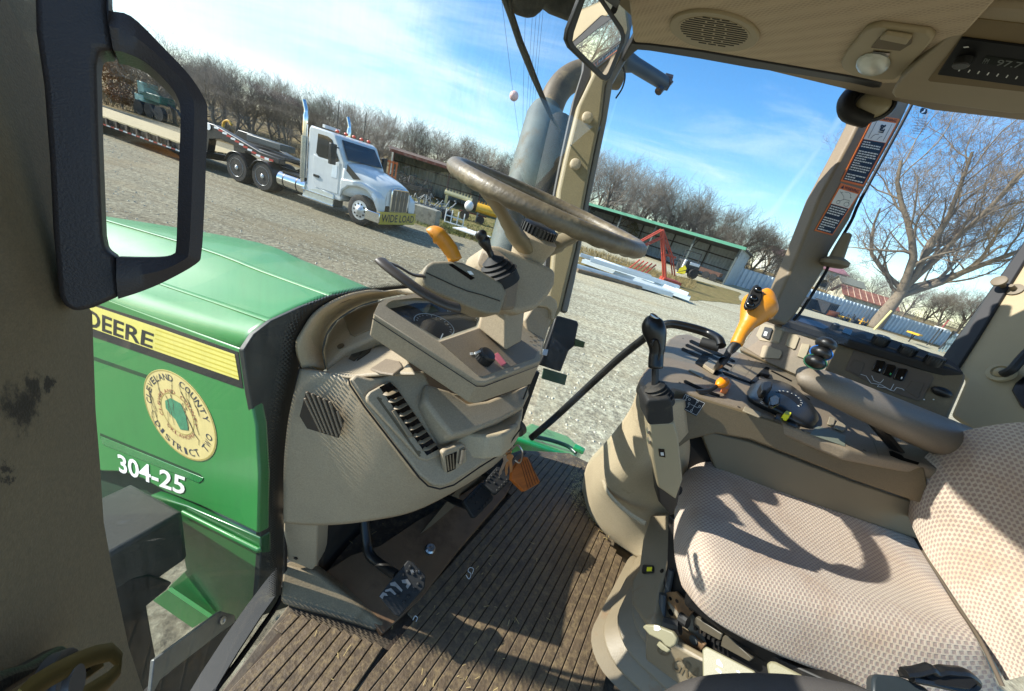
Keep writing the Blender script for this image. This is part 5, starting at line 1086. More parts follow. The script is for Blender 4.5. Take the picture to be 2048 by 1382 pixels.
# bellows: stacked folds
def rrect(cx,cy,hw,hd,r,z,n=6):
    pts=[]
    for (sx,sy,a0) in ((1,1,0),(-1,1,90),(-1,-1,180),(1,-1,270)):
        for k in range(n+1):
            a=rad(a0+90*k/n); pts.append(SF(cx+sx*(hw-r)+r*math.cos(a),cy+sy*(hd-r)+r*math.sin(a),z))
    return pts
bel=M('bellows_beige','7C705A',.5,bump=.25,bs=300,var=.1,dirt='7A5A3C',dr=(.55,.72),ds=9)
mb=MB(); lv=[]
zs=[.015,.04,.05,.095,.105,.15,.16,.205,.215,.26,.268,.31]
for k,z in enumerate(zs):
    big=(k%2==0); e=.0 if big else -.030
    s_=1-k*.006
    lv.append(rrect(.03,.03,.235*s_+e-.0035*k,.285*s_+e-.006*k,.09,z))
n=len(lv[0]); vs=[p for l in lv for p in l]
mb.add(vs,[[i*n+j,i*n+(j+1)%n,(i+1)*n+(j+1)%n,(i+1)*n+j] for i in range(len(lv)-1) for j in range(n)]+[[(len(lv)-1)*n+j for j in range(n)]])
mb.build('bellows',bel,seat,bevel=.007,seg=3,smooth=40)
# raised maker lettering on the side fold
fp_=[SF(-.2315+.0,.02,.105),SF(-.2315,-.2,.105),SF(-.222,.02,.15)]
bpn=PL(SF(-.208,.15,.232),SF(-.208,-.15,.232),SF(-.204,.15,.262))
mb=MB(); text(mb,'GRAMMER',quad(PLp((1355,1330,.80),(1450,1395,.73),(1368,1300,.78)),(1340,1338),(1478,1412),(1492,1386),(1352,1312),.01),.012)
gpl=PLp((1355,1330,.80),(1450,1395,.73),(1368,1300,.78))
lg=ring(1327,1302,12,8,0,6.3,1,0,16,.3); 
for a,b in zip(lg,lg[1:]):
    A=gpl(*a,.01);B=gpl(*b,.01);d=(B-A).normalized();q=gpl.n.cross(d)*.0015; mb.poly([A-q,B-q,B+q,A+q])
for l in (((1316,1298),(1330,1300),(1338,1308)),((1322,1308),(1328,1300),(1336,1296))):
    for a,b in zip(l,l[1:]): A=gpl(*a,.01);B=gpl(*b,.01);d=(B-A).normalized();q=gpl.n.cross(d)*.0012; mb.poly([A-q,B-q,B+q,A+q])
mb.build('raised_lettering',M('letter_beige','6A5D47',.5),seat)
sd_=PLp((1300,1300,.85),(1460,1400,.72),(1380,1240,.82))
mb=MB(); mb.slab(gpl,[(1290,1262),(1340,1285),(1420,1330),(1500,1380),(1540,1420),(1470,1460),(1400,1400),(1330,1350),(1290,1320)],.02,.008); mb.build('side_fold',bel,seat,bevel=.006)
# front cover with yellow lock
fc=PLp((1285,1180,.93),(1300,1130,.98),(1340,1130,.93))
mb=MB(); mb.slab(fc,[(1276,1140),(1284,1080),(1300,1030),(1338,1024),(1345,1050),(1338,1100),(1334,1140),(1320,1180),(1312,1230),(1300,1250),(1285,1240),(1262,1205),(1262,1160)],.05); mb.build('front_cover',bel,seat,bevel=.008,seg=3)
mb=MB(); mb.slab(fc,[(1284,1130),(1288,1128),(1306,1130),(1305,1143),(1283,1145)],.006,.007); o=mb.build('weight_gauge',black,seat,bevel=.002)
mb=MB(); mb.slab(fc,[(1294,1134),(1304,1134),(1303,1142),(1293,1142)],.001,.009); mb.build('yellow_flag',yellow,o)
mb=MB(); mb.lathe(fc(1324,1142,.0),fc.n,[(0,.006),(.001,.006),(.001,.001)],12); mb.build('hole',gloss,seat)
# side mechanism, rails and paddles
mech=M('mechanism_black','191817',.5,var=.3,dirt='5A4833',dr=(.55,.75),ds=18); rust=M('rusty_bracket','6E543A',.7,metal=.2,var=.3,bump=.4,bs=120,dirt='A0794C',dr=(.45,.65),ds=22)
r1=PLp((1340,1130,.86),(1560,1310,.66),(1440,1290,.75))
mb=MB(); mb.slab(r1,[(1336,1030),(1350,1040),(1352,1130),(1375,1185),(1450,1252),(1560,1318),(1680,1372),(1800,1430),(1700,1460),(1560,1420),(1450,1340),(1380,1280),(1330,1270),(1318,1200),(1334,1130)],.03,-.03); mb.build('side_plate',mech,seat,bevel=.003)
mb=MB(); mb.tube([P(1343,1140,.88),P(1334,1190,.88)],.007,10); mb.tube([P(1326,1188,.87),P(1324,1238,.86)],.009,12); mb.build('damper_tube',M('blue_grey_tube','353B40',.4,var=.2),seat)
mb=MB(); mb.slab(r1,[(1330,1185),(1352,1184),(1368,1200),(1388,1222),(1372,1240),(1365,1246),(1348,1245),(1334,1242),(1328,1215)],.006,-.012); o=mb.build('rusty_bracket',rust,seat,bevel=.001)
mb=MB(); 
for x,y,rx in ((1341,1197,.004),(1354,1202,.004),(1342,1225,.007),(1381,1218,.004)): mb.lathe(r1(x,y,-.0115),r1.n,[(0,rx),(.001,rx),(.001,.0005)],12)
mb.build('bolt_hole',gloss,o)
mb=MB(); mb.tube([P(1330,1248,.80),P(1360,1255,.78)],.014,12); mb.tube([P(1360,1235,.79),P(1376,1246,.775)],.012,10); mb.build('pivot_tube',mech,seat)
mb=MB(); mb.slab(r1,[(1385,1240),(1392,1234),(1444,1268),(1440,1282),(1385,1252)],.012,.004); mb.slab(r1,[(1445,1274),(1452,1268),(1505,1318),(1498,1324),(1440,1292)],.012,.0); mb.build('slide_rail',M('rail_grey','4C463A',.45,var=.2,dirt='7B6C55'),seat,bevel=.002)
mb=MB()
for k in range(6): mb.slab(r1,[(1388+k*9,1252+k*6),(1393+k*9,1255+k*6),(1392+k*9,1262+k*6),(1387+k*9,1259+k*6)],.02,.006)
mb.build('rail_teeth',mech,seat)
mb=MB(); mb.slab(r1,[(1360,1256),(1410,1290),(1404,1300),(1398,1302),(1404,1320),(1356,1272)],.01,.0); mb.build('cover_flap',rust,seat,bevel=.002)
mb=MB(); mb.lathe(r1(1388,1280,.0),r1.n,[(0,.010),(.004,.009),(.005,.003)],16); mb.build('plug',M('plug_grey','4A4B47',.6),seat)
pdm=M('paddle_olive','7D785F',.5,bump=.2,bs=600,var=.06)
pp1=PLp((1405,1292,.66),(1510,1350,.60),(1410,1380,.62))
mb=MB(); mb.slab(pp1,[(1404,1298),(1412,1292),(1420,1296),(1510,1342),(1511,1350),(1500,1370),(1495,1400),(1408,1400),(1405,1350)],.012,.0); p1=mb.build('adjust_paddle',pdm,seat,bevel=.004,seg=3)
mb=MB()
def pm(poly): mb.slab(pp1,poly,.0003,.0008)
for q in ([(1434,1319),(1438,1318),(1446,1332),(1445,1335),(1433,1328)],[(1431,1338),(1436,1336),(1444,1344),(1442,1347),(1436,1344)],[(1472,1341),(1476,1341),(1485,1350),(1481,1352),(1478,1347)],[(1474,1352),(1480,1352),(1482,1358),(1476,1356)]): pm(q)
mb.build('paddle_marks',white,p1)
mb=MB(); pp2=PLp((1533,1320,.60),(1600,1352,.56),(1540,1390,.57)); mb.slab(pp2,[(1531,1326),(1540,1320),(1550,1322),(1605,1350),(1620,1400),(1545,1400)],.012); mb.build('adjust_paddle',pdm,seat,bevel=.004,seg=3)
cl=PLp((1290,1260,.74),(1350,1270,.70),(1335,1300,.70))
mb=MB(); mb.slab(cl,[(1284,1254),(1290,1249),(1310,1250),(1330,1258),(1345,1264),(1354,1278),(1350,1290),(1340,1297),(1330,1292),(1322,1282),(1298,1270)],.012); p3=mb.build('lock_lever',pdm,seat,bevel=.003,seg=3)
mb=MB(); mb.slab(cl,[(1308,1250),(1318,1252),(1322,1258),(1316,1262),(1308,1260)],.0004,.001); mb.build('paddle_marks',white,p3)
mb=MB(); mb.slab(cl,[(1312,1290),(1318,1282),(1340,1300),(1334,1306),(1322,1300)],.01,-.006); mb.build('lever_tab',pdm,p3,bevel=.002)
# seat belt buckle bottom right
bu_=thing('seat_belt_buckle','black seat belt buckle lying at the lower right of the cushion','belt buckle',P(1830,1360,.55))
bk=PLp((1750,1360,.56),(1900,1340,.56),(1850,1400,.54))
mb=MB(); mb.slab(bk,[(1745,1356),(1750,1347),(1800,1352),(1850,1372),(1880,1400),(1800,1440),(1744,1400)],.02); mb.build('buckle_body',M('buckle_slate','252B2E',.3,var=.2),bu_,bevel=.004)
mb=MB(); mb.tube(crm([P(x,y,.55) for x,y in [(1808,1345),(1830,1343),(1850,1338),(1860,1336),(1870,1343),(1885,1340),(1905,1342),(1930,1345),(1950,1362),(1938,1374),(1905,1372),(1860,1362),(1820,1354)]],4),[(.008,.006)]*49,8,flat=fw); mb.slab(bk,[(1805,1338),(1850,1342),(1862,1338),(1905,1340),(1942,1352),(1954,1366),(1940,1378),(1880,1370),(1810,1352)],.014,.012); mb.build('buckle_clip',black,bu_,bevel=.003,smooth=50)
# grey armrest corner in the near foreground
fa=thing('folded_armrest','dark grey padded armrest end at the bottom edge in front of the seat','armrest',P(1500,1390,.42))
mb=MB(); mb.tube(crm([P(1345,1425,.45),P(1400,1400,.44),P(1480,1392,.42),P(1600,1397,.40),P(1720,1420,.38),P(1800,1460,.36)],5),[(.012,.01)]+[(.022,.02)]*24+[(.01,.01)],14,flat=XR); mb.build('pad',M('armrest_grey','3C3835',.8,bump=.3,bs=800,var=.08),fa,smooth=80)
mb=MB(); mb.tube([P(1344,974,.9),P(1358,982,.88)],.012,10); o=mb.build('knob_pin',black,lj)
# ================================================================== TRACTOR NOSE OUTSIDE
green=M('tractor_green','2E7A3A',.42,var=.05,vs=4,coat=.12,dirt='4E6B45',dr=(.68,.95),ds=8,spec=.6)
hs=PLp((195,668,1.36),(499,789,.95),(440,1000,1.03))
hood=thing('tractor_hood','green tractor hood with a yellow stripe, a round cracked county seal and unit number','tractor hood',hs(420,1150))
C_=[hs(485,697),hs(350,648),hs(228,603),hs(60,540)]
rows=[[C_[0],P(512,664,.955),P(543,641,1.0),P(604,613,1.10),P(664,591,1.22),P(742,577,1.42),P(760,586,1.5)],
 [C_[1],P(392,620,1.17),P(432,603,1.22),P(480,570,1.32),P(530,543,1.42),P(600,519,1.62),P(620,526,1.72)],
 [C_[2],P(278,580,1.41),P(322,566,1.45),P(362,530,1.55),P(405,496,1.66),P(474,476,1.85),P(490,484,1.95)],
 [C_[3],P(110,520,1.78),P(150,507,1.84),P(180,470,1.98),P(204,437,2.1),P(100,415,2.4),P(120,425,2.5)]]
def creased(rows,k): # smooth along the hood, straight across so the creases stay
    cols=list(zip(*rows)); c2=[crm(c,k) for c in cols]; return [list(r) for r in zip(*c2)]
mb=MB(); mb.grid(creased(rows,6)); mb.build('hood_top',green,hood,solid=.006,smooth=45)
mb=MB()
for l in ([(543,641,1.0),(432,603,1.22),(322,566,1.45),(150,507,1.84)],[(664,591,1.22),(530,543,1.42),(405,496,1.66),(204,437,2.1)]): mb.tube(crm([P(*q)-UP*.001 for q in l],4),[(.005,.012)]*13,8,flat=UP)
mb.build('hood_crease',green,hood,smooth=70)
mb=MB(); mb.slab(hs,[(150,900),(300,930),(520,1040),(526,1110),(440,1072),(360,1034),(300,1040),(150,1060)],.02,-.05); mb.build('bay_shade_panel',M('bay_shade_green','10301C',.6,var=.3,vs=8),hood)  # dark panel stands in for the shade under the hood's lower edge
mb=MB(); mb.slab(hs,[(485,697),(490,720),(500,790),(512,850),(518,950),(516,1068),(460,1040),(400,1012),(330,984),(285,958),(245,944),(205,943),(60,900),(60,540),(228,603),(350,648)],.03,.0); mb.build('side_panel',green,hood,bevel=.006)
lw=PLp((371,1020,1.10),(520,1090,.985),(480,1240,1.06))
mb=MB(); mb.slab(lw,[(300,990),(371,1012),(520,1076),(524,1180),(505,1240),(480,1248),(425,1236),(384,1208),(335,1175),(372,1140),(360,1080),(300,1050)],.03); mb.build('frame_panel',M('frame_green','1C5C2B',.3,var=.06,coat=.4,dirt='4E6B45',dr=(.6,.85),ds=8),hood,bevel=.004)
mb=MB(); mb.tube([lw(366,1025,.006),lw(440,1062,.006),lw(516,1101,.006),lw(522,1098,.0)],[(.008,.006)]*4,8,flat=UP); mb.build('frame_rib',green,hood,smooth=60)
mb=MB(); mb.slab(PLp((335,1181,1.12),(415,1235,1.09),(310,1200,1.18)),[(335,1180),(418,1236),(385,1256),(306,1201)],.01); mb.build('lower_flap',green,hood)
mb=MB(); mb.slab(hs,[(200,872),(406,956),(404,962),(397,966),(205,889)],.002,.0025); mb.build('panel_rib',M('rib_green','2C7A40',.25,coat=.5),hood,bevel=.001)
mb=MB(); mb.slab(hs,[(200,866),(400,948),(406,956),(398,957),(200,876)],.0005,.0012); mb.build('panel_groove',M('groove_green','0E3A1B',.5),hood)
mb=MB(); mb.slab(hs,[(150,700),(300,752),(330,770),(200,725),(150,708)],.0005,.001); mb.build('panel_groove',M('groove_green',''),hood)
# dark cowl between hood and cab
ck=PLp((545,645,.96),(505,800,.92),(520,1100,.96))
mb=MB(); mb.slab(ck,[(543,641),(604,613),(664,591),(742,577),(762,590),(700,720),(600,760),(600,1000),(600,1180),(575,1215),(530,1230),(512,1238),(522,1100),(519,950),(512,850),(500,790),(490,720),(487,700),(508,668)],.02,-.025); mb.build('rear_cowl',M('cowl_black','1B201C',.55,var=.35,vs=12,bump=.4,bs=60,dirt='4A4A40',dr=(.6,.85)),hood,bevel=.003)
ystr=M('stripe_yellow','CFC566',.4,var=.05,vs=8); blk=M('decal_black','')
mb=MB(); mb.slab(hs,[(60,566),(193,609),(330,652),(476,704),(484,762),(486,777),(478,775),(310,716),(193,676),(60,630)],.001,.0015); mb.build('stripe_border',blk,hood)
mb=MB(); mb.slab(hs,[(60,570),(193,614),(311,654),(469,709),(478,760),(309,701),(193,660),(60,614)],.001,.0025); sy=mb.build('yellow_stripe',ystr,hood)
mb=MB()
for k in range(5):
    t0=(k+.55)/5.2
    a=(311+ (309-311)*t0,654+(701-654)*t0); b=(469+9*t0,709+51*t0)
    mb.poly([hs(a[0],a[1]-1.2,.0029),hs(b[0],b[1]-1.2,.0029),hs(b[0],b[1]+1.2,.0029),hs(a[0],a[1]+1.2,.0029)])
mb.build('stripe_lines',M('stripe_ochre','B5A63A',.45),sy)
mb=MB(); text(mb,'DEERE',quad(hs,(173,651),(304,697),(308,668),(172,617),.0034),.018); mb.build('stripe_lettering',blk,sy)
mb=MB(); text(mb,'304-25',quad(hs,(239,944),(368,991),(372,955),(234,907),.0025),.02); mb.build('unit_number',white,hood)
# county seal
sc0=hs(354,827,.002); sU=(UP-hs.n*hs.n.dot(UP)).normalized(); sR=sU.cross(hs.n).normalized()
RS_=.130
sR=(hs(429,852,.002)-sc0)/RS_; sU=(hs(332,740,.002)-sc0)/RS_
def circ(r,o=0.,n=48): return [sc0+hs.n*o+sR*(math.cos(2*math.pi*k/n)*r)+sU*(math.sin(2*math.pi*k/n)*r) for k in range(n)]
mb=MB(); mb.prism(circ(RS_),-hs.n*.001); seal=mb.build('county_seal',M('seal_cream','C8B678',.5,var=.08,vs=14,dirt='A08D50',dr=(.55,.75),ds=20),hood,label='round cream county seal decal with a cracked surface')
gold=M('seal_gold','9E8F4A',.5)
def annulus(mb,r0_,r1_,o,n=48):
    a=circ(r0_,o,n);b=circ(r1_,o,n); mb.add(a+b,[[k,(k+1)%n,n+(k+1)%n,n+k] for k in range(n)])
mb=MB(); annulus(mb,RS_*.965,RS_*.99,.0006); annulus(mb,.058,.060,.0006); mb.build('seal_rings',gold,seal)
def arc(mb,s,r,a0,a1,h,o,out=True,w_=.8):
    n=len(s)
    for k,c in enumerate(s):
        if c==' ': continue
        a=rad(a0+(a1-a0)*(k+.5)/n); er=sR*math.cos(a)+sU*math.sin(a); et=(sR*-math.sin(a)+sU*math.cos(a))*(-1 if out else 1)
        up_=er if out else -er; wd=abs(rad(a1-a0))/n*r*w_*(.45 if c=='I' else 1)
        text(mb,c,lambda s_,t_:sc0+hs.n*o+er*r+et*((s_-.5)*wd)+up_*((t_-.5)*h),.0)
mb=MB(); arc(mb,'CLEVELAND COUNTY',RS_*.83,178,2,.020,.0012); arc(mb,'DISTRICT TWO',RS_*.83,205,345,.019,.0012,False); mb.build('seal_lettering',M('seal_navy','2E3440',.55,var=.2),seal)
mb=MB(); arc(mb,'CLEVELAND COUNTY',.066,200,-20,.011,.0012); arc(mb,'OKLAHOMA',.066,220,320,.011,.0012,False); mb.build('inner_lettering',M('seal_brick','8E4B38',.55),seal)
mb=MB(); mb.prism([sc0+hs.n*.001+sR*x*.9+sU*y for x,y in [(-.038,.03),(-.01,.044),(.03,.036),(.04,.0),(.034,-.04),(.0,-.046),(-.012,-.02),(-.03,-.008),(-.044,.006)]],hs.n*.0004); mb.build('county_map',M('seal_green','3C7B58',.5,var=.25,vs=60),seal)
mb=MB(); R=random.Random(12)
for k in range(22):
    x=R.uniform(-.10,.10); y=R.uniform(-.02,.115); 
    if math.hypot(x,y)>RS_*.93: continue
    p=[(x,y)]; 
    for j in range(R.randint(3,7)):
        x+=R.gauss(0,.004); y-=R.uniform(.008,.022)
        if math.hypot(x,y)>RS_*.95: break
        p.append((x,y))
    for a,b in zip(p,p[1:]):
        A=sc0+hs.n*.0016+sR*a[0]+sU*a[1];B=sc0+hs.n*.0016+sR*b[0]+sU*b[1]
        if (B-A).length<1e-4: continue
        d=(B-A).normalized();q=hs.n.cross(d)*.0015*(.5+R.random()); mb.poly([A-q,B-q*.6,B+q*.6,A+q])
mb.build('cracks',M('crack_brown','3F3820',.8),seal)
# silencer
ex=thing('exhaust_stack','weathered grey exhaust silencer with a curved outlet outside the right pillar','exhaust stack',P(1005,560,1.95))
exm=M('weathered_steel','525B56',.65,metal=.0,var=.25,vs=9,bump=.1,bs=25,dirt='6E5A3E',dr=(.55,.75),ds=7)
mb=MB(); mb.tube([P(1092,222,1.98),P(1088,236,1.97),P(1045,390,1.94),P(1018,490,1.92),P(985,620,1.9)],[.085,.100,.102,.102,.102],24,flat=XR); mb.build('silencer_body',exm,ex,smooth=40)
mb=MB(); mb.tube(crm([P(1094,240,1.98),P(1112,188,1.99),P(1140,158,2.0),P(1180,146,2.02),P(1240,150,2.05)],6),.072,20); mb.build('outlet_elbow',M('elbow_brown','5C5140',.6,metal=.1,var=.25,vs=10,dirt='A08B66',dr=(.5,.7),ds=9),ex,smooth=60)
mb=MB(); mb.tube([P(1122,240,1.86),P(1086,400,1.82),P(1062,520,1.80)],.055,18); mb.build('intake_stack',M('stack_dark','262827',.85,var=.3,spec=.15),ex,smooth=60)
mb=MB(); mb.tube([P(1098,300,1.9),P(1068,420,1.88),P(1050,520,1.86)],[(.010,.004)]*3,8,flat=XR); mb.build('guard_strip',M('guard_olive','7E7C52',.5),ex)
# mirror arm outside
ba=thing('mirror_arm','blue grey tubular mirror arm with a bolted clamp outside the right door','mirror arm',P(1240,110,1.6))
mb=MB(); mb.tube([P(1225,98,1.55),P(1262,128,1.6),P(1270,130,1.6),P(1332,168,1.68)],[.038,.036,.030,.029],16); mb.build('arm_tube',M('arm_slate','39434A',.45,var=.15,dirt='5A5A50'),ba,smooth=40)
mb=MB(); mb.tube([P(1326,162,1.68),P(1340,166,1.68)],.032,10); mb.tube([P(1322,176,1.66),P(1316,184,1.66)],.018,8); mb.tube([P(1335,160,1.66),P(1343,168,1.66)],.012,8); mb.build('clamp',M('clamp_dark','26211F',.5,dirt='8A5A3A',ds=30),ba)
# dark box, leg and step bracket by the nose
bx=thing('battery_box','scuffed black plastic battery box beside the tractor hood','battery box',P(300,1250,.95))
A0=P(211,988,.98);B0=P(262,966,1.10);C0_=P(366,1021,.93);D0=P(227,1104,.80)
mb=MB(); mb.prism([A0-(B0-A0)*1.3,B0,C0_,D0+(D0-C0_)*.5],V((0,0,-.19))); mb.build('box_body',M('scuffed_black','2E302F',.5,var=.2,bump=.3,bs=90,dirt='6A6A62',dr=(.6,.85),ds=12),bx,bevel=.012,seg=3)
bxp=PLp((227,1104,.80),(366,1021,.93),(300,1300,.92))
mb=MB(); mb.slab(bxp,[(190,1120),(227,1160),(300,1150),(345,1165),(333,1180),(294,1212),(304,1270),(322,1362),(300,1400),(180,1420)],.06,-.02); mb.build('box_bracket',M('bracket_black','141514',.5,var=.3),bx,bevel=.004)
sb=thing('step_bracket','grey steel channel bracket outside below the windscreen corner','bracket',P(400,1300,.85))
sbp=PLp((315,1318,.80),(440,1225,.95),(322,1358,.80))
mb=MB(); mb.slab(sbp,[(308,1320),(435,1226),(442,1222),(470,1230),(472,1244),(462,1250),(322,1358),(300,1400)],.01); mb.build('channel',M('channel_grey','6F716E',.4,metal=.4,var=.2,vs=20),sb,bevel=.002)
mb=MB(); mb.lathe(sbp(444,1241,.001),sbp.n,[(0,.009),(.004,.009),(.004,.005),(.002,.004)],16); mb.build('bolt',chrome,sb)
mb=MB(); mb.slab(sbp,[(322,1358),(462,1250),(474,1240),(500,1236),(380,1400),(250,1440)],.02,-.02); mb.build('channel_side',mech,sb)
# green tank seen past the right door sill
gt=thing('green_tank','green painted tank edge outside the right door sill','tank',P(1110,905,1.95))
gp=PLp((1030,860,1.95),(1168,905,2.05),(1040,880,1.9))
mb=MB(); A0=P(1022,872,1.85);B0=P(1150,918,1.93);C0_=P(1168,900,2.15);D0=P(1138,872,2.35);E0=P(1060,845,2.35)
mb.prism([A0,B0,C0_,D0,E0],V((0,0,-.25))); mb.build('tank_top',M('tank_green','1F8A4C',.3,coat=.5,var=.15,vs=14,dirt='23302A',dr=(.5,.62),ds=7),gt,bevel=.02,seg=3)
mb=MB(); mb.tube(crm([P(1062,872,1.95),P(1100,880,2.0),P(1135,892,2.02),P(1152,906,1.98)],4),.012,8); mb.build('tank_pipe',M('pipe_dkgreen','16332A',.3),gt,smooth=60)
mb=MB(); mb.box(P(1158,898,1.96),UR*.02,FR*.03,UP*.01); mb.build('tank_tab',M('tank_green',''),gt,bevel=.003)
# ================================================================== YARD
HSL=math.tan(ROLL)
def GD(x,d,z=0.): # ground point below horizon column x, d metres ahead
    yh=691-(FPX*math.tan(PITCH))/math.cos(ROLL)+(x-1024)*HSL
    r=ray(x,yh); p=CAM+r*d; return V((p.x,p.y,z))
gr_=bpy.data.materials.new('gravel_yard'); gr_.use_nodes=True; t=gr_.node_tree; b=t.nodes['Principled BSDF']; b.inputs['Roughness'].default_value=.95; b.inputs['Specular IOR Level'].default_value=.15
tcn=N(t,'ShaderNodeTexCoord'); n1=N(t,'ShaderNodeTexNoise',ins={'Scale':9.0,'Detail':12,'Roughness':.8}); L(t,tcn,'Object',n1,'Vector')
n2=N(t,'ShaderNodeTexNoise',ins={'Scale':.35,'Detail':6,'Roughness':.6}); L(t,tcn,'Object',n2,'Vector')
mpn=N(t,'ShaderNodeMapping'); mpn.inputs['Rotation'].default_value=(0,0,rad(-8)); mpn.inputs['Scale'].default_value=(.07,1.2,1); L(t,tcn,'Object',mpn,0)
n3=N(t,'ShaderNodeTexNoise',ins={'Scale':1.3,'Detail':8,'Roughness':.65,'Distortion':.6}); L(t,mpn,0,n3,'Vector')
cr1=N(t,'ShaderNodeValToRGB'); L(t,n1,0,cr1,0); e=cr1.color_ramp.elements; e[0].position=.36; e[0].color=hx('5C574C'); e[1].position=.62; e[1].color=hx('CDC7A9'); ee=cr1.color_ramp.elements.new(.5); ee.color=hx('9F987F')
cr2=N(t,'ShaderNodeMapRange',ins={'From Min':.45,'From Max':.68,'To Min':0,'To Max':.6}); L(t,n3,0,cr2,0)
m1=N(t,'ShaderNodeMix',data_type='RGBA'); L(t,cr2,0,m1,'Factor'); L(t,cr1,0,m1,'A'); m1.inputs['B'].default_value=hx('77694F')
cr3=N(t,'ShaderNodeMapRange',ins={'From Min':.52,'From Max':.64,'To Min':0,'To Max':.55}); L(t,n2,0,cr3,0)
m2=N(t,'ShaderNodeMix',data_type='RGBA'); L(t,cr3,0,m2,'Factor'); L(t,m1,'Result',m2,'A'); m2.inputs['B'].default_value=hx('A39677')
vo=N(t,'ShaderNodeTexVoronoi',ins={'Scale':22}); L(t,tcn,'Object',vo,'Vector')
vm=N(t,'ShaderNodeMapRange',ins={'From Min':0,'From Max':.6,'To Min':.75,'To Max':1.18}); L(t,vo,'Distance',vm,0)
sc_=N(t,'ShaderNodeVectorMath',operation='SCALE'); L(t,m2,'Result',sc_,0); L(t,vm,0,sc_,'Scale')
# sun glare painted into the gravel colour: darker left, brighter right
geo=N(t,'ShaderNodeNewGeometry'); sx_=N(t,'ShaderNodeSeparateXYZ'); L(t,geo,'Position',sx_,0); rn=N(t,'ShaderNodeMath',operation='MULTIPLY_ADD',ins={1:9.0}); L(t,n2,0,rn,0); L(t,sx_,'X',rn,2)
glare_mk=N(t,'ShaderNodeMapRange',interpolation_type='SMOOTHSTEP',ins={'From Min':2.5,'From Max':7.5,'To Min':.60,'To Max':1.08}); L(t,rn,0,glare_mk,0)
sd2=N(t,'ShaderNodeVectorMath',operation='SCALE'); L(t,sc_,0,sd2,0); L(t,glare_mk,0,sd2,'Scale'); L(t,sd2,0,b,'Base Color')
bu=N(t,'ShaderNodeBump',ins={'Strength':1.0,'Distance':.03}); L(t,n1,0,bu,'Height'); L(t,bu,0,b,'Normal')
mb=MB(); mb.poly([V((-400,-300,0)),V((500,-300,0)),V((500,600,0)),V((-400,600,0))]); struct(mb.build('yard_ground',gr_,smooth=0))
dryg=M('dry_grass_ground','7D7148',.95,var=.35,vs=1.2,dirt='5E6236',dr=(.45,.62),ds=.9,bump=1,bs=6,spec=.1)
def patch(name,pts,mat_,z,kind='structure'):
    mb=MB(); c=sum(pts,V())/len(pts); R=random.Random(len(pts)); out=[]
    n=len(pts)
    for i in range(n):
        a,b=pts[i],pts[(i+1)%n]
        for k in range(6):
            p=a.lerp(b,k/6); p=p+(p-c).normalized()*R.uniform(-.5,.5)*min(1,(a-b).length*.05); out.append(V((p.x,p.y,z)))
    mb.poly(out); o=mb.build(name,mat_,smooth=0); o['kind']=kind; return o
patch('grass_verge',[GD(700,19),GD(800,15.5),GD(900,15.8),GD(985,16.5),GD(1060,19),GD(1150,25),GD(1120,40),GD(900,34),GD(760,30)],dryg,.006)
patch('grass_field',[GD(-200,24),GD(350,26),GD(620,24),GD(760,30),GD(1120,41),GD(1450,47),GD(1560,40),GD(2100,46),GD(2400,160),GD(-500,200)],M('leaf_litter','6A5A3E',.95,var=.3,vs=.8,dirt='8A7A50',dr=(.45,.6),ds=1.1,bump=1,bs=5,spec=.1),.010)
patch('dirt_strip',[G(1150,535),G(1250,565),G(1360,598),G(1480,610),G(1480,585),G(1390,560),G(1300,540),G(1160,505)],M('dirt_grass','7A6B45',.95,var=.35,vs=2,dirt='5C6234',dr=(.5,.65),ds=2.5,bump=1,bs=8,spec=.1),.014)
# low bank behind fence
mb=MB(); rows=[]
for k in range(30):
    x=1100+k*45; rows.append([GD(x,50,.0),GD(x,58,1.6+.4*math.sin(k)),GD(x,80,2.6+.5*math.sin(k*.7)),GD(x,140,3.2)])
mb.grid(rows); struct(mb.build('bank_terrain',M('leaf_litter',''),smooth=60))
mb=MB(); rows=[]
for k in range(24):
    x=-500+k*75; rows.append([GD(x,38,.0),GD(x,50,.9+.3*math.sin(k)),GD(x,70,2.2+.5*math.sin(k*.7)),GD(x,140,4.)])
mb.grid(rows); struct(mb.build('hill_terrain',M('leaf_litter',''),smooth=60))
# grass tufts
def blades(name,regions,n,h,mat_,seed,label):
    R=random.Random(seed); mb=MB()
    for (x0,x1,d0,d1) in regions:
        for k in range(n):
            p=GD(R.uniform(x0,x1),R.uniform(d0,d1)); hh=h*R.uniform(.4,1.3)
            for j in range(3):
                a=R.random()*6.28; q=V((math.cos(a),math.sin(a),0))*.015; l=V((R.gauss(0,.3),R.gauss(0,.3),1))*hh; s_=V((R.gauss(0,.06),R.gauss(0,.06),0))
                mb.add([p+s_-q,p+s_+q,p+s_+l],[[0,1,2]])
    o=mb.build(name,mat_,smooth=0); setp(o,label,'grass',kind='stuff')
blades('grass',[(780,1050,16,19),(760,1100,19,27)],1500,.16,M('grass_green','5E6B30',.9,var=.3,vs=.7,dirt='8A7B4A',dr=(.45,.6),ds=1),1,'short green and dry grass in front of the open equipment shed')
blades('dry_weeds',[(1150,1420,24,30),(1500,2050,47,56),(0,800,30,50)],1300,.35,M('weed_tan','86754B',.9,var=.3,vs=.5),2,'tan dry weeds along the fence and the woods')
R=random.Random(41); mb=MB()
for k in range(5200):
    r_=3.2+22*R.random()**1.3; a=R.uniform(-1.0,.75); p=V((math.sin(a)*r_,math.cos(a)*r_,0)); s=R.uniform(.010,.032); v=[V((R.uniform(.6,1.2)*s*math.cos(t_),R.uniform(.6,1.2)*s*math.sin(t_),0)) for t_ in (0,1.57,3.14,4.71)]
    mb.add([p+q for q in v]+[p+V((0,0,s*R.uniform(.4,.9)))],[[0,1,4],[1,2,4],[2,3,4],[3,0,4]])
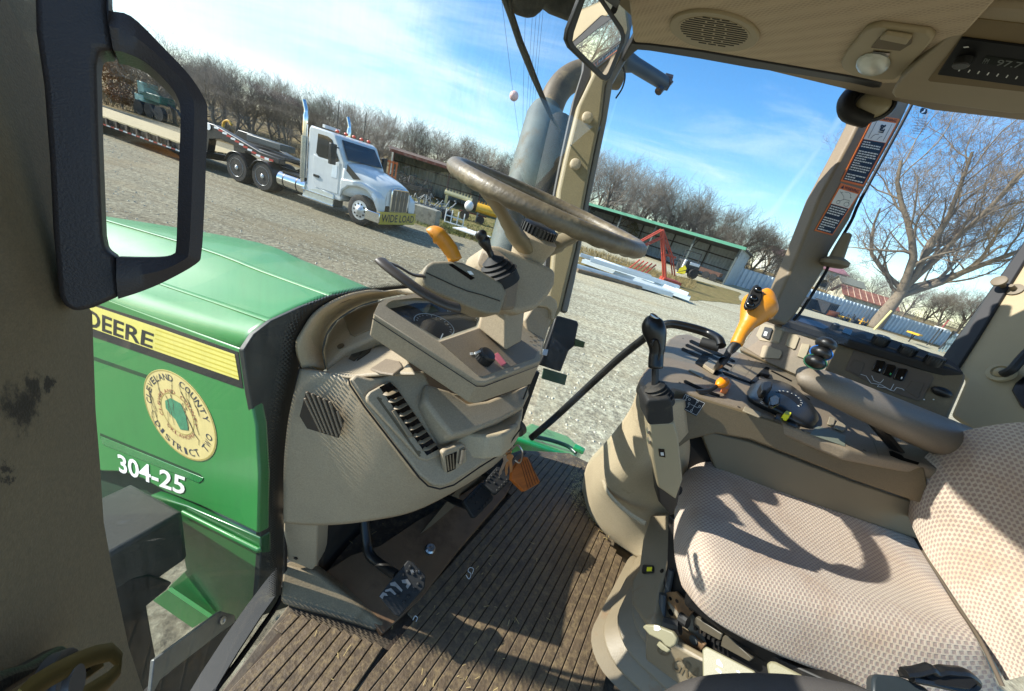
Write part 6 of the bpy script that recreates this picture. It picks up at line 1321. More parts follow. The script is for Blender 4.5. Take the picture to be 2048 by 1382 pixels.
o=mb.build('loose_stones',M('pale_stone','B5AE99',.9,var=.35,vs=3),smooth=0); setp(o,'loose pale stones scattered over the gravel yard','stones',kind='stuff')
mb=MB(); R=random.Random(6)
# --------------------------------------------------------------- sheds
def corr(mb,a,b,z0,z1,pitch=.3,dep=.04):
    d=(b-a); L_=V((d.x,d.y,0)).length; n=max(2,int(L_/pitch)); d=V((d.x,d.y,0)).normalized(); q=V((d.y,-d.x,0))
    pr=[]
    for k in range(n):
        s=k*L_/n; w_=L_/n
        pr+=[(s,0),(s+w_*.55,0),(s+w_*.68,dep),(s+w_*.87,dep)]
    pr.append((L_,0))
    lo=[V((a.x,a.y,0))+d*s+q*o for s,o in pr]
    mb.grid([[p+V((0,0,z0)) for p in lo],[p+V((0,0,z1)) for p in lo]])
galv=M('galvanised_sheet','A3ADB0',.5,metal=.0,var=.12,vs=1.5,dirt='5F625E',dr=(.55,.75),ds=2)
dkgalv=M('shaded_sheet','5D6361',.7,var=.15,vs=1)
s1_=thing('open_shed','low grey open fronted shed with a rusty roof edge behind the white truck','shed',GD(900,31))
A0=GD(788,29.5);B0=GD(1078,35); dn_=(B0-A0).normalized(); bk_=V((-dn_.y,dn_.x,0)); 
if bk_.y<0: bk_=-bk_
mb=MB(); corr(mb,A0+bk_*6,B0+bk_*6,0,2.9,.35,.05); corr(mb,A0,A0+bk_*6,0,2.9,.35,.05); corr(mb,B0,B0+bk_*6,0,2.9,.35,.05); mb.build('wall',M('old_sheet','8E9792',.75,var=.15,vs=1,dirt='4A4640',dr=(.55,.75),ds=1.2),s1_)
mb=MB(); mb.prism([A0-bk_*.5-dn_*.4+V((0,0,2.95)),B0-bk_*.5+V((0,0,2.95)),B0+bk_*6.4+V((0,0,3.3)),A0+bk_*6.4-dn_*.4+V((0,0,3.3))],V((0,0,.06))); mb.build('roof',M('roof_brown','6A5646',.7,var=.2,vs=1.5),s1_)
mb=MB(); c=(A0+B0)/2-bk_*.52+V((0,0,2.93)); mb.box(c,dn_*((B0-A0).length/2+.4),bk_*.03,V((0,0,.11))); mb.build('rusty_fascia',M('fascia_rust','8A4B38',.7,var=.25,vs=3,dirt='A99080',dr=(.5,.7),ds=3),s1_)
for k in (0,.345,.57,.78,1): mb=MB(); p=A0.lerp(B0,k); mb.tube([p,p+V((0,0,2.9))],.06,8); mb.build('post',M('post_rust','5A3A32',.7,var=.2),s1_)
mb=MB()
for z in (1.2,2.2): mb.box((A0+B0)/2+bk_*5.9+V((0,0,z)),dn_*((B0-A0).length/2),bk_*.04,V((0,0,.05)))
mb.build('wall_rail',M('rail_dark','33322F',.7),s1_)
s2_=thing('pole_barn','long open fronted barn with a green roof edge and grey steel walls','barn',GD(1330,42))
B1=G(1445,569); A1=GD(1120,50); dn_=(B1-A1).normalized(); bk2=V((-dn_.y,dn_.x,0))
if bk2.y<0: bk2=-bk2
mb=MB(); corr(mb,A1+bk2*8,B1+bk2*8,0,3.6,.4,.05); corr(mb,A1,A1+bk2*8,0,3.9,.4,.05); corr(mb,B1,B1+bk2*8,0,3.9,.4,.05); mb.build('wall',galv,s2_)
mb=MB(); mb.prism([A1-bk2*.8+V((0,0,4.0)),B1-bk2*.8+dn_*.5+V((0,0,4.0)),B1+bk2*8.4+dn_*.5+V((0,0,3.6)),A1+bk2*8.4+V((0,0,3.6))],V((0,0,.05))); mb.build('roof',M('roof_galv','4A4B49',.6,var=.1),s2_)
mb=MB(); mb.box((A1+B1)/2-bk2*.84+V((0,0,4.0))+dn_*.2,dn_*((B1-A1).length/2+.35),bk2*.04,V((0,0,.15))); mb.build('green_fascia',M('fascia_green','4F8C70',.5,var=.08,vs=1),s2_)
for k in range(6):
    p=A1.lerp(B1,k/5); mb=MB(); mb.box(p+V((0,0,1.95)),dn_*.09,bk2*.09,V((0,0,1.95))); mb.build('post',M('post_steel','474F4C',.6,var=.1),s2_)
mb=MB()
for z in (1.3,2.7): mb.box((A1+B1)/2+bk2*7.85+V((0,0,z)),dn_*((B1-A1).length/2),bk2*.05,V((0,0,.07)))
for k in range(6):
    p=A1.lerp(B1,k/5); mb.tube([p+V((0,0,2.6)),p+bk2*2+V((0,0,3.8))],.05,6); mb.box(p+bk2*7.8+V((0,0,1.8)),dn_*.07,bk2*.05,V((0,0,1.8)))
mb.build('framing',M('rail_dark',''),s2_)
# --------------------------------------------------------------- fence
fpts=[(1478,42.5),(1606,43.5),(1700,45),(1770,46.5),(1860,48),(1960,50),(2080,52),(2200,55)]
fm_=M('fence_sheet','B4C0C8',.45,metal=.1,var=.12,vs=1,dirt='7C807C',dr=(.6,.8),ds=1.5)
fn=thing('metal_fence','shiny corrugated metal fence running behind the big bare tree','fence',GD(1770,46.5))
mb=MB(); 
for (a,b) in zip(fpts,fpts[1:]): corr(mb,GD(*a),GD(*b),0,2.15,.62,.16)
mb.build('fence_sheets',fm_,fn,smooth=0)
mb=MB()
for (a,b) in zip(fpts,fpts[1:]):
    A=GD(*a)+V((0,.15,1.9));B=GD(*b)+V((0,.15,1.9)); mb.tube([A,B],.05,6)
mb.build('fence_rail',M('rail_dark',''),fn)
# --------------------------------------------------------------- houses beyond fence
hb=thing('metal_building','long white ribbed metal building with a faded red roof beyond the fence','building',GD(1600,74,2.2))
def bld(o,x0,d0,x1,d1,dep,z0,z1,zr,wm_,rm_,pitch=.5):
    a=GD(x0,d0);b=GD(x1,d1); d=(b-a).normalized(); q=V((-d.y,d.x,0)); q=q if q.y>0 else -q
    mb=MB(); corr(mb,a,b,z0,z1,pitch,.07); corr(mb,a,a+q*dep,z0,z1,pitch,.07); corr(mb,b,b+q*dep,z0,z1,pitch,.07); corr(mb,a+q*dep,b+q*dep,z0,z1,pitch,.07)
    for e in (a,b): mb.add([e+V((0,0,z1)),e+q*dep+V((0,0,z1)),e+q*dep/2+V((0,0,zr))],[[0,1,2]])
    mb.build('wall',wm_,o)
    mb=MB(); u_=V((0,0,.08))
    for s in (0,1):
        e0=a-d*.4+(q*(-.4) if s==0 else q*(dep+.4))+V((0,0,z1-.1)); e1=b+d*.4+(q*(-.4) if s==0 else q*(dep+.4))+V((0,0,z1-.1)); r0_=a-d*.4+q*dep/2+V((0,0,zr+.02)); r1_=b+d*.4+q*dep/2+V((0,0,zr+.02))
        mb.prism([e0,e1,r1_,r0_],u_)
    mb.build('roof',rm_,o); return a,b,d,q
wcr=M('white_cladding','C9C9BB',.6,var=.1,vs=.8,dirt='8F8B78',dr=(.6,.8),ds=.6)
a,b,d,q=bld(hb,1532,74,1672,72,9,2.0,6.2,7.6,wcr,M('red_roof','946464',.6,var=.1,vs=.7))
mb=MB()
for s,w_ in ((.35,.06),(.78,.05)): mb.box(a.lerp(b,s)-q*.1+V((0,0,3.6)),d*(b-a).length*w_,q*.03,V((0,0,.7)))
mb.build('door_opening',M('opening_dark','252826',.6),hb)
hb=thing('shed_building','small pale shed with a brown ribbed roof half hidden by the fence','shed',GD(1730,60,1.2))
a,b,d,q=bld(hb,1688,58,1790,56,5,0.6,2.75,4.1,M('pale_wall','C6BFA6',.7,var=.25,vs=2,dirt='7C735C',dr=(.5,.65),ds=3),M('brown_roof','7D4E3A',.7,var=.25,vs=1,dirt='9E7A62',dr=(.5,.7),ds=2),.5)
mb=MB()
for k in range(8): p=a.lerp(b,(k+.5)/8)-q*.4+V((0,0,2.76)); mb.tube([p,p+q*2.9+V((0,0,1.42))],.05,5)
mb.build('roof_rib',M('rib_pale','B59A82',.6),hb)
hb=thing('derelict_house','small white peeling building between the red roofed building and the brown roofed shed','building',GD(1690,66,2))
bld(hb,1672,66,1712,65,5,1.4,4.6,5.6,M('peeling_white','CFC9AE',.7,var=.35,vs=1.5,dirt='6E6A50',dr=(.48,.6),ds=2),M('old_roof','6A6A5C',.8,var=.2),.6)
# --------------------------------------------------------------- yard stuff
def dump(x,d,w_,h,lab):
    o=thing('dumpster',lab,'dumpster',GD(x,d)); p=GD(x,d); ex=V((.83,.55,0)); ey=V((-.55,.83,0))
    mb=MB(); mb.prism([p-ex*w_-ey*.8+V((0,0,.15)),p+ex*w_-ey*.8+V((0,0,.15)),p+ex*(w_+.1)-ey*.8+V((0,0,h)),p-ex*(w_+.1)-ey*.8+V((0,0,h))],ey*1.6); mb.build('bin_body',M('bin_black','202224',.6,var=.2,vs=2,dirt='5C4634',dr=(.6,.8),ds=2),o,bevel=.03)
    for k in range(5): 
        mb=MB(); c=p+ex*(-w_+.2+k*(2*w_-.4)/4)-ey*.84+V((0,0,h*.5)); mb.box(c,ex*.05,ey*.05,V((0,0,h*.42))); mb.build('bin_rib',M('bin_rib','34383A',.6),o)
    mb=MB(); mb.box(p+V((0,0,h+.05)),ex*(w_+.12),ey*.85,V((0,0,.04))); mb.build('lid',black,o)
dump(1627,40.5,1.0,1.15,'lower black dumpster nearest the brown door pillar'); dump(1668,40.5,1.15,1.35,'taller black dumpster left of the orange blade')
def mach(name,lab,cat,x,d,sc_,cols,seed,n=14,group=None):
    R=random.Random(seed); p=GD(x,d); o=thing(name,lab,cat,p)
    ex=V((.85,.5,0)); ey=V((-.5,.85,0))
    mb=MB(); mb.box(p+V((0,0,.45*sc_)),ex*1.0*sc_,ey*.35*sc_,V((0,0,.10*sc_))); mb.box(p+V((0,0,.25*sc_))+ex*.9*sc_,ex*.1*sc_,ey*.6*sc_,V((0,0,.25*sc_))); mb.build('frame',cols[0],o,bevel=.02)
    mb=MB()
    for k in range(n):
        a=p+ex*R.uniform(-1,1)*sc_+ey*R.uniform(-.4,.4)*sc_+V((0,0,R.uniform(.1,.5)*sc_)); b=a+(ex*R.uniform(-.6,.6)+ey*R.uniform(-.2,.2)+V((0,0,R.uniform(.1,.8))))*sc_; c=b+(ex*R.uniform(-.4,.4)+V((0,0,R.uniform(-.5,.1))))*sc_
        c.z=max(c.z,.05); mb.tube([a,b,c],R.uniform(.02,.045)*sc_,6)
    mb.build('tines',cols[1],o)
    mb=MB()
    for s in (-.7,.6): c=p+ex*s*sc_-ey*.4*sc_+V((0,0,.26*sc_)); mb.lathe(c,ey,[(-.09*sc_,.26*sc_),(.09*sc_,.26*sc_)],16)
    mb.build('wheel',rubber,o); return o
yel=M('machine_yellow','D9A41E',.5,var=.15,vs=4); org=M('machine_orange','C0622A',.6,var=.2,vs=3); gry=M('machine_grey','8A8D8A',.5,var=.2,vs=4); drk=M('machine_dark','2A2B2A',.6,var=.3,vs=4)
mach('plough_frame','pale grey cultivator frames parked in front of the open shed beside the truck','implement',850,20,1.0,(gry,gry),1,22)
mach('harrow','dark harrow with curved tines right of the cultivator frames','implement',885,20.5,1.0,(drk,gry),2,18)
mach('excavator_arm','black loader attachment standing in the open shed','implement',830,29,1.6,(drk,drk),3,26)
mach('mower','small yellow mower at the foot of the fence left of the big tree','mower',1712,40,.8,(yel,drk),4,18)
mach('grader_attachment','yellow blade attachment beside the trunk of the big tree','implement',1748,42,.8,(yel,yel),5,14)
mach('black_tiller','dark tiller between the yellow mower and the yellow blade','implement',1730,41,.8,(drk,drk),6,22)
for k,(x,d,l) in enumerate(((1690,40,'orange snow blade lying in front of the fence'),)):
    o=thing('snow_blade',l,'blade',GD(x,d)); p=GD(x,d); ex=V((.85,.5,0)).normalized(); mb=MB(); mb.tube([p-ex*1.3+V((0,0,.35)),p+ex*1.3+V((0,0,.35))],[(.12,.32)]*2,8,flat=V((0,1,0))); mb.build('blade',org,o); mb=MB(); mb.box(p+V((0,.3,.2)),ex*.4,V((-.1,.3,0)),V((0,0,.1))); mb.build('hitch',drk,o)
o=thing('yellow_post','leaning pale yellow post in front of the big bare tree','post',GD(1775,41)); a=G(1778,655);mb=MB(); A=GD(1778,40.5); mb.tube([A,A+V((.35,.0,2.5))],.11,10); mb.build('pole',M('post_yellow','CFC27A',.6,var=.15,vs=3),o)
# scissor lift style rack
o=thing('lift_frame','grey steel lift frame with crossed bars at the right end of the fence','lift frame',GD(1915,38)); p=GD(1915,38); ex=V((.8,.6,0)).normalized(); ey=V((-.6,.8,0))
mb=MB()
for z in (1.0,1.9): mb.box(p+ex*1.5+V((0,0,z)),ex*2.6,ey*.06,V((0,0,.10)))
for s in (-1,1.2,3.4): mb.box(p+ex*s+V((0,0,.95)),ex*.07,ey*.07,V((0,0,.95)))
mb.build('frame',M('lift_slate','5F7276',.5,var=.15,vs=2),o)
mb=MB()
for s in (-2.4,-1.6): mb.tube([p+ex*s+V((0,0,.3)),p+ex*(s+1.8)+V((0,0,2.4))],.05,6); mb.tube([p+ex*(s+1.8)+V((0,0,.3)),p+ex*s+V((0,0,2.4))],.05,6)
mb.build('cross_bar',drk,o)
o=thing('work_platform','yellow work platform standing beside the grey lift frame','platform',GD(1850,38)); p=GD(1850,38); mb=MB(); mb.box(p+V((0,0,1.0)),ex*1.0,ey*.5,V((0,0,.09))); mb.build('deck',yel,o,bevel=.02); mb=MB()
for s in (-.8,.8): mb.tube([p+ex*s+V((0,0,.95)),p-ex*s*.2+V((0,0,.05))],.05,6)
mb.build('leg',drk,o)
o=thing('red_tarp_cart','cart with a dull red upright panel and white roof rails above the lift frame','cart',GD(1888,42)); p=GD(1888,42); mb=MB(); mb.prism([p+ex*-.3+V((0,0,2.3)),p+ex*.3+V((0,0,2.3)),p+ex*.45+V((0,0,3.4)),p+ex*.05+V((0,0,3.3))],ey*.1); mb.build('red_panel',M('dull_red','8A3F38',.7),o); mb=MB(); mb.box(p+V((0,0,2.3)),ex*1.6,ey*.5,V((0,0,.06))); mb.build('roof_rail',wcr,o); mb=MB()
for s in (-1.2,1.2): mb.tube([p+ex*s,p+ex*s+V((0,0,2.3))],.06,6)
mb.build('leg',drk,o)
o=thing('orange_cage','orange slatted cage standing beyond the truck nose','cage',GD(775,27)); p=GD(768,27); mb=MB()
for k in range(5): mb.box(p+V((k*.28,0,1.1)),V((.05,0,0)),V((0,.04,0)),V((0,0,1.1)))
for z in (.3,1.1,2.1): mb.box(p+V((.56,.05,z)),V((.62,0,0)),V((0,.03,0)),V((0,0,.06)))
mb.build('slats',org,o)
# red hoist frame
o=thing('hoist_frame','red steel hoist frame with two sloping legs in front of the barn','hoist frame',G(1332,566)); red=M('hoist_red','A8432F',.6,var=.15,vs=3)
p=G(1332,566); e=V((1,0,0)); D=p.y
mb=MB(); 
for dy_ in (0,.55):
    q=V((0,dy_,0)); tp_=p+q+V((-1.6,0,3.1)); mb.tube([p+q,tp_],.075,6)
    mb.tube([tp_,tp_+V((-1.3,-.3,-1.3))],.05,6); mb.tube([tp_.lerp(p+q,.14),tp_+V((-1.15,-.3,-1.6))],.045,6); mb.tube([tp_,tp_.lerp(p+q,.5)+V((.45,0,.2)),p+q+V((.35,0,.6))],.045,6)
mb.box(p+V((.3,.28,.15)),V((.6,0,0)),V((0,.5,0)),V((0,0,.14))); mb.box(p+V((-.5,.28,1.7)),V((.5,0,0)),V((0,.04,0)),V((0,0,.07)))
mb.build('frame',red,o)
mb=MB(); 
for k in range(5): mb.tube([p+V((-2.9+k*.28,-.4,.05)),p+V((-2.3+k*.28,-.2,.95))],.05,6)
mb.build('rack_bars',red,o)
mb=MB(); mb.tube([p+V((.1,.2,1.9)),p+V((.4,.0,.9)),p+V((.9,-.1,1.2))],.03,6); mb.build('hose',drk,o)
o=thing('skid_machine','black and white stump grinder with a yellow guard in front of the barn','machine',G(1400,563)); p=GD(1392,31); mb=MB(); mb.box(p+V((0,0,1.0)),V((.75,.3,0)),V((-.2,.5,0)),V((0,0,.5))); mb.build('engine_box',drk,o,bevel=.05)
mb=MB(); mb.box(p+V((.25,-.4,1.35)),V((.5,.2,0)),V((-.05,.12,0)),V((0,0,.12))); mb.box(p+V((-.6,-.6,1.2)),V((.1,0,0)),V((0,.1,0)),V((0,0,.35))); mb.build('hood_panel',white,o,bevel=.02)
mb=MB(); mb.add([p+V(v) for v in [(-.9,-.8,.35),(-.3,-.9,.4),(-.35,-.8,.9),(-.6,-.8,1.1),(-.9,-.75,.7)]],[[0,1,2,3,4]]); mb.prism([p+V((-.9,-.7,.3)),p+V((-.4,-.7,.3)),p+V((-.4,-.7,.8))],V((0,.2,0))); mb.build('yellow_guard',M('bright_yellow','E8D21A',.4),o)
mb=MB(); mb.lathe(p+V((.4,-.65,.6)),V((-.3,.9,0)),[(-.15,.45),(.15,.45)],20); mb.build('wheel',rubber,o)
mb=MB(); 
for s in (-.7,.7): mb.tube([p+V((s,0,1.4)),p+V((s,.1,2.3))],.04,6)
mb.tube([p+V((-.7,.1,2.3)),p+V((.7,.1,2.3))],.04,6); mb.tube([p+V((-1.6,-.3,1.2)),p+V((-.7,0,1.3)),p+V((-.2,0,1.5))],.06,6); mb.build('roll_bar',drk,o)
o=thing('flatbed_wagon','low rusty wagon under the barn roof','wagon',GD(1430,37)); p=GD(1428,39); mb=MB(); mb.box(p+V((0,0,.8)),dn_*1.6,bk2*.8,V((0,0,.2))); mb.build('bed',M('wagon_rust','54392C',.8,var=.2),o); mb=MB()
for s in (-1.1,.3,1.1): mb.lathe(p+dn_*s-bk2*.85+V((0,0,.4)),bk2,[(-.1,.38),(.1,.38)],14)
mb.build('wheel',rubber,o)
# white beams
wb=M('white_beam','C9D2D4',.45,var=.08,vs=3); 
LA=[((1146,534),(1342,592),.10,.16,'nearest of the long white steel channels lying on the gravel'),((1165,524),(1378,600),.14,.24,'longest white steel beam in the pile, with a squared end'),((1190,520),(1372,592),.28,.20,'white beam stacked on top of the pile'),((1160,512),(1300,556),.12,.18,'white beam at the back of the pile partly hidden by the wheel'),((1180,522),(1356,578),.42,.14,'topmost thin white beam of the pile')]
for k,(a,b,z,w_,lab) in enumerate(LA):
    A=G(*a,z);B=G(*b,z); d=(B-A).normalized(); q=V((-d.y,d.x,0))
    mb=MB(); c=(A+B)/2; h=(B-A)/2; h.z=0; c.z=z; mb.box(c,h,q*w_,V((0,0,.02))); mb.box(c+V((0,0,.10))-q*w_*.9,h,q*.02,V((0,0,.09))); mb.box(c+V((0,0,.10))+q*w_*.9,h,q*.02,V((0,0,.09)))
    o=mb.build('steel_beam',wb,bevel=0,smooth=0); setp(o,lab,'beam',group='white beams lying on the gravel')
o=thing('timber_pile','brown timber offcuts between the white beams','timber',G(1250,560)); mb=MB(); R=random.Random(2)
for k in range(7):
    A=G(1200+k*12,552+k*3,.1); mb.box(A,V((1.2,.35*R.random(),0)),V((-.05,.1,0)),V((0,0,.07)))
mb.build('boards',M('old_timber','6F604C',.9,var=.3,vs=4),o)
# left shed front items
o=thing('concrete_block','weathered concrete barrier block right of the white truck','concrete block',G(845,445)); A=G(822,440);B=G(868,455); d=(B-A).normalized(); q=V((-d.y,d.x,0)); mb=MB(); mb.prism([A,B,B+q*.6,A+q*.6],V((0,0,.78))); mb.build('block',M('concrete','8C8A7C',.9,var=.25,vs=3,bump=1,bs=20,dirt='5F5F54',dr=(.5,.65),ds=4),o,bevel=.03)
o=thing('water_tank_trailer','small red trailer with a white plastic tank before the shed','trailer',G(935,440)); p=G(932,440); mb=MB(); mb.ell(p+V((0,0,.95)),V((.32,0,0)),V((0,.32,0)),V((0,0,.34)),14,8); mb.build('tank',white,o); mb=MB(); mb.tube([p+V((-.6,0,.5)),p+V((1.3,.2,.55))],.05,6); mb.tube([p+V((.1,-.3,.5)),p+V((.1,.5,.5))],.05,6); mb.build('chassis',M('dark_red','6E2A22',.6),o); mb=MB(); mb.lathe(p+V((-.1,-.35,.32)),V((0,1,0)),[(-.08,.32),(.08,.32)],16); mb.lathe(p+V((1.0,-.2,.28)),V((0,1,0)),[(-.08,.28),(.08,.28)],16); mb.build('wheel',rubber,o)
o=thing('salt_spreader','yellow salt spreader hopper standing at the right end of the shed front','spreader',G(975,450)); p=G(968,450); ex=V((.95,.15,0)); mb=MB(); mb.tube([p-ex*.8+V((0,0,1.0)),p+ex*1.0+V((0,0,1.0))],[(.34,.28)]*2,12); mb.build('hopper',yel,o,smooth=30); mb=MB()
for k in range(9): mb.tube([p+ex*(-.7+k*.2)+V((0,0,1.25)),p+ex*(-.7+k*.2)+V((0,0,1.42))],.02,5)
mb.build('teeth',yel,o); mb=MB()
for s in (-.6,.8): mb.box(p+ex*s+V((0,0,.35)),V((.04,0,0)),V((0,.25,0)),V((0,0,.35)))
mb.build('leg',gry,o)
o=thing('wood_spreader','cream toothed hopper bar standing behind the water tank trailer','spreader',GD(925,24)); p=GD(925,24); mb=MB(); mb.tube([p-ex*1.0+V((0,0,1.35)),p+ex*1.0+V((0,0,1.3))],[(.16,.12)]*2,8); mb.build('bar',M('cream_bar','C9BE8E',.6),o); mb=MB()
for k in range(9): mb.tube([p+ex*(-.9+k*.22)+V((0,0,1.45)),p+ex*(-.9+k*.22)+V((0,0,1.6))],.02,5)
for s in (-.8,.8): mb.box(p+ex*s+V((0,0,.6)),V((.04,0,0)),V((0,.2,0)),V((0,0,.6)))
mb.build('teeth',M('cream_bar',''),o)
A=G(905,456,.25);B=G(958,474,.25); d=(B-A); mb=MB(); mb.prism([A,B,B+V((.4,1.1,0)),A+V((.3,1.1,0))],V((0,0,.05))); o=mb.build('white_sheet',white); setp(o,'white sheet of metal lying on the grass before the shed','metal sheet')
R=random.Random(8)
o=thing('scrap_rack','white welded steel rack on the grass left of the white sheet','rack',G(885,450)); p=G(888,446); mb=MB()
for k in range(4): mb.tube([p+V((k*.35,0,0)),p+V((k*.35,0,.8))],.035,6)
mb.tube([p+V((0,0,.45)),p+V((1.05,0,.45))],.035,6); mb.tube([p+V((0,0,.1)),p+V((1.3,0,.1))],.05,6); mb.build('bars',white,o)
# ================================================================== TRUCK AND TRAILER
TO=G(716,450); TA=rad(101); TF=V((math.sin(TA),math.cos(TA),0)); TL=V((-TF.y,TF.x,0))  # forward, and across away from the camera
def T(x,y,z): return TO+TF*(x*(.92 if x<0 else .72))+TL*y+V((0,0,z*.93))
tw=M('truck_white','CDD1CF',.28,var=.05,coat=.35,spec=.5,dirt='8F8A7C',dr=(.6,.85),ds=1.5); chm=M('polished_chrome','D6DADD',.08,metal=1,var=.03); tg_=M('truck_glass','10181C',.06,var=.1,spec=.9); tdk=M('truck_black','101112',.4,var=.2)
tr=thing('semi_truck','white conventional semi truck with chrome stacks and a yellow sign on its bumper','truck',TO+TL*1.2)
WD=2.35
# hood
sec=[(.98,1.62,.42,.98,.62),(.80,1.72,.36,.95,.6),(.2,1.86,.22,.92,.75),(-.6,2.02,.12,.9,1.0),(-.95,2.08,.06,.9,1.0)]
rows=[]
for x,zt,ins,zb,_ in sec:
    rows.append([T(x,ins,zb),T(x,ins-.02,zt-.35),T(x,ins+.12,zt-.10),T(x,ins+.38,zt),T(x,WD/2,zt+.05),T(x,WD-ins-.38,zt),T(x,WD-ins-.12,zt-.10),T(x,WD-ins+.02,zt-.35),T(x,WD-ins,zb)])
mb=MB(); mb.grid(dense(rows,3)); mb.build('hood',tw,tr,solid=.02,smooth=50)
mb=MB(); mb.prism([T(.97,.45,.95),T(.97,.45,1.4),T(.97,.62,1.58),T(.97,WD/2,1.66),T(.97,WD-.62,1.58),T(.97,WD-.45,1.4),T(.97,WD-.45,.95)],-TF*.1); mb.build('nose',tw,tr)
# fenders
for y0,y1 in ((-.02,.42),(WD-.42,WD+.02)):
    mb=MB(); pr=[(-.98,.75),(-.86,1.05),(-.62,1.26),(-.2,1.36),(.25,1.33),(.6,1.15),(.86,.85),(1.0,.70),(1.02,.95),(.95,1.22),(.6,1.42),(.0,1.55),(-.6,1.5),(-.98,1.45)]
    mb.prism([T(x,y0,z) for x,z in pr],TL*(y1-y0)); mb.build('fender',tw,tr,bevel=.05,seg=3)
    mb=MB(); mb.prism([T(.58,y0-.012,1.18),T(.82,y0-.012,1.06),T(.86,y0-.012,1.2),T(.62,y0-.012,1.33)],TL*.03); mb.build('headlight',M('headlight','E6EEF2',.08,var=.1,spec=.9),tr,bevel=.02)
# grille
gx=.99
mb=MB(); mb.prism([T(gx,.62,.72),T(gx,.62,1.55),T(gx,.72,1.64),T(gx,WD-.72,1.64),T(gx,WD-.62,1.55),T(gx,WD-.62,.72)],TF*.06); gp_=mb.build('grille',chm,tr,bevel=.02)
mb=MB(); n=4; w_=(WD-1.24-.10)/n
for k in range(n): y=.67+k*w_; mb.prism([T(gx+.078,y+.02,.78),T(gx+.078,y+w_-.02,.78),T(gx+.078,y+w_-.02,1.58),T(gx+.078,y+.02,1.58)],TF*.012)
mb.build('grille_mesh',M('grille_dark','4A4B48',.5,metal=.5,var=.2,vs=30),gp_)
# bumper and wide load sign
mb=MB(); mb.prism([T(1.0,-.02,.32),T(1.0,-.02,.66),T(1.14,.2,.68),T(1.14,WD-.2,.68),T(1.0,WD+.02,.66),T(1.0,WD+.02,.32),T(1.14,WD-.2,.30),T(1.14,.2,.30)],V((0,0,.01)))
mb=MB(); mb.box(T(1.06,WD/2,.50),TF*.05,TL*(WD/2),V((0,0,.17))); mb.box(T(.75,.0,.50),TF*.3,TL*.03,V((0,0,.17))); mb.build('bumper',chm,tr,bevel=.02)
mb=MB(); mb.box(T(1.13,WD/2,.52),TF*.01,TL*(WD/2-.02),V((0,0,.22))); sg_=mb.build('wide_load_sign',M('sign_yellow','B9A233',.5,var=.15,vs=3,dirt='7C6C28',dr=(.55,.75),ds=3),tr)
mb=MB(); text(mb,'WIDE LOAD',lambda s,t:T(1.152,.12+s*(WD-.24),.37+t*.30),.02); mb.build('sign_lettering',tdk,sg_)
# cab
cs=[(-.95,.06,.62,2.05),(-1.0,.06,.55,2.1)]
mb=MB(); prof=[(-.92,.70),(-.92,2.02),(-1.42,2.82),(-1.62,2.90),(-2.55,2.92),(-2.62,2.8),(-2.62,.62),(-1.0,.62)]
mb.prism([T(x,.06,z) for x,z in prof],TL*(WD-.12)); mb.build('cab',tw,tr,bevel=.10,seg=4)
mb=MB(); mb.prism([T(-.93,.22,2.12),T(-.93,WD-.22,2.12),T(-1.36,WD-.30,2.74),T(-1.36,.30,2.74)],TF*.025+V((0,0,.02))); mb.build('windscreen',tg_,tr,bevel=.03)
mb=MB(); mb.prism([T(-1.30,.050,1.95),T(-1.16,.050,2.02),T(-1.55,.050,2.66),T(-1.75,.050,2.72),T(-2.18,.050,2.72),T(-2.22,.050,2.05),T(-2.1,.050,1.95)],TL*.02); dw=mb.build('side_window',tg_,tr)
mb=MB(); mb.prism([T(x,.04,z) for x,z in [(-1.12,.85),(-1.12,1.98),(-1.3,1.93),(-2.1,1.93),(-2.32,1.98),(-2.32,1.1),(-2.2,.85)]],TL*.025); dr0=mb.build('door',tw,tr,bevel=.01)
mb=MB(); mb.box(T(-2.12,.03,1.25),TF*.12,TL*.02,V((0,0,.04))); mb.build('door_handle',tdk,dr0)
mb=MB(); mb.prism([T(-1.45,.032,1.4),T(-1.2,.032,1.4),T(-1.2,.032,1.85),T(-1.42,.032,1.8)],TL*.006); mb.build('door_panel_mark',M('pale_panel','DDE6E8',.3),dr0)
mb=MB(); mb.prism([T(-.15,.07,1.62),T(-.75,.03,2.0),T(-.78,.03,1.78),T(-.45,.05,1.55)],TL*.05-TL*.06); mb.build('hood_vent',tdk,tr)
for y in (-.28,WD+.16):
    mb=MB(); mb.box(T(-1.15,y,2.2),TF*.06,TL*.12,V((0,0,.32))); mb.box(T(-1.15,y+.12 if y<0 else y-.12,2.45),TF*.02,TL*.16,V((0,0,.02))); mb.build('wing_mirror',tdk,tr,bevel=.03)
mb=MB(); mb.box(T(-2.0,.45,3.02),TF*.05,TL*.35,V((0,0,.05))); mb.build('roof_bar',white,tr)
for k in range(5): mb=MB(); mb.ell(T(-1.62,.35+k*.41,2.98),TF*.09,TL*.05,V((0,0,.05)),8,6); mb.build('roof_light',M('amber_lamp','C8442A',.3),tr)
for y in (.12,WD-.12):
    mb=MB(); mb.tube(crm([T(-2.85,y,.85),T(-2.85,y,2.2),T(-2.85,y,3.15),T(-2.87,y,3.38),T(-2.98,y,3.66)],4),[.085]*9+[.065]*8,14); mb.build('exhaust_stack',chm,tr,smooth=60)
    mb=MB(); mb.tube([T(-2.85,y,1.0),T(-2.85,y,2.5)],.115,14); mb.build('heat_shield',M('perforated_chrome','A9ADAE',.25,metal=1,var=.3,vs=40),tr,smooth=60)
for y in (.5,1.9): mb=MB(); mb.tube([T(-1.8,y,2.9),T(-1.8,y,4.0)],.012,5); mb.build('antenna',tdk,tr)
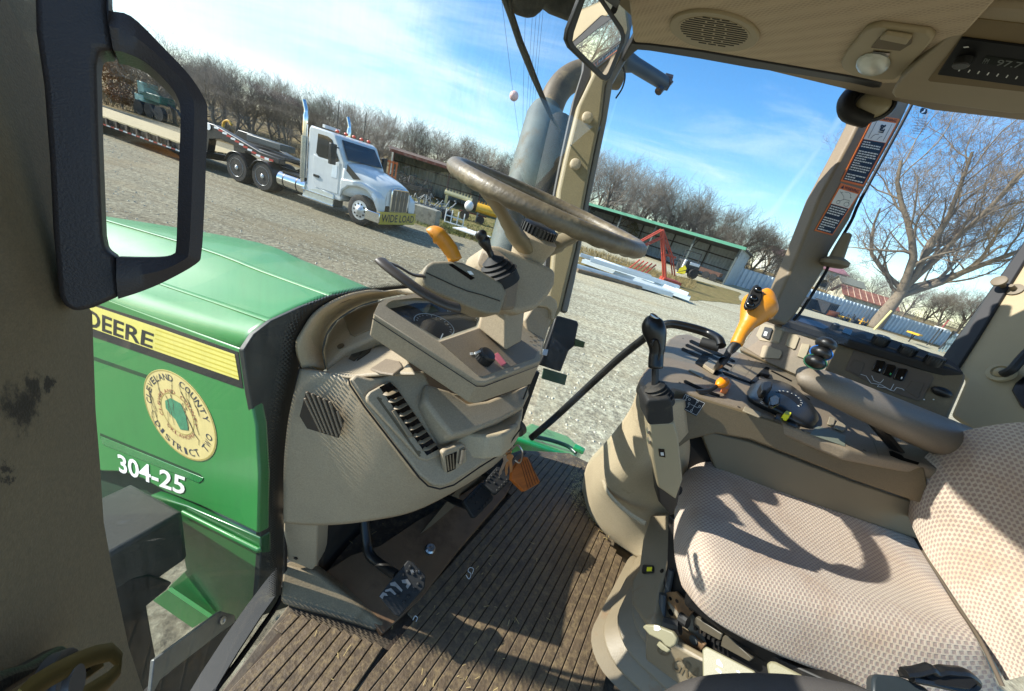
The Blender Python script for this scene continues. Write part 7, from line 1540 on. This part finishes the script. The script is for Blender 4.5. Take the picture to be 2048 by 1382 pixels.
# tank and steps
mb=MB(); mb.lathe(T(-4.05,.30,.68),TF,[(0,.02),(0,.27),(.02,.30),(1.25,.30),(1.27,.27),(1.27,.02)],26); mb.build('fuel_tank',chm,tr,smooth=50)
mb=MB()
for x in (-3.75,-3.1): mb.lathe(T(x,.30,.68),TF,[(0,.305),(.05,.305)],26,cap=False)
mb.build('tank_strap',tdk,tr)
mb=MB(); mb.prism([T(-2.75,.02,.32),T(-1.25,.02,.32),T(-1.25,.02,.80),T(-2.75,.10,.86)],TL*.5); mb.build('step_box',M('step_steel','B3B7B8',.3,metal=.9,var=.15,vs=10),tr,bevel=.02)
mb=MB(); mb.box(T(-2.0,-.02,.36),TF*.78,TL*.06,V((0,0,.02))); mb.box(T(-2.0,.0,.62),TF*.72,TL*.05,V((0,0,.02))); mb.build('step_tread',chm,tr)
mb=MB(); mb.box(T(-3.6,.9,.85),TF*2.9,TL*.06,V((0,0,.12))); mb.box(T(-3.6,1.45,.85),TF*2.9,TL*.06,V((0,0,.12))); mb.box(T(-3.3,.5,1.0),TF*.55,TL*.4,V((0,0,.03))); mb.build('chassis_rail',tdk,tr)
def wheel(x,y,r,w_,dual=False):
    mb=MB(); ax=-TL; mb.lathe(T(x,y,r/.93),ax,[(-w_,r*.66),(-w_,r*.93),(-w_*.8,r),(-w_*.1,r),(0,r*.93),(.0,r*.64)],30); o=mb.build('wheel',M('tyre','262523',.85,var=.15,dirt='5F584A',dr=(.5,.8),ds=4),tr,smooth=40)
    mb=MB(); 
    mb.lathe(T(x,y,r/.93),ax,[(-.02,r*.65),(.005,r*.62),(-.05 if dual else .0,r*.52),(-.10 if dual else .03,r*.30),(-.04 if dual else .06,r*.22),(.02 if dual else .10,r*.12),(.03 if dual else .11,.001)],24); mb.build('rim',M('rim_alloy','C4C8CA',.28,metal=.5),o,smooth=40)
    mb=MB()
    for k in range(10):
        a=k*.628; c=T(x,y,r/.93)+(TF*math.cos(a)+V((0,0,1))*math.sin(a))*r*.42+ax*(-.06 if dual else .02); mb.lathe(c,ax,[(0,.035),(.004,.035)],8)
    mb.build('rim_hole',tdk,o)
for y in (0,): wheel(0,y,.52,.30)
mb=MB(); mb.lathe(T(0,WD,.52),TL,[(-.30,.52),(0,.5)],24); mb.build('wheel',M('tyre',''),tr)
for x in (-4.75,-6.1):
    wheel(x,.0,.52,.58,True); mb=MB(); mb.lathe(T(x,WD,.52),TL,[(-.58,.52),(0,.5)],24); mb.build('wheel',M('tyre',''),tr)
    mb=MB(); pr=[(math.cos(a)*.66,math.sin(a)*.66+.50) for a in [rad(q) for q in range(15,171,12)]]; pi_=[(px_*.96,.50+(pz-.50)*.95) for px_,pz in reversed(pr)]
    mb.prism([T(x+a,-.03,z) for a,z in pr+pi_],TL*.62); mb.build('mudguard',M('guard_black','1C1D1E',.3,var=.1),tr,bevel=.015)
# lowboy trailer
tl=thing('lowboy_trailer','long low black flatbed trailer with timber deck and red and white side tape','trailer',T(-14,1.2,0))
mb=MB(); gn=[(-4.2,1.18),(-4.2,1.38),(-5.2,1.42),(-7.6,1.86),(-8.4,1.86),(-8.7,1.5),(-8.7,.55),(-8.1,.55),(-7.9,1.25),(-7.3,1.40),(-5.6,1.22)]
for y in (.25,1.75): mb.prism([T(x,y,z) for x,z in gn],TL*.28)
mb.box(T(-6.2,1.15,1.42),TF*1.9,TL*.7,V((0,0,.06))); mb.build('gooseneck',tdk,tl,bevel=.02)
mb=MB(); mb.box(T(-5.9,1.3,1.75),TF*.85,TL*.35,V((0,0,.12))); mb.build('tool_box',M('box_slate','39403F',.5),tl,bevel=.03)
mb=MB(); 
for k in range(14):
    if k%2: continue
    x=-4.6-k*.22; z=1.30+max(0,(-x-5.2))*.235-.06
    mb.box(T(x,.235,z),TF*.11,TL*.006,V((0,0,.035)))
mb.build('reflective_tape',M('tape_red','B33A2E',.4),tl)
mb=MB(); 
for k in range(14):
    if not k%2: continue
    x=-4.6-k*.22; z=1.30+max(0,(-x-5.2))*.235-.06
    mb.box(T(x,.235,z),TF*.11,TL*.006,V((0,0,.035)))
mb.build('reflective_tape',white,tl)
mb=MB(); mb.lathe(T(-7.9,.235,1.72),-TL,[(0,.12),(.01,.12)],16); mb.build('round_sign',white,tl)
A=G(410,313,.78); 
xs_=[-8.7,-26]
mb=MB(); mb.box(T(-17.3,1.15,.60),TF*8.6,TL*1.25,V((0,0,.12))); mb.build('deck_frame',tdk,tl)
mb=MB()
for k in range(9): mb.box(T(-14.2,.02+k*.285,.76),TF*5.5,TL*.125,V((0,0,.03)))
mb.build('deck_boards',M('deck_timber','B9A87F',.8,var=.2,vs=2,dirt='8A7A58',dr=(.5,.7),ds=2),tl)
mb=MB()
for k in range(9): mb.prism([T(-19.7,-.10+k*.285,.77),T(-19.7,.15+k*.285,.77),T(-22.5,.15+k*.285,1.28),T(-27,.15+k*.285,1.28),T(-27,-.10+k*.285,1.28),T(-22.5,-.10+k*.285,1.28)],V((0,0,.05)))
mb.build('raised_deck',M('deck_timber',''),tl)
mb=MB(); mb.prism([T(-19.9,0,.5),T(-19.9,0,.75),T(-22.5,0,1.24),T(-27,0,1.24),T(-27,0,.9),T(-22,0,.5)],TL*2.3); mb.build('rear_frame',tdk,tl)
mb=MB(); R=random.Random(3)
for k in range(64):
    x=-8.8-k*.17; z=.60; d=1 if k%2 else -1
    mb.tube([T(x,-.13,z-.12),T(x-.10*d,-.15,z+.10)],.02,5)
for k in range(18): mb.box(T(-9-k*.62,-.14,.62),TF*.05,TL*.03,V((0,0,.12)))
mb.build('side_chains',M('chain_brown','4A423C',.5,metal=.5,var=.4,vs=9),tl)
for nm,off in (('tape_red',0),('white_paint',1)):
    mb=MB()
    for k in range(off,44,2): mb.box(T(-8.9-k*.26,-.12,.455),TF*.13,TL*.004,V((0,0,.03)))
    mb.build('side_tape',M(nm,''),tl)
mb=MB()
for x in (-22.9,-24.1,-25.3): mb.lathe(T(x,.0,.45),-TL,[(-.5,.45),(0,.44)],20)
mb.build('trailer_wheels',M('tyre',''),tl)
# machine on far side of deck
gm_=thing('green_grader','small dark green machine with a pale cab beyond the trailer','machine',GD(312,27)); gq_=GD(312,27)
mb=MB(); mb.box(gq_+V((0,0,1.45)),TF*1.1,TL*.5,V((0,0,.28))); mb.build('body',M('machine_green','1E5A46',.5,var=.2,vs=2),gm_,bevel=.08)
mb=MB(); mb.box(gq_-TF*.9+V((0,0,1.9)),TF*.32,TL*.5,V((0,0,.42))); mb.box(gq_-TF*1.1+V((0,0,1.2)),TF*.45,TL*.55,V((0,0,.22))); mb.build('cab',M('cab_mint','9CC2B4',.4,var=.2,vs=3),gm_,bevel=.05)
mb=MB()
for s in (-1.1,.0,1.0): mb.lathe(gq_+TF*s-TL*.5+V((0,0,.5)),TL,[(-.15,.5),(.15,.5)],20)
mb.build('wheel',rubber,gm_)
mb=MB(); mb.tube([gq_+TF*1.0+V((0,0,1.3)),gq_+TF*2.0+V((0,0,1.1)),gq_+TF*2.6+V((0,0,.5))],.08,8); mb.build('boom',drk,gm_)
yh=thing('yellow_hook','yellow hooked hose coil standing behind the trailer gooseneck','hose coil',T(-8.2,1.2,2.0)); mb=MB(); mb.tube(crm([T(-8.5,1.2,1.7),T(-8.45,1.2,2.0),T(-8.2,1.2,2.12),T(-8.0,1.2,2.0)],4),.045,8); mb.build('hose',yel,yh)
# ================================================================== POWER LINE
pl0=thing('power_line','distant power lines with a pink marker ball crossing the sky','power line',GD(1060,90))
mb=MB(); wire=M('wire_dark','26292D',.6)
for (x0,y0,x1,y1,d1) in ((1001,-20,1047,330,95),(1052,-20,1046,300,80),(1076,-20,1054,300,85),(1084,-20,1058,300,85),(1090,-20,1062,300,90),(1068,-20,1050,300,90)):
    a=P(x0,y0,24);b=P(x1,y1,d1); n=10; mb.tube([a.lerp(b,k/n)-V((0,0,1.2*math.sin(math.pi*k/n)*.3)) for k in range(n+1)],[.012+.022*k/n for k in range(n+1)],4)
mb.build('wires',wire,pl0)
mb=MB(); t_=(192+20)/350; a=P(1001,-20,24).lerp(P(1047,330,95),.27); dd_=P(1028,192,43); mb.ell(dd_,V((.55,0,0)),V((0,.55,0)),V((0,0,.55)),20,14); mb.build('marker_ball',M('pink_ball','D9B0A4',.5,var=.3,vs=2),pl0)
mb=MB(); mb.tube([GD(1052,88),GD(1052,88,19)],.16,8); mb.box(GD(1052,88,18),V((1.6,0,0)),V((0,.08,0)),V((0,0,.1))); mb.build('pole',M('pole_wood','4A4238',.8),pl0)
# ================================================================== TREES
def treemesh(seed,h,spread=.5,lev=5,trunk=.022,lean=(0,0),nb=(7,6,5,4),fork=.28,gn=.55,twr=.007,up=.25):
    R=random.Random(seed); tk=MB(); cw=MB()
    def br(p,d,l,r,lv):
        n=5 if lv<2 else (4 if lv<3 else 3); pts=[p]; q=p.copy(); dd=d.copy(); seg=l/n
        for k in range(n):
            wob=.15+.02*lv
            dd=(dd+V((R.gauss(0,wob),R.gauss(0,wob),R.gauss(0,wob*.7)+up*(.10 if lv else .0)))).normalized(); q=q+dd*seg; pts.append(q.copy())
        r1=r*.42 if lv else r*.62
        rad_=[r+(r1-r)*k/n for k in range(n+1)]
        (tk if lv<2 else cw).tube(pts,rad_,(8,6,4,3,3,3)[min(lv,5)],caps=False)
        if lv>=lev-1: return
        m=nb[min(lv,len(nb)-1)]
        for k in range(m):
            s=(fork if lv==0 else .25)+(1-(fork if lv==0 else .25))*(k+R.random()*.6)/m; s=min(s,.999); i=min(int(s*n),n-1); f=s*n-i
            pp=pts[i].lerp(pts[i+1],f); ax=(pts[i+1]-pts[i]).normalized()
            o=ax.orthogonal().normalized(); o.rotate(Matrix.Rotation(R.random()*6.28,3,ax)); sp=spread*R.uniform(.75,1.25)*(1.15 if lv==0 else 1)
            nd=(ax*math.cos(sp*1.2)+o*math.sin(sp*1.2)+V((0,0,up))).normalized()
            ll=l*R.uniform(.5,.78)*(1-.25*s if lv==0 else 1)*gn/.55
            br(pp,nd,ll,max(twr,rad_[i]*R.uniform(.45,.62)),lv+1)
    br(V((0,0,-.1)),V((lean[0],lean[1],1)).normalized(),h*(.5 if nb[0]<9 else .55),h*trunk,0)
    return tk,cw
def mkmesh(mb,name,mat_):
    me=bpy.data.meshes.new(name); me.from_pydata([tuple(v) for v in mb.v],[],mb.f); me.materials.append(mat_); me.shade_smooth(); return me
bark=M('bark_grey','6E6353',.9,var=.25,vs=4,bump=.6,bs=20); twig=M('twig_brown','837B70',.9,var=.2,vs=.6); twd=M('twig_dark','676055',.9,var=.2,vs=.6)
protos=[]
for s in range(6):
    tk,cw=treemesh(100+s,8.0,spread=.62,lev=5,trunk=.020,nb=(8,6,6,6),fork=.20,gn=.60,twr=.0075)
    protos.append((mkmesh(tk,'trunk',bark),mkmesh(cw,'crown',twig if s%2 else twd)))
RT=random.Random(77); tcount=0
def place(x,d,h,lab,z=0.,group='bare trees of the wood behind the yard',pi=None):
    global tcount
    if lab in ('BARN','BANK'):
        if x<1560 and z<1: h*=.9
        if x<1560 and z<1: lab='bare oak '+('just right of the windscreen pillar' if x<1225 else 'above the left end of the barn roof' if x<1320 else 'above the middle of the barn roof' if x<1410 else 'above the right end of the barn roof' if x<1490 else 'beyond the right corner of the barn')+(', in the rear row' if d>61 else ', in front of the others' if d<55 else '')
        else: lab='low bare tree on the bank '+('between the barn and the brown door pillar' if x<1600 else 'beside the red roofed building' if x<1680 else 'behind the brown roofed shed' if x<1760 else 'behind the trunk of the big tree' if x<1860 else 'above the lift frame' if x<1960 else 'at the far right of the side window')+(', further back' if d>65 else '')
    if lab is None:
        where='seen through the grab handle' if x<205 else 'behind the trailer deck' if x<420 else 'behind the trailer gooseneck' if x<600 else 'behind the cab of the white truck' if x<760 else 'rising over the open shed' if x<900 else 'above the steering wheel rim' if x<1000 else 'beside the exhaust pipe'
        row='front row oak with bare crooked limbs ' if d<38 else 'middle row bare oak ' if d<50 else 'rear row bare tree '
        lab=row+where
        h*=.74 if x<450 else .80 if x<620 else .87 if x<1000 else .95
    k=RT.randrange(len(protos)) if pi is None else pi; p=GD(x,d,z); o=thing('bare_tree',lab,'tree',p,group)
    s=h/8.0; o.scale=(s*RT.uniform(.9,1.15),s*RT.uniform(.9,1.15),s); o.rotation_euler=(0,0,RT.random()*6.28)
    for me,nm in ((protos[k][0],'trunk'),(protos[k][1],'crown')):
        c=bpy.data.objects.new(nm,me); COL.objects.link(c); c.parent=o
    tcount+=1
LB=None
GL='bare trees of the wood behind the yard'
for x,d,h in ((120,25,8.8),(215,29,9.5),(300,33,10.5),(262,27,7.5),(345,28,8.2),(385,31,8.4),(425,27,7.6),(470,30,8.0),(505,27,7.3),(545,31,7.9),(580,28,7.0),(620,32,7.4),(655,29,6.6),(690,34,7.4),(725,31,6.4),(760,36,7.4),(800,39,7.8),(840,41,8.2),(880,43,8.6),(915,45,9.0),(955,47,9.2),(990,48,9.0),(1025,46,8.4),(1060,50,8.6)): place(x,d,h,LB,0,GL)
for x,d,h in ((60,34,10),(170,38,10.5),(250,41,10.5),(330,40,10.5),(400,40,9.6),(450,42,9.6),(500,44,9.5),(560,42,9.2),(610,44,8.8),(660,42,8.2),(715,45,8.8),(770,48,9.2),(820,50,9.4),(870,54,9.8),(930,58,10.2),(980,60,10.2),(1040,60,10),(1090,60,10)): place(x,d,h,LB,.5,GL)
for x,d,h in ((20,50,12),(230,56,11),(420,56,10),(620,60,9.5)): place(x,d,h,LB,1.0,GL)
LB2='BARN'; GL2='bare oaks behind the green edged barn'
for x,d,h in ((1165,58,14.6),(1205,56,15.0),(1240,60,14.8),(1285,58,14.4),(1330,57,14.0),(1375,59,13.8),(1420,56,12.8),(1462,57,12.6),(1500,56,11.4),(1525,58,10.4),(1190,66,15.5),(1310,66,15.0),(1400,66,14.0),(1480,64,12.4),(1270,54,12.0),(1360,54,11.0),(1440,53,10.4)): place(x,d,h,LB2,.3,GL2)
LB3='BANK'; GL3='low bare trees beyond the metal fence'
for x,d,h in ((1560,66,9.0),(1590,80,9.5),(1625,84,9.5),(1660,82,9.0),(1700,70,7.4),(1735,74,8.2),(1770,66,7.4),(1810,62,7.5),(1845,64,8.6),(1880,60,8.6),(1915,62,10.0),(1950,60,10.8),(1985,64,12.0),(2030,62,12.5),(2080,64,13),(1550,60,5.5),(1655,60,5.0),(1600,58,4.0)): place(x,d,h,LB3,1.5,GL3)
_by={}
for q in list(COL.objects):
    if q.get('category')=='tree': _by.setdefault(q['label'],[]).append(q)
_ord=['leftmost','second from left','third from left','fourth from left','fifth from left','sixth from left','seventh from left','eighth from left']
for lb,qs in _by.items():
    if len(qs)>1:
        qs.sort(key=lambda q:(V(q.location)-CAM).dot(XR)/max(.1,(V(q.location)-CAM).dot(fw)))
        for k,q in enumerate(qs): q['label']=_ord[min(k,7)]+' '+lb.replace('with bare crooked limbs ','').replace('front row oak','front row oak').replace('low bare tree on the bank','low bare tree')
for a,d,h in ((57,48,10),(61,42,9),(64,50,11),(68,44,9),(72,52,11),(76,46,10),(80,50,10),(84,44,9)):
    k=RT.randrange(6); o=thing('bare_tree','%s bare tree to the rear of the tractor beyond the side window'%('nearest','second','third','fourth','fifth','sixth','seventh','last')[(a-57)//4 if a<64 else (a-56)//4],'tree',V((math.sin(rad(a))*d,math.cos(rad(a))*d,0)),'bare trees behind the tractor'); o.scale=(h/8,)*3
    for me,nm in ((protos[k][0],'trunk'),(protos[k][1],'crown')): c=bpy.data.objects.new(nm,me); COL.objects.link(c); c.parent=o
# far wood as one mass
R=random.Random(31); mb=MB()
for k in range(4200):
    x=R.uniform(-300,2300); d=R.uniform(85,125); p=GD(x,d,2.0); hh=R.uniform(1.5,5.0)*(1.0 if x<1500 else .8); l=V((R.gauss(0,.3),R.gauss(0,.3),1)).normalized()*hh; q=V((.05,0,0)); m_=p+l*.6; 
    mb.add([p-q,p+q,p+l],[[0,1,2]])
    for j in range(4):
        s=R.uniform(.3,.95); a=p+l*s; b=a+V((R.gauss(0,1),R.gauss(0,1),R.uniform(.2,1.2)))*hh*.22; mb.add([a-q*.6,a+q*.6,b],[[0,1,2]])
o=mb.build('distant_wood',twd,smooth=0); setp(o,'far brown leafless wood closing the horizon','wood',kind='stuff')
R=random.Random(32); mb=MB()
for k in range(5200):
    if k<3600: x=R.uniform(-100,1100); d=R.uniform(26,50)*(1 if x<760 else 1.35); z=0
    else: x=R.uniform(1150,2150); d=R.uniform(53,70); z=1.0
    p=GD(x,d,z); hh=R.uniform(.4,1.4)
    for j in range(5):
        l=V((R.gauss(0,.45),R.gauss(0,.45),1)).normalized()*hh*R.uniform(.5,1); a=R.random()*6.28; q=V((math.cos(a),math.sin(a),0))*.02; b=p+V((R.gauss(0,.4),R.gauss(0,.4),0)); mb.add([b-q,b+q,b+l],[[0,1,2]])
o=mb.build('undergrowth',M('brush_tan','6E5F44',.9,var=.35,vs=.3),smooth=0); setp(o,'tangled brown undergrowth between the bare trees','undergrowth',kind='stuff')
# red cedar dark bush at the left
for x,d,h,lab,cc in ((236,27,3.6,'small rust brown oak sapling that kept its leaves at the far left','7A5428'),(1395,50,4.2,'olive green bush between the bare oaks behind the barn','5A5A30'),(1265,49,3.6,'dull green bush behind the barn roof','565A34')):
    o=thing('leafy_bush',lab,'bush',GD(x,d)); R=random.Random(int(x)); p=GD(x,d); mb=MB()
    for k in range(2600):
        a=R.random()*6.28; zz=R.random(); rr=math.sqrt(R.random())*h*.36*math.sin(math.pi*(.12+.85*zz))*(.7+.5*math.sin(a*3+zz*5)**2); c=p+V((math.cos(a)*rr,math.sin(a)*rr,h*(.1+.9*zz))); q=V((R.gauss(0,1),R.gauss(0,1),R.gauss(0,1))).normalized()*.07; w_=q.orthogonal().normalized()*.05; mb.add([c-q,c+w_,c+q,c-w_],[[0,1,2,3]])
    mb.build('leaves',M('leaves_'+cc,cc,.8,var=.3,vs=1.5),o,smooth=0); mb=MB(); mb.tube([p,p+V((0,0,h*.7))],.06,6); mb.build('trunk',bark,o)
# the big bare tree on the right, seen through the rear side window
bt0=GD(1775,45); o=thing('big_bare_tree','huge spreading bare tree standing at the fence behind the rear side window','tree',bt0)
bark2=M('bark_pale','7E705C',.9,var=.3,vs=2,bump=.8,bs=8,dirt='4C4236',dr=(.5,.65),ds=2)
R=random.Random(5); tk=MB(); cw=MB()
RX=V((XR.x,XR.y,0)).normalized()
def limb(p,d,l,r,lv,upb):
    n=(7,6,5,4,3)[min(lv,4)]; pts=[p]; q=p.copy(); dd=d.normalized()
    for k in range(n):
        w_=.13+.05*lv; dd=(dd+V((R.gauss(0,w_),R.gauss(0,w_),R.gauss(0,w_)+upb))).normalized(); q=q+dd*(l/n); pts.append(q.copy())
    r1=max(.008,r*.33); rd=[r+(r1-r)*k/n for k in range(n+1)]; (tk if lv<2 else cw).tube(pts,rd,(12,8,5,3,3)[min(lv,4)],caps=False)
    if lv>=5: return
    m=(0,9,7,5,5,3)[lv+1]
    for k in range(m):
        s=.18+.82*(k+R.random())/m; s=min(s,.99); i=int(s*n); f=s*n-i; pp=pts[i].lerp(pts[min(i+1,n)],f); ax=(pts[min(i+1,n)]-pts[i]).normalized(); oo=ax.orthogonal().normalized(); oo.rotate(Matrix.Rotation(R.random()*6.28,3,ax)); sp=R.uniform(.45,.95)
        limb(pp,ax*math.cos(sp)+oo*math.sin(sp)+V((0,0,.18)),l*R.uniform(.38,.62),max(.008,rd[i]*R.uniform(.35,.52)),lv+1,.05)
trk=[bt0+V((0,0,-.3)),bt0+V((.0,0,1.5)),bt0+V((.1,0,3.0)),bt0+V((.15,0,4.4)),bt0+V((.05,0,5.6))]
tk.tube(crm(trk,4),[.78-.018*k for k in range(17)],16,caps=False)
for (z,dx,dz,l,r) in ((4.6,-.52,1.,16,.44),(4.3,.85,.42,16,.44),(5.0,.02,1.,16,.36),(5.2,-1.,.62,11,.30),(4.5,-1.,.18,7.5,.2),(5.3,.42,.9,16,.38),(4.8,1.,.55,14,.33),(5.3,-.25,1.,15,.34)):
    b_=trk[3].lerp(trk[4],min(1,max(0,(z-4.4)/1.2))) if z>4.4 else trk[2].lerp(trk[3],(z-3.0)/1.4)
    limb(b_,RX*dx+V((0,R.uniform(-.5,.5),dz)),l,r,0 if r>.3 else 1,.07)
for mbx,nm,mt_ in ((tk,'trunk',bark2),(cw,'crown',M('twig_pale','756755',.9,var=.2,vs=.5))):
    mbx.v=[v for v in mbx.v]; mbx.build(nm,mt_,o,smooth=60)
print('trees',tcount,'big faces',len(cw.f))
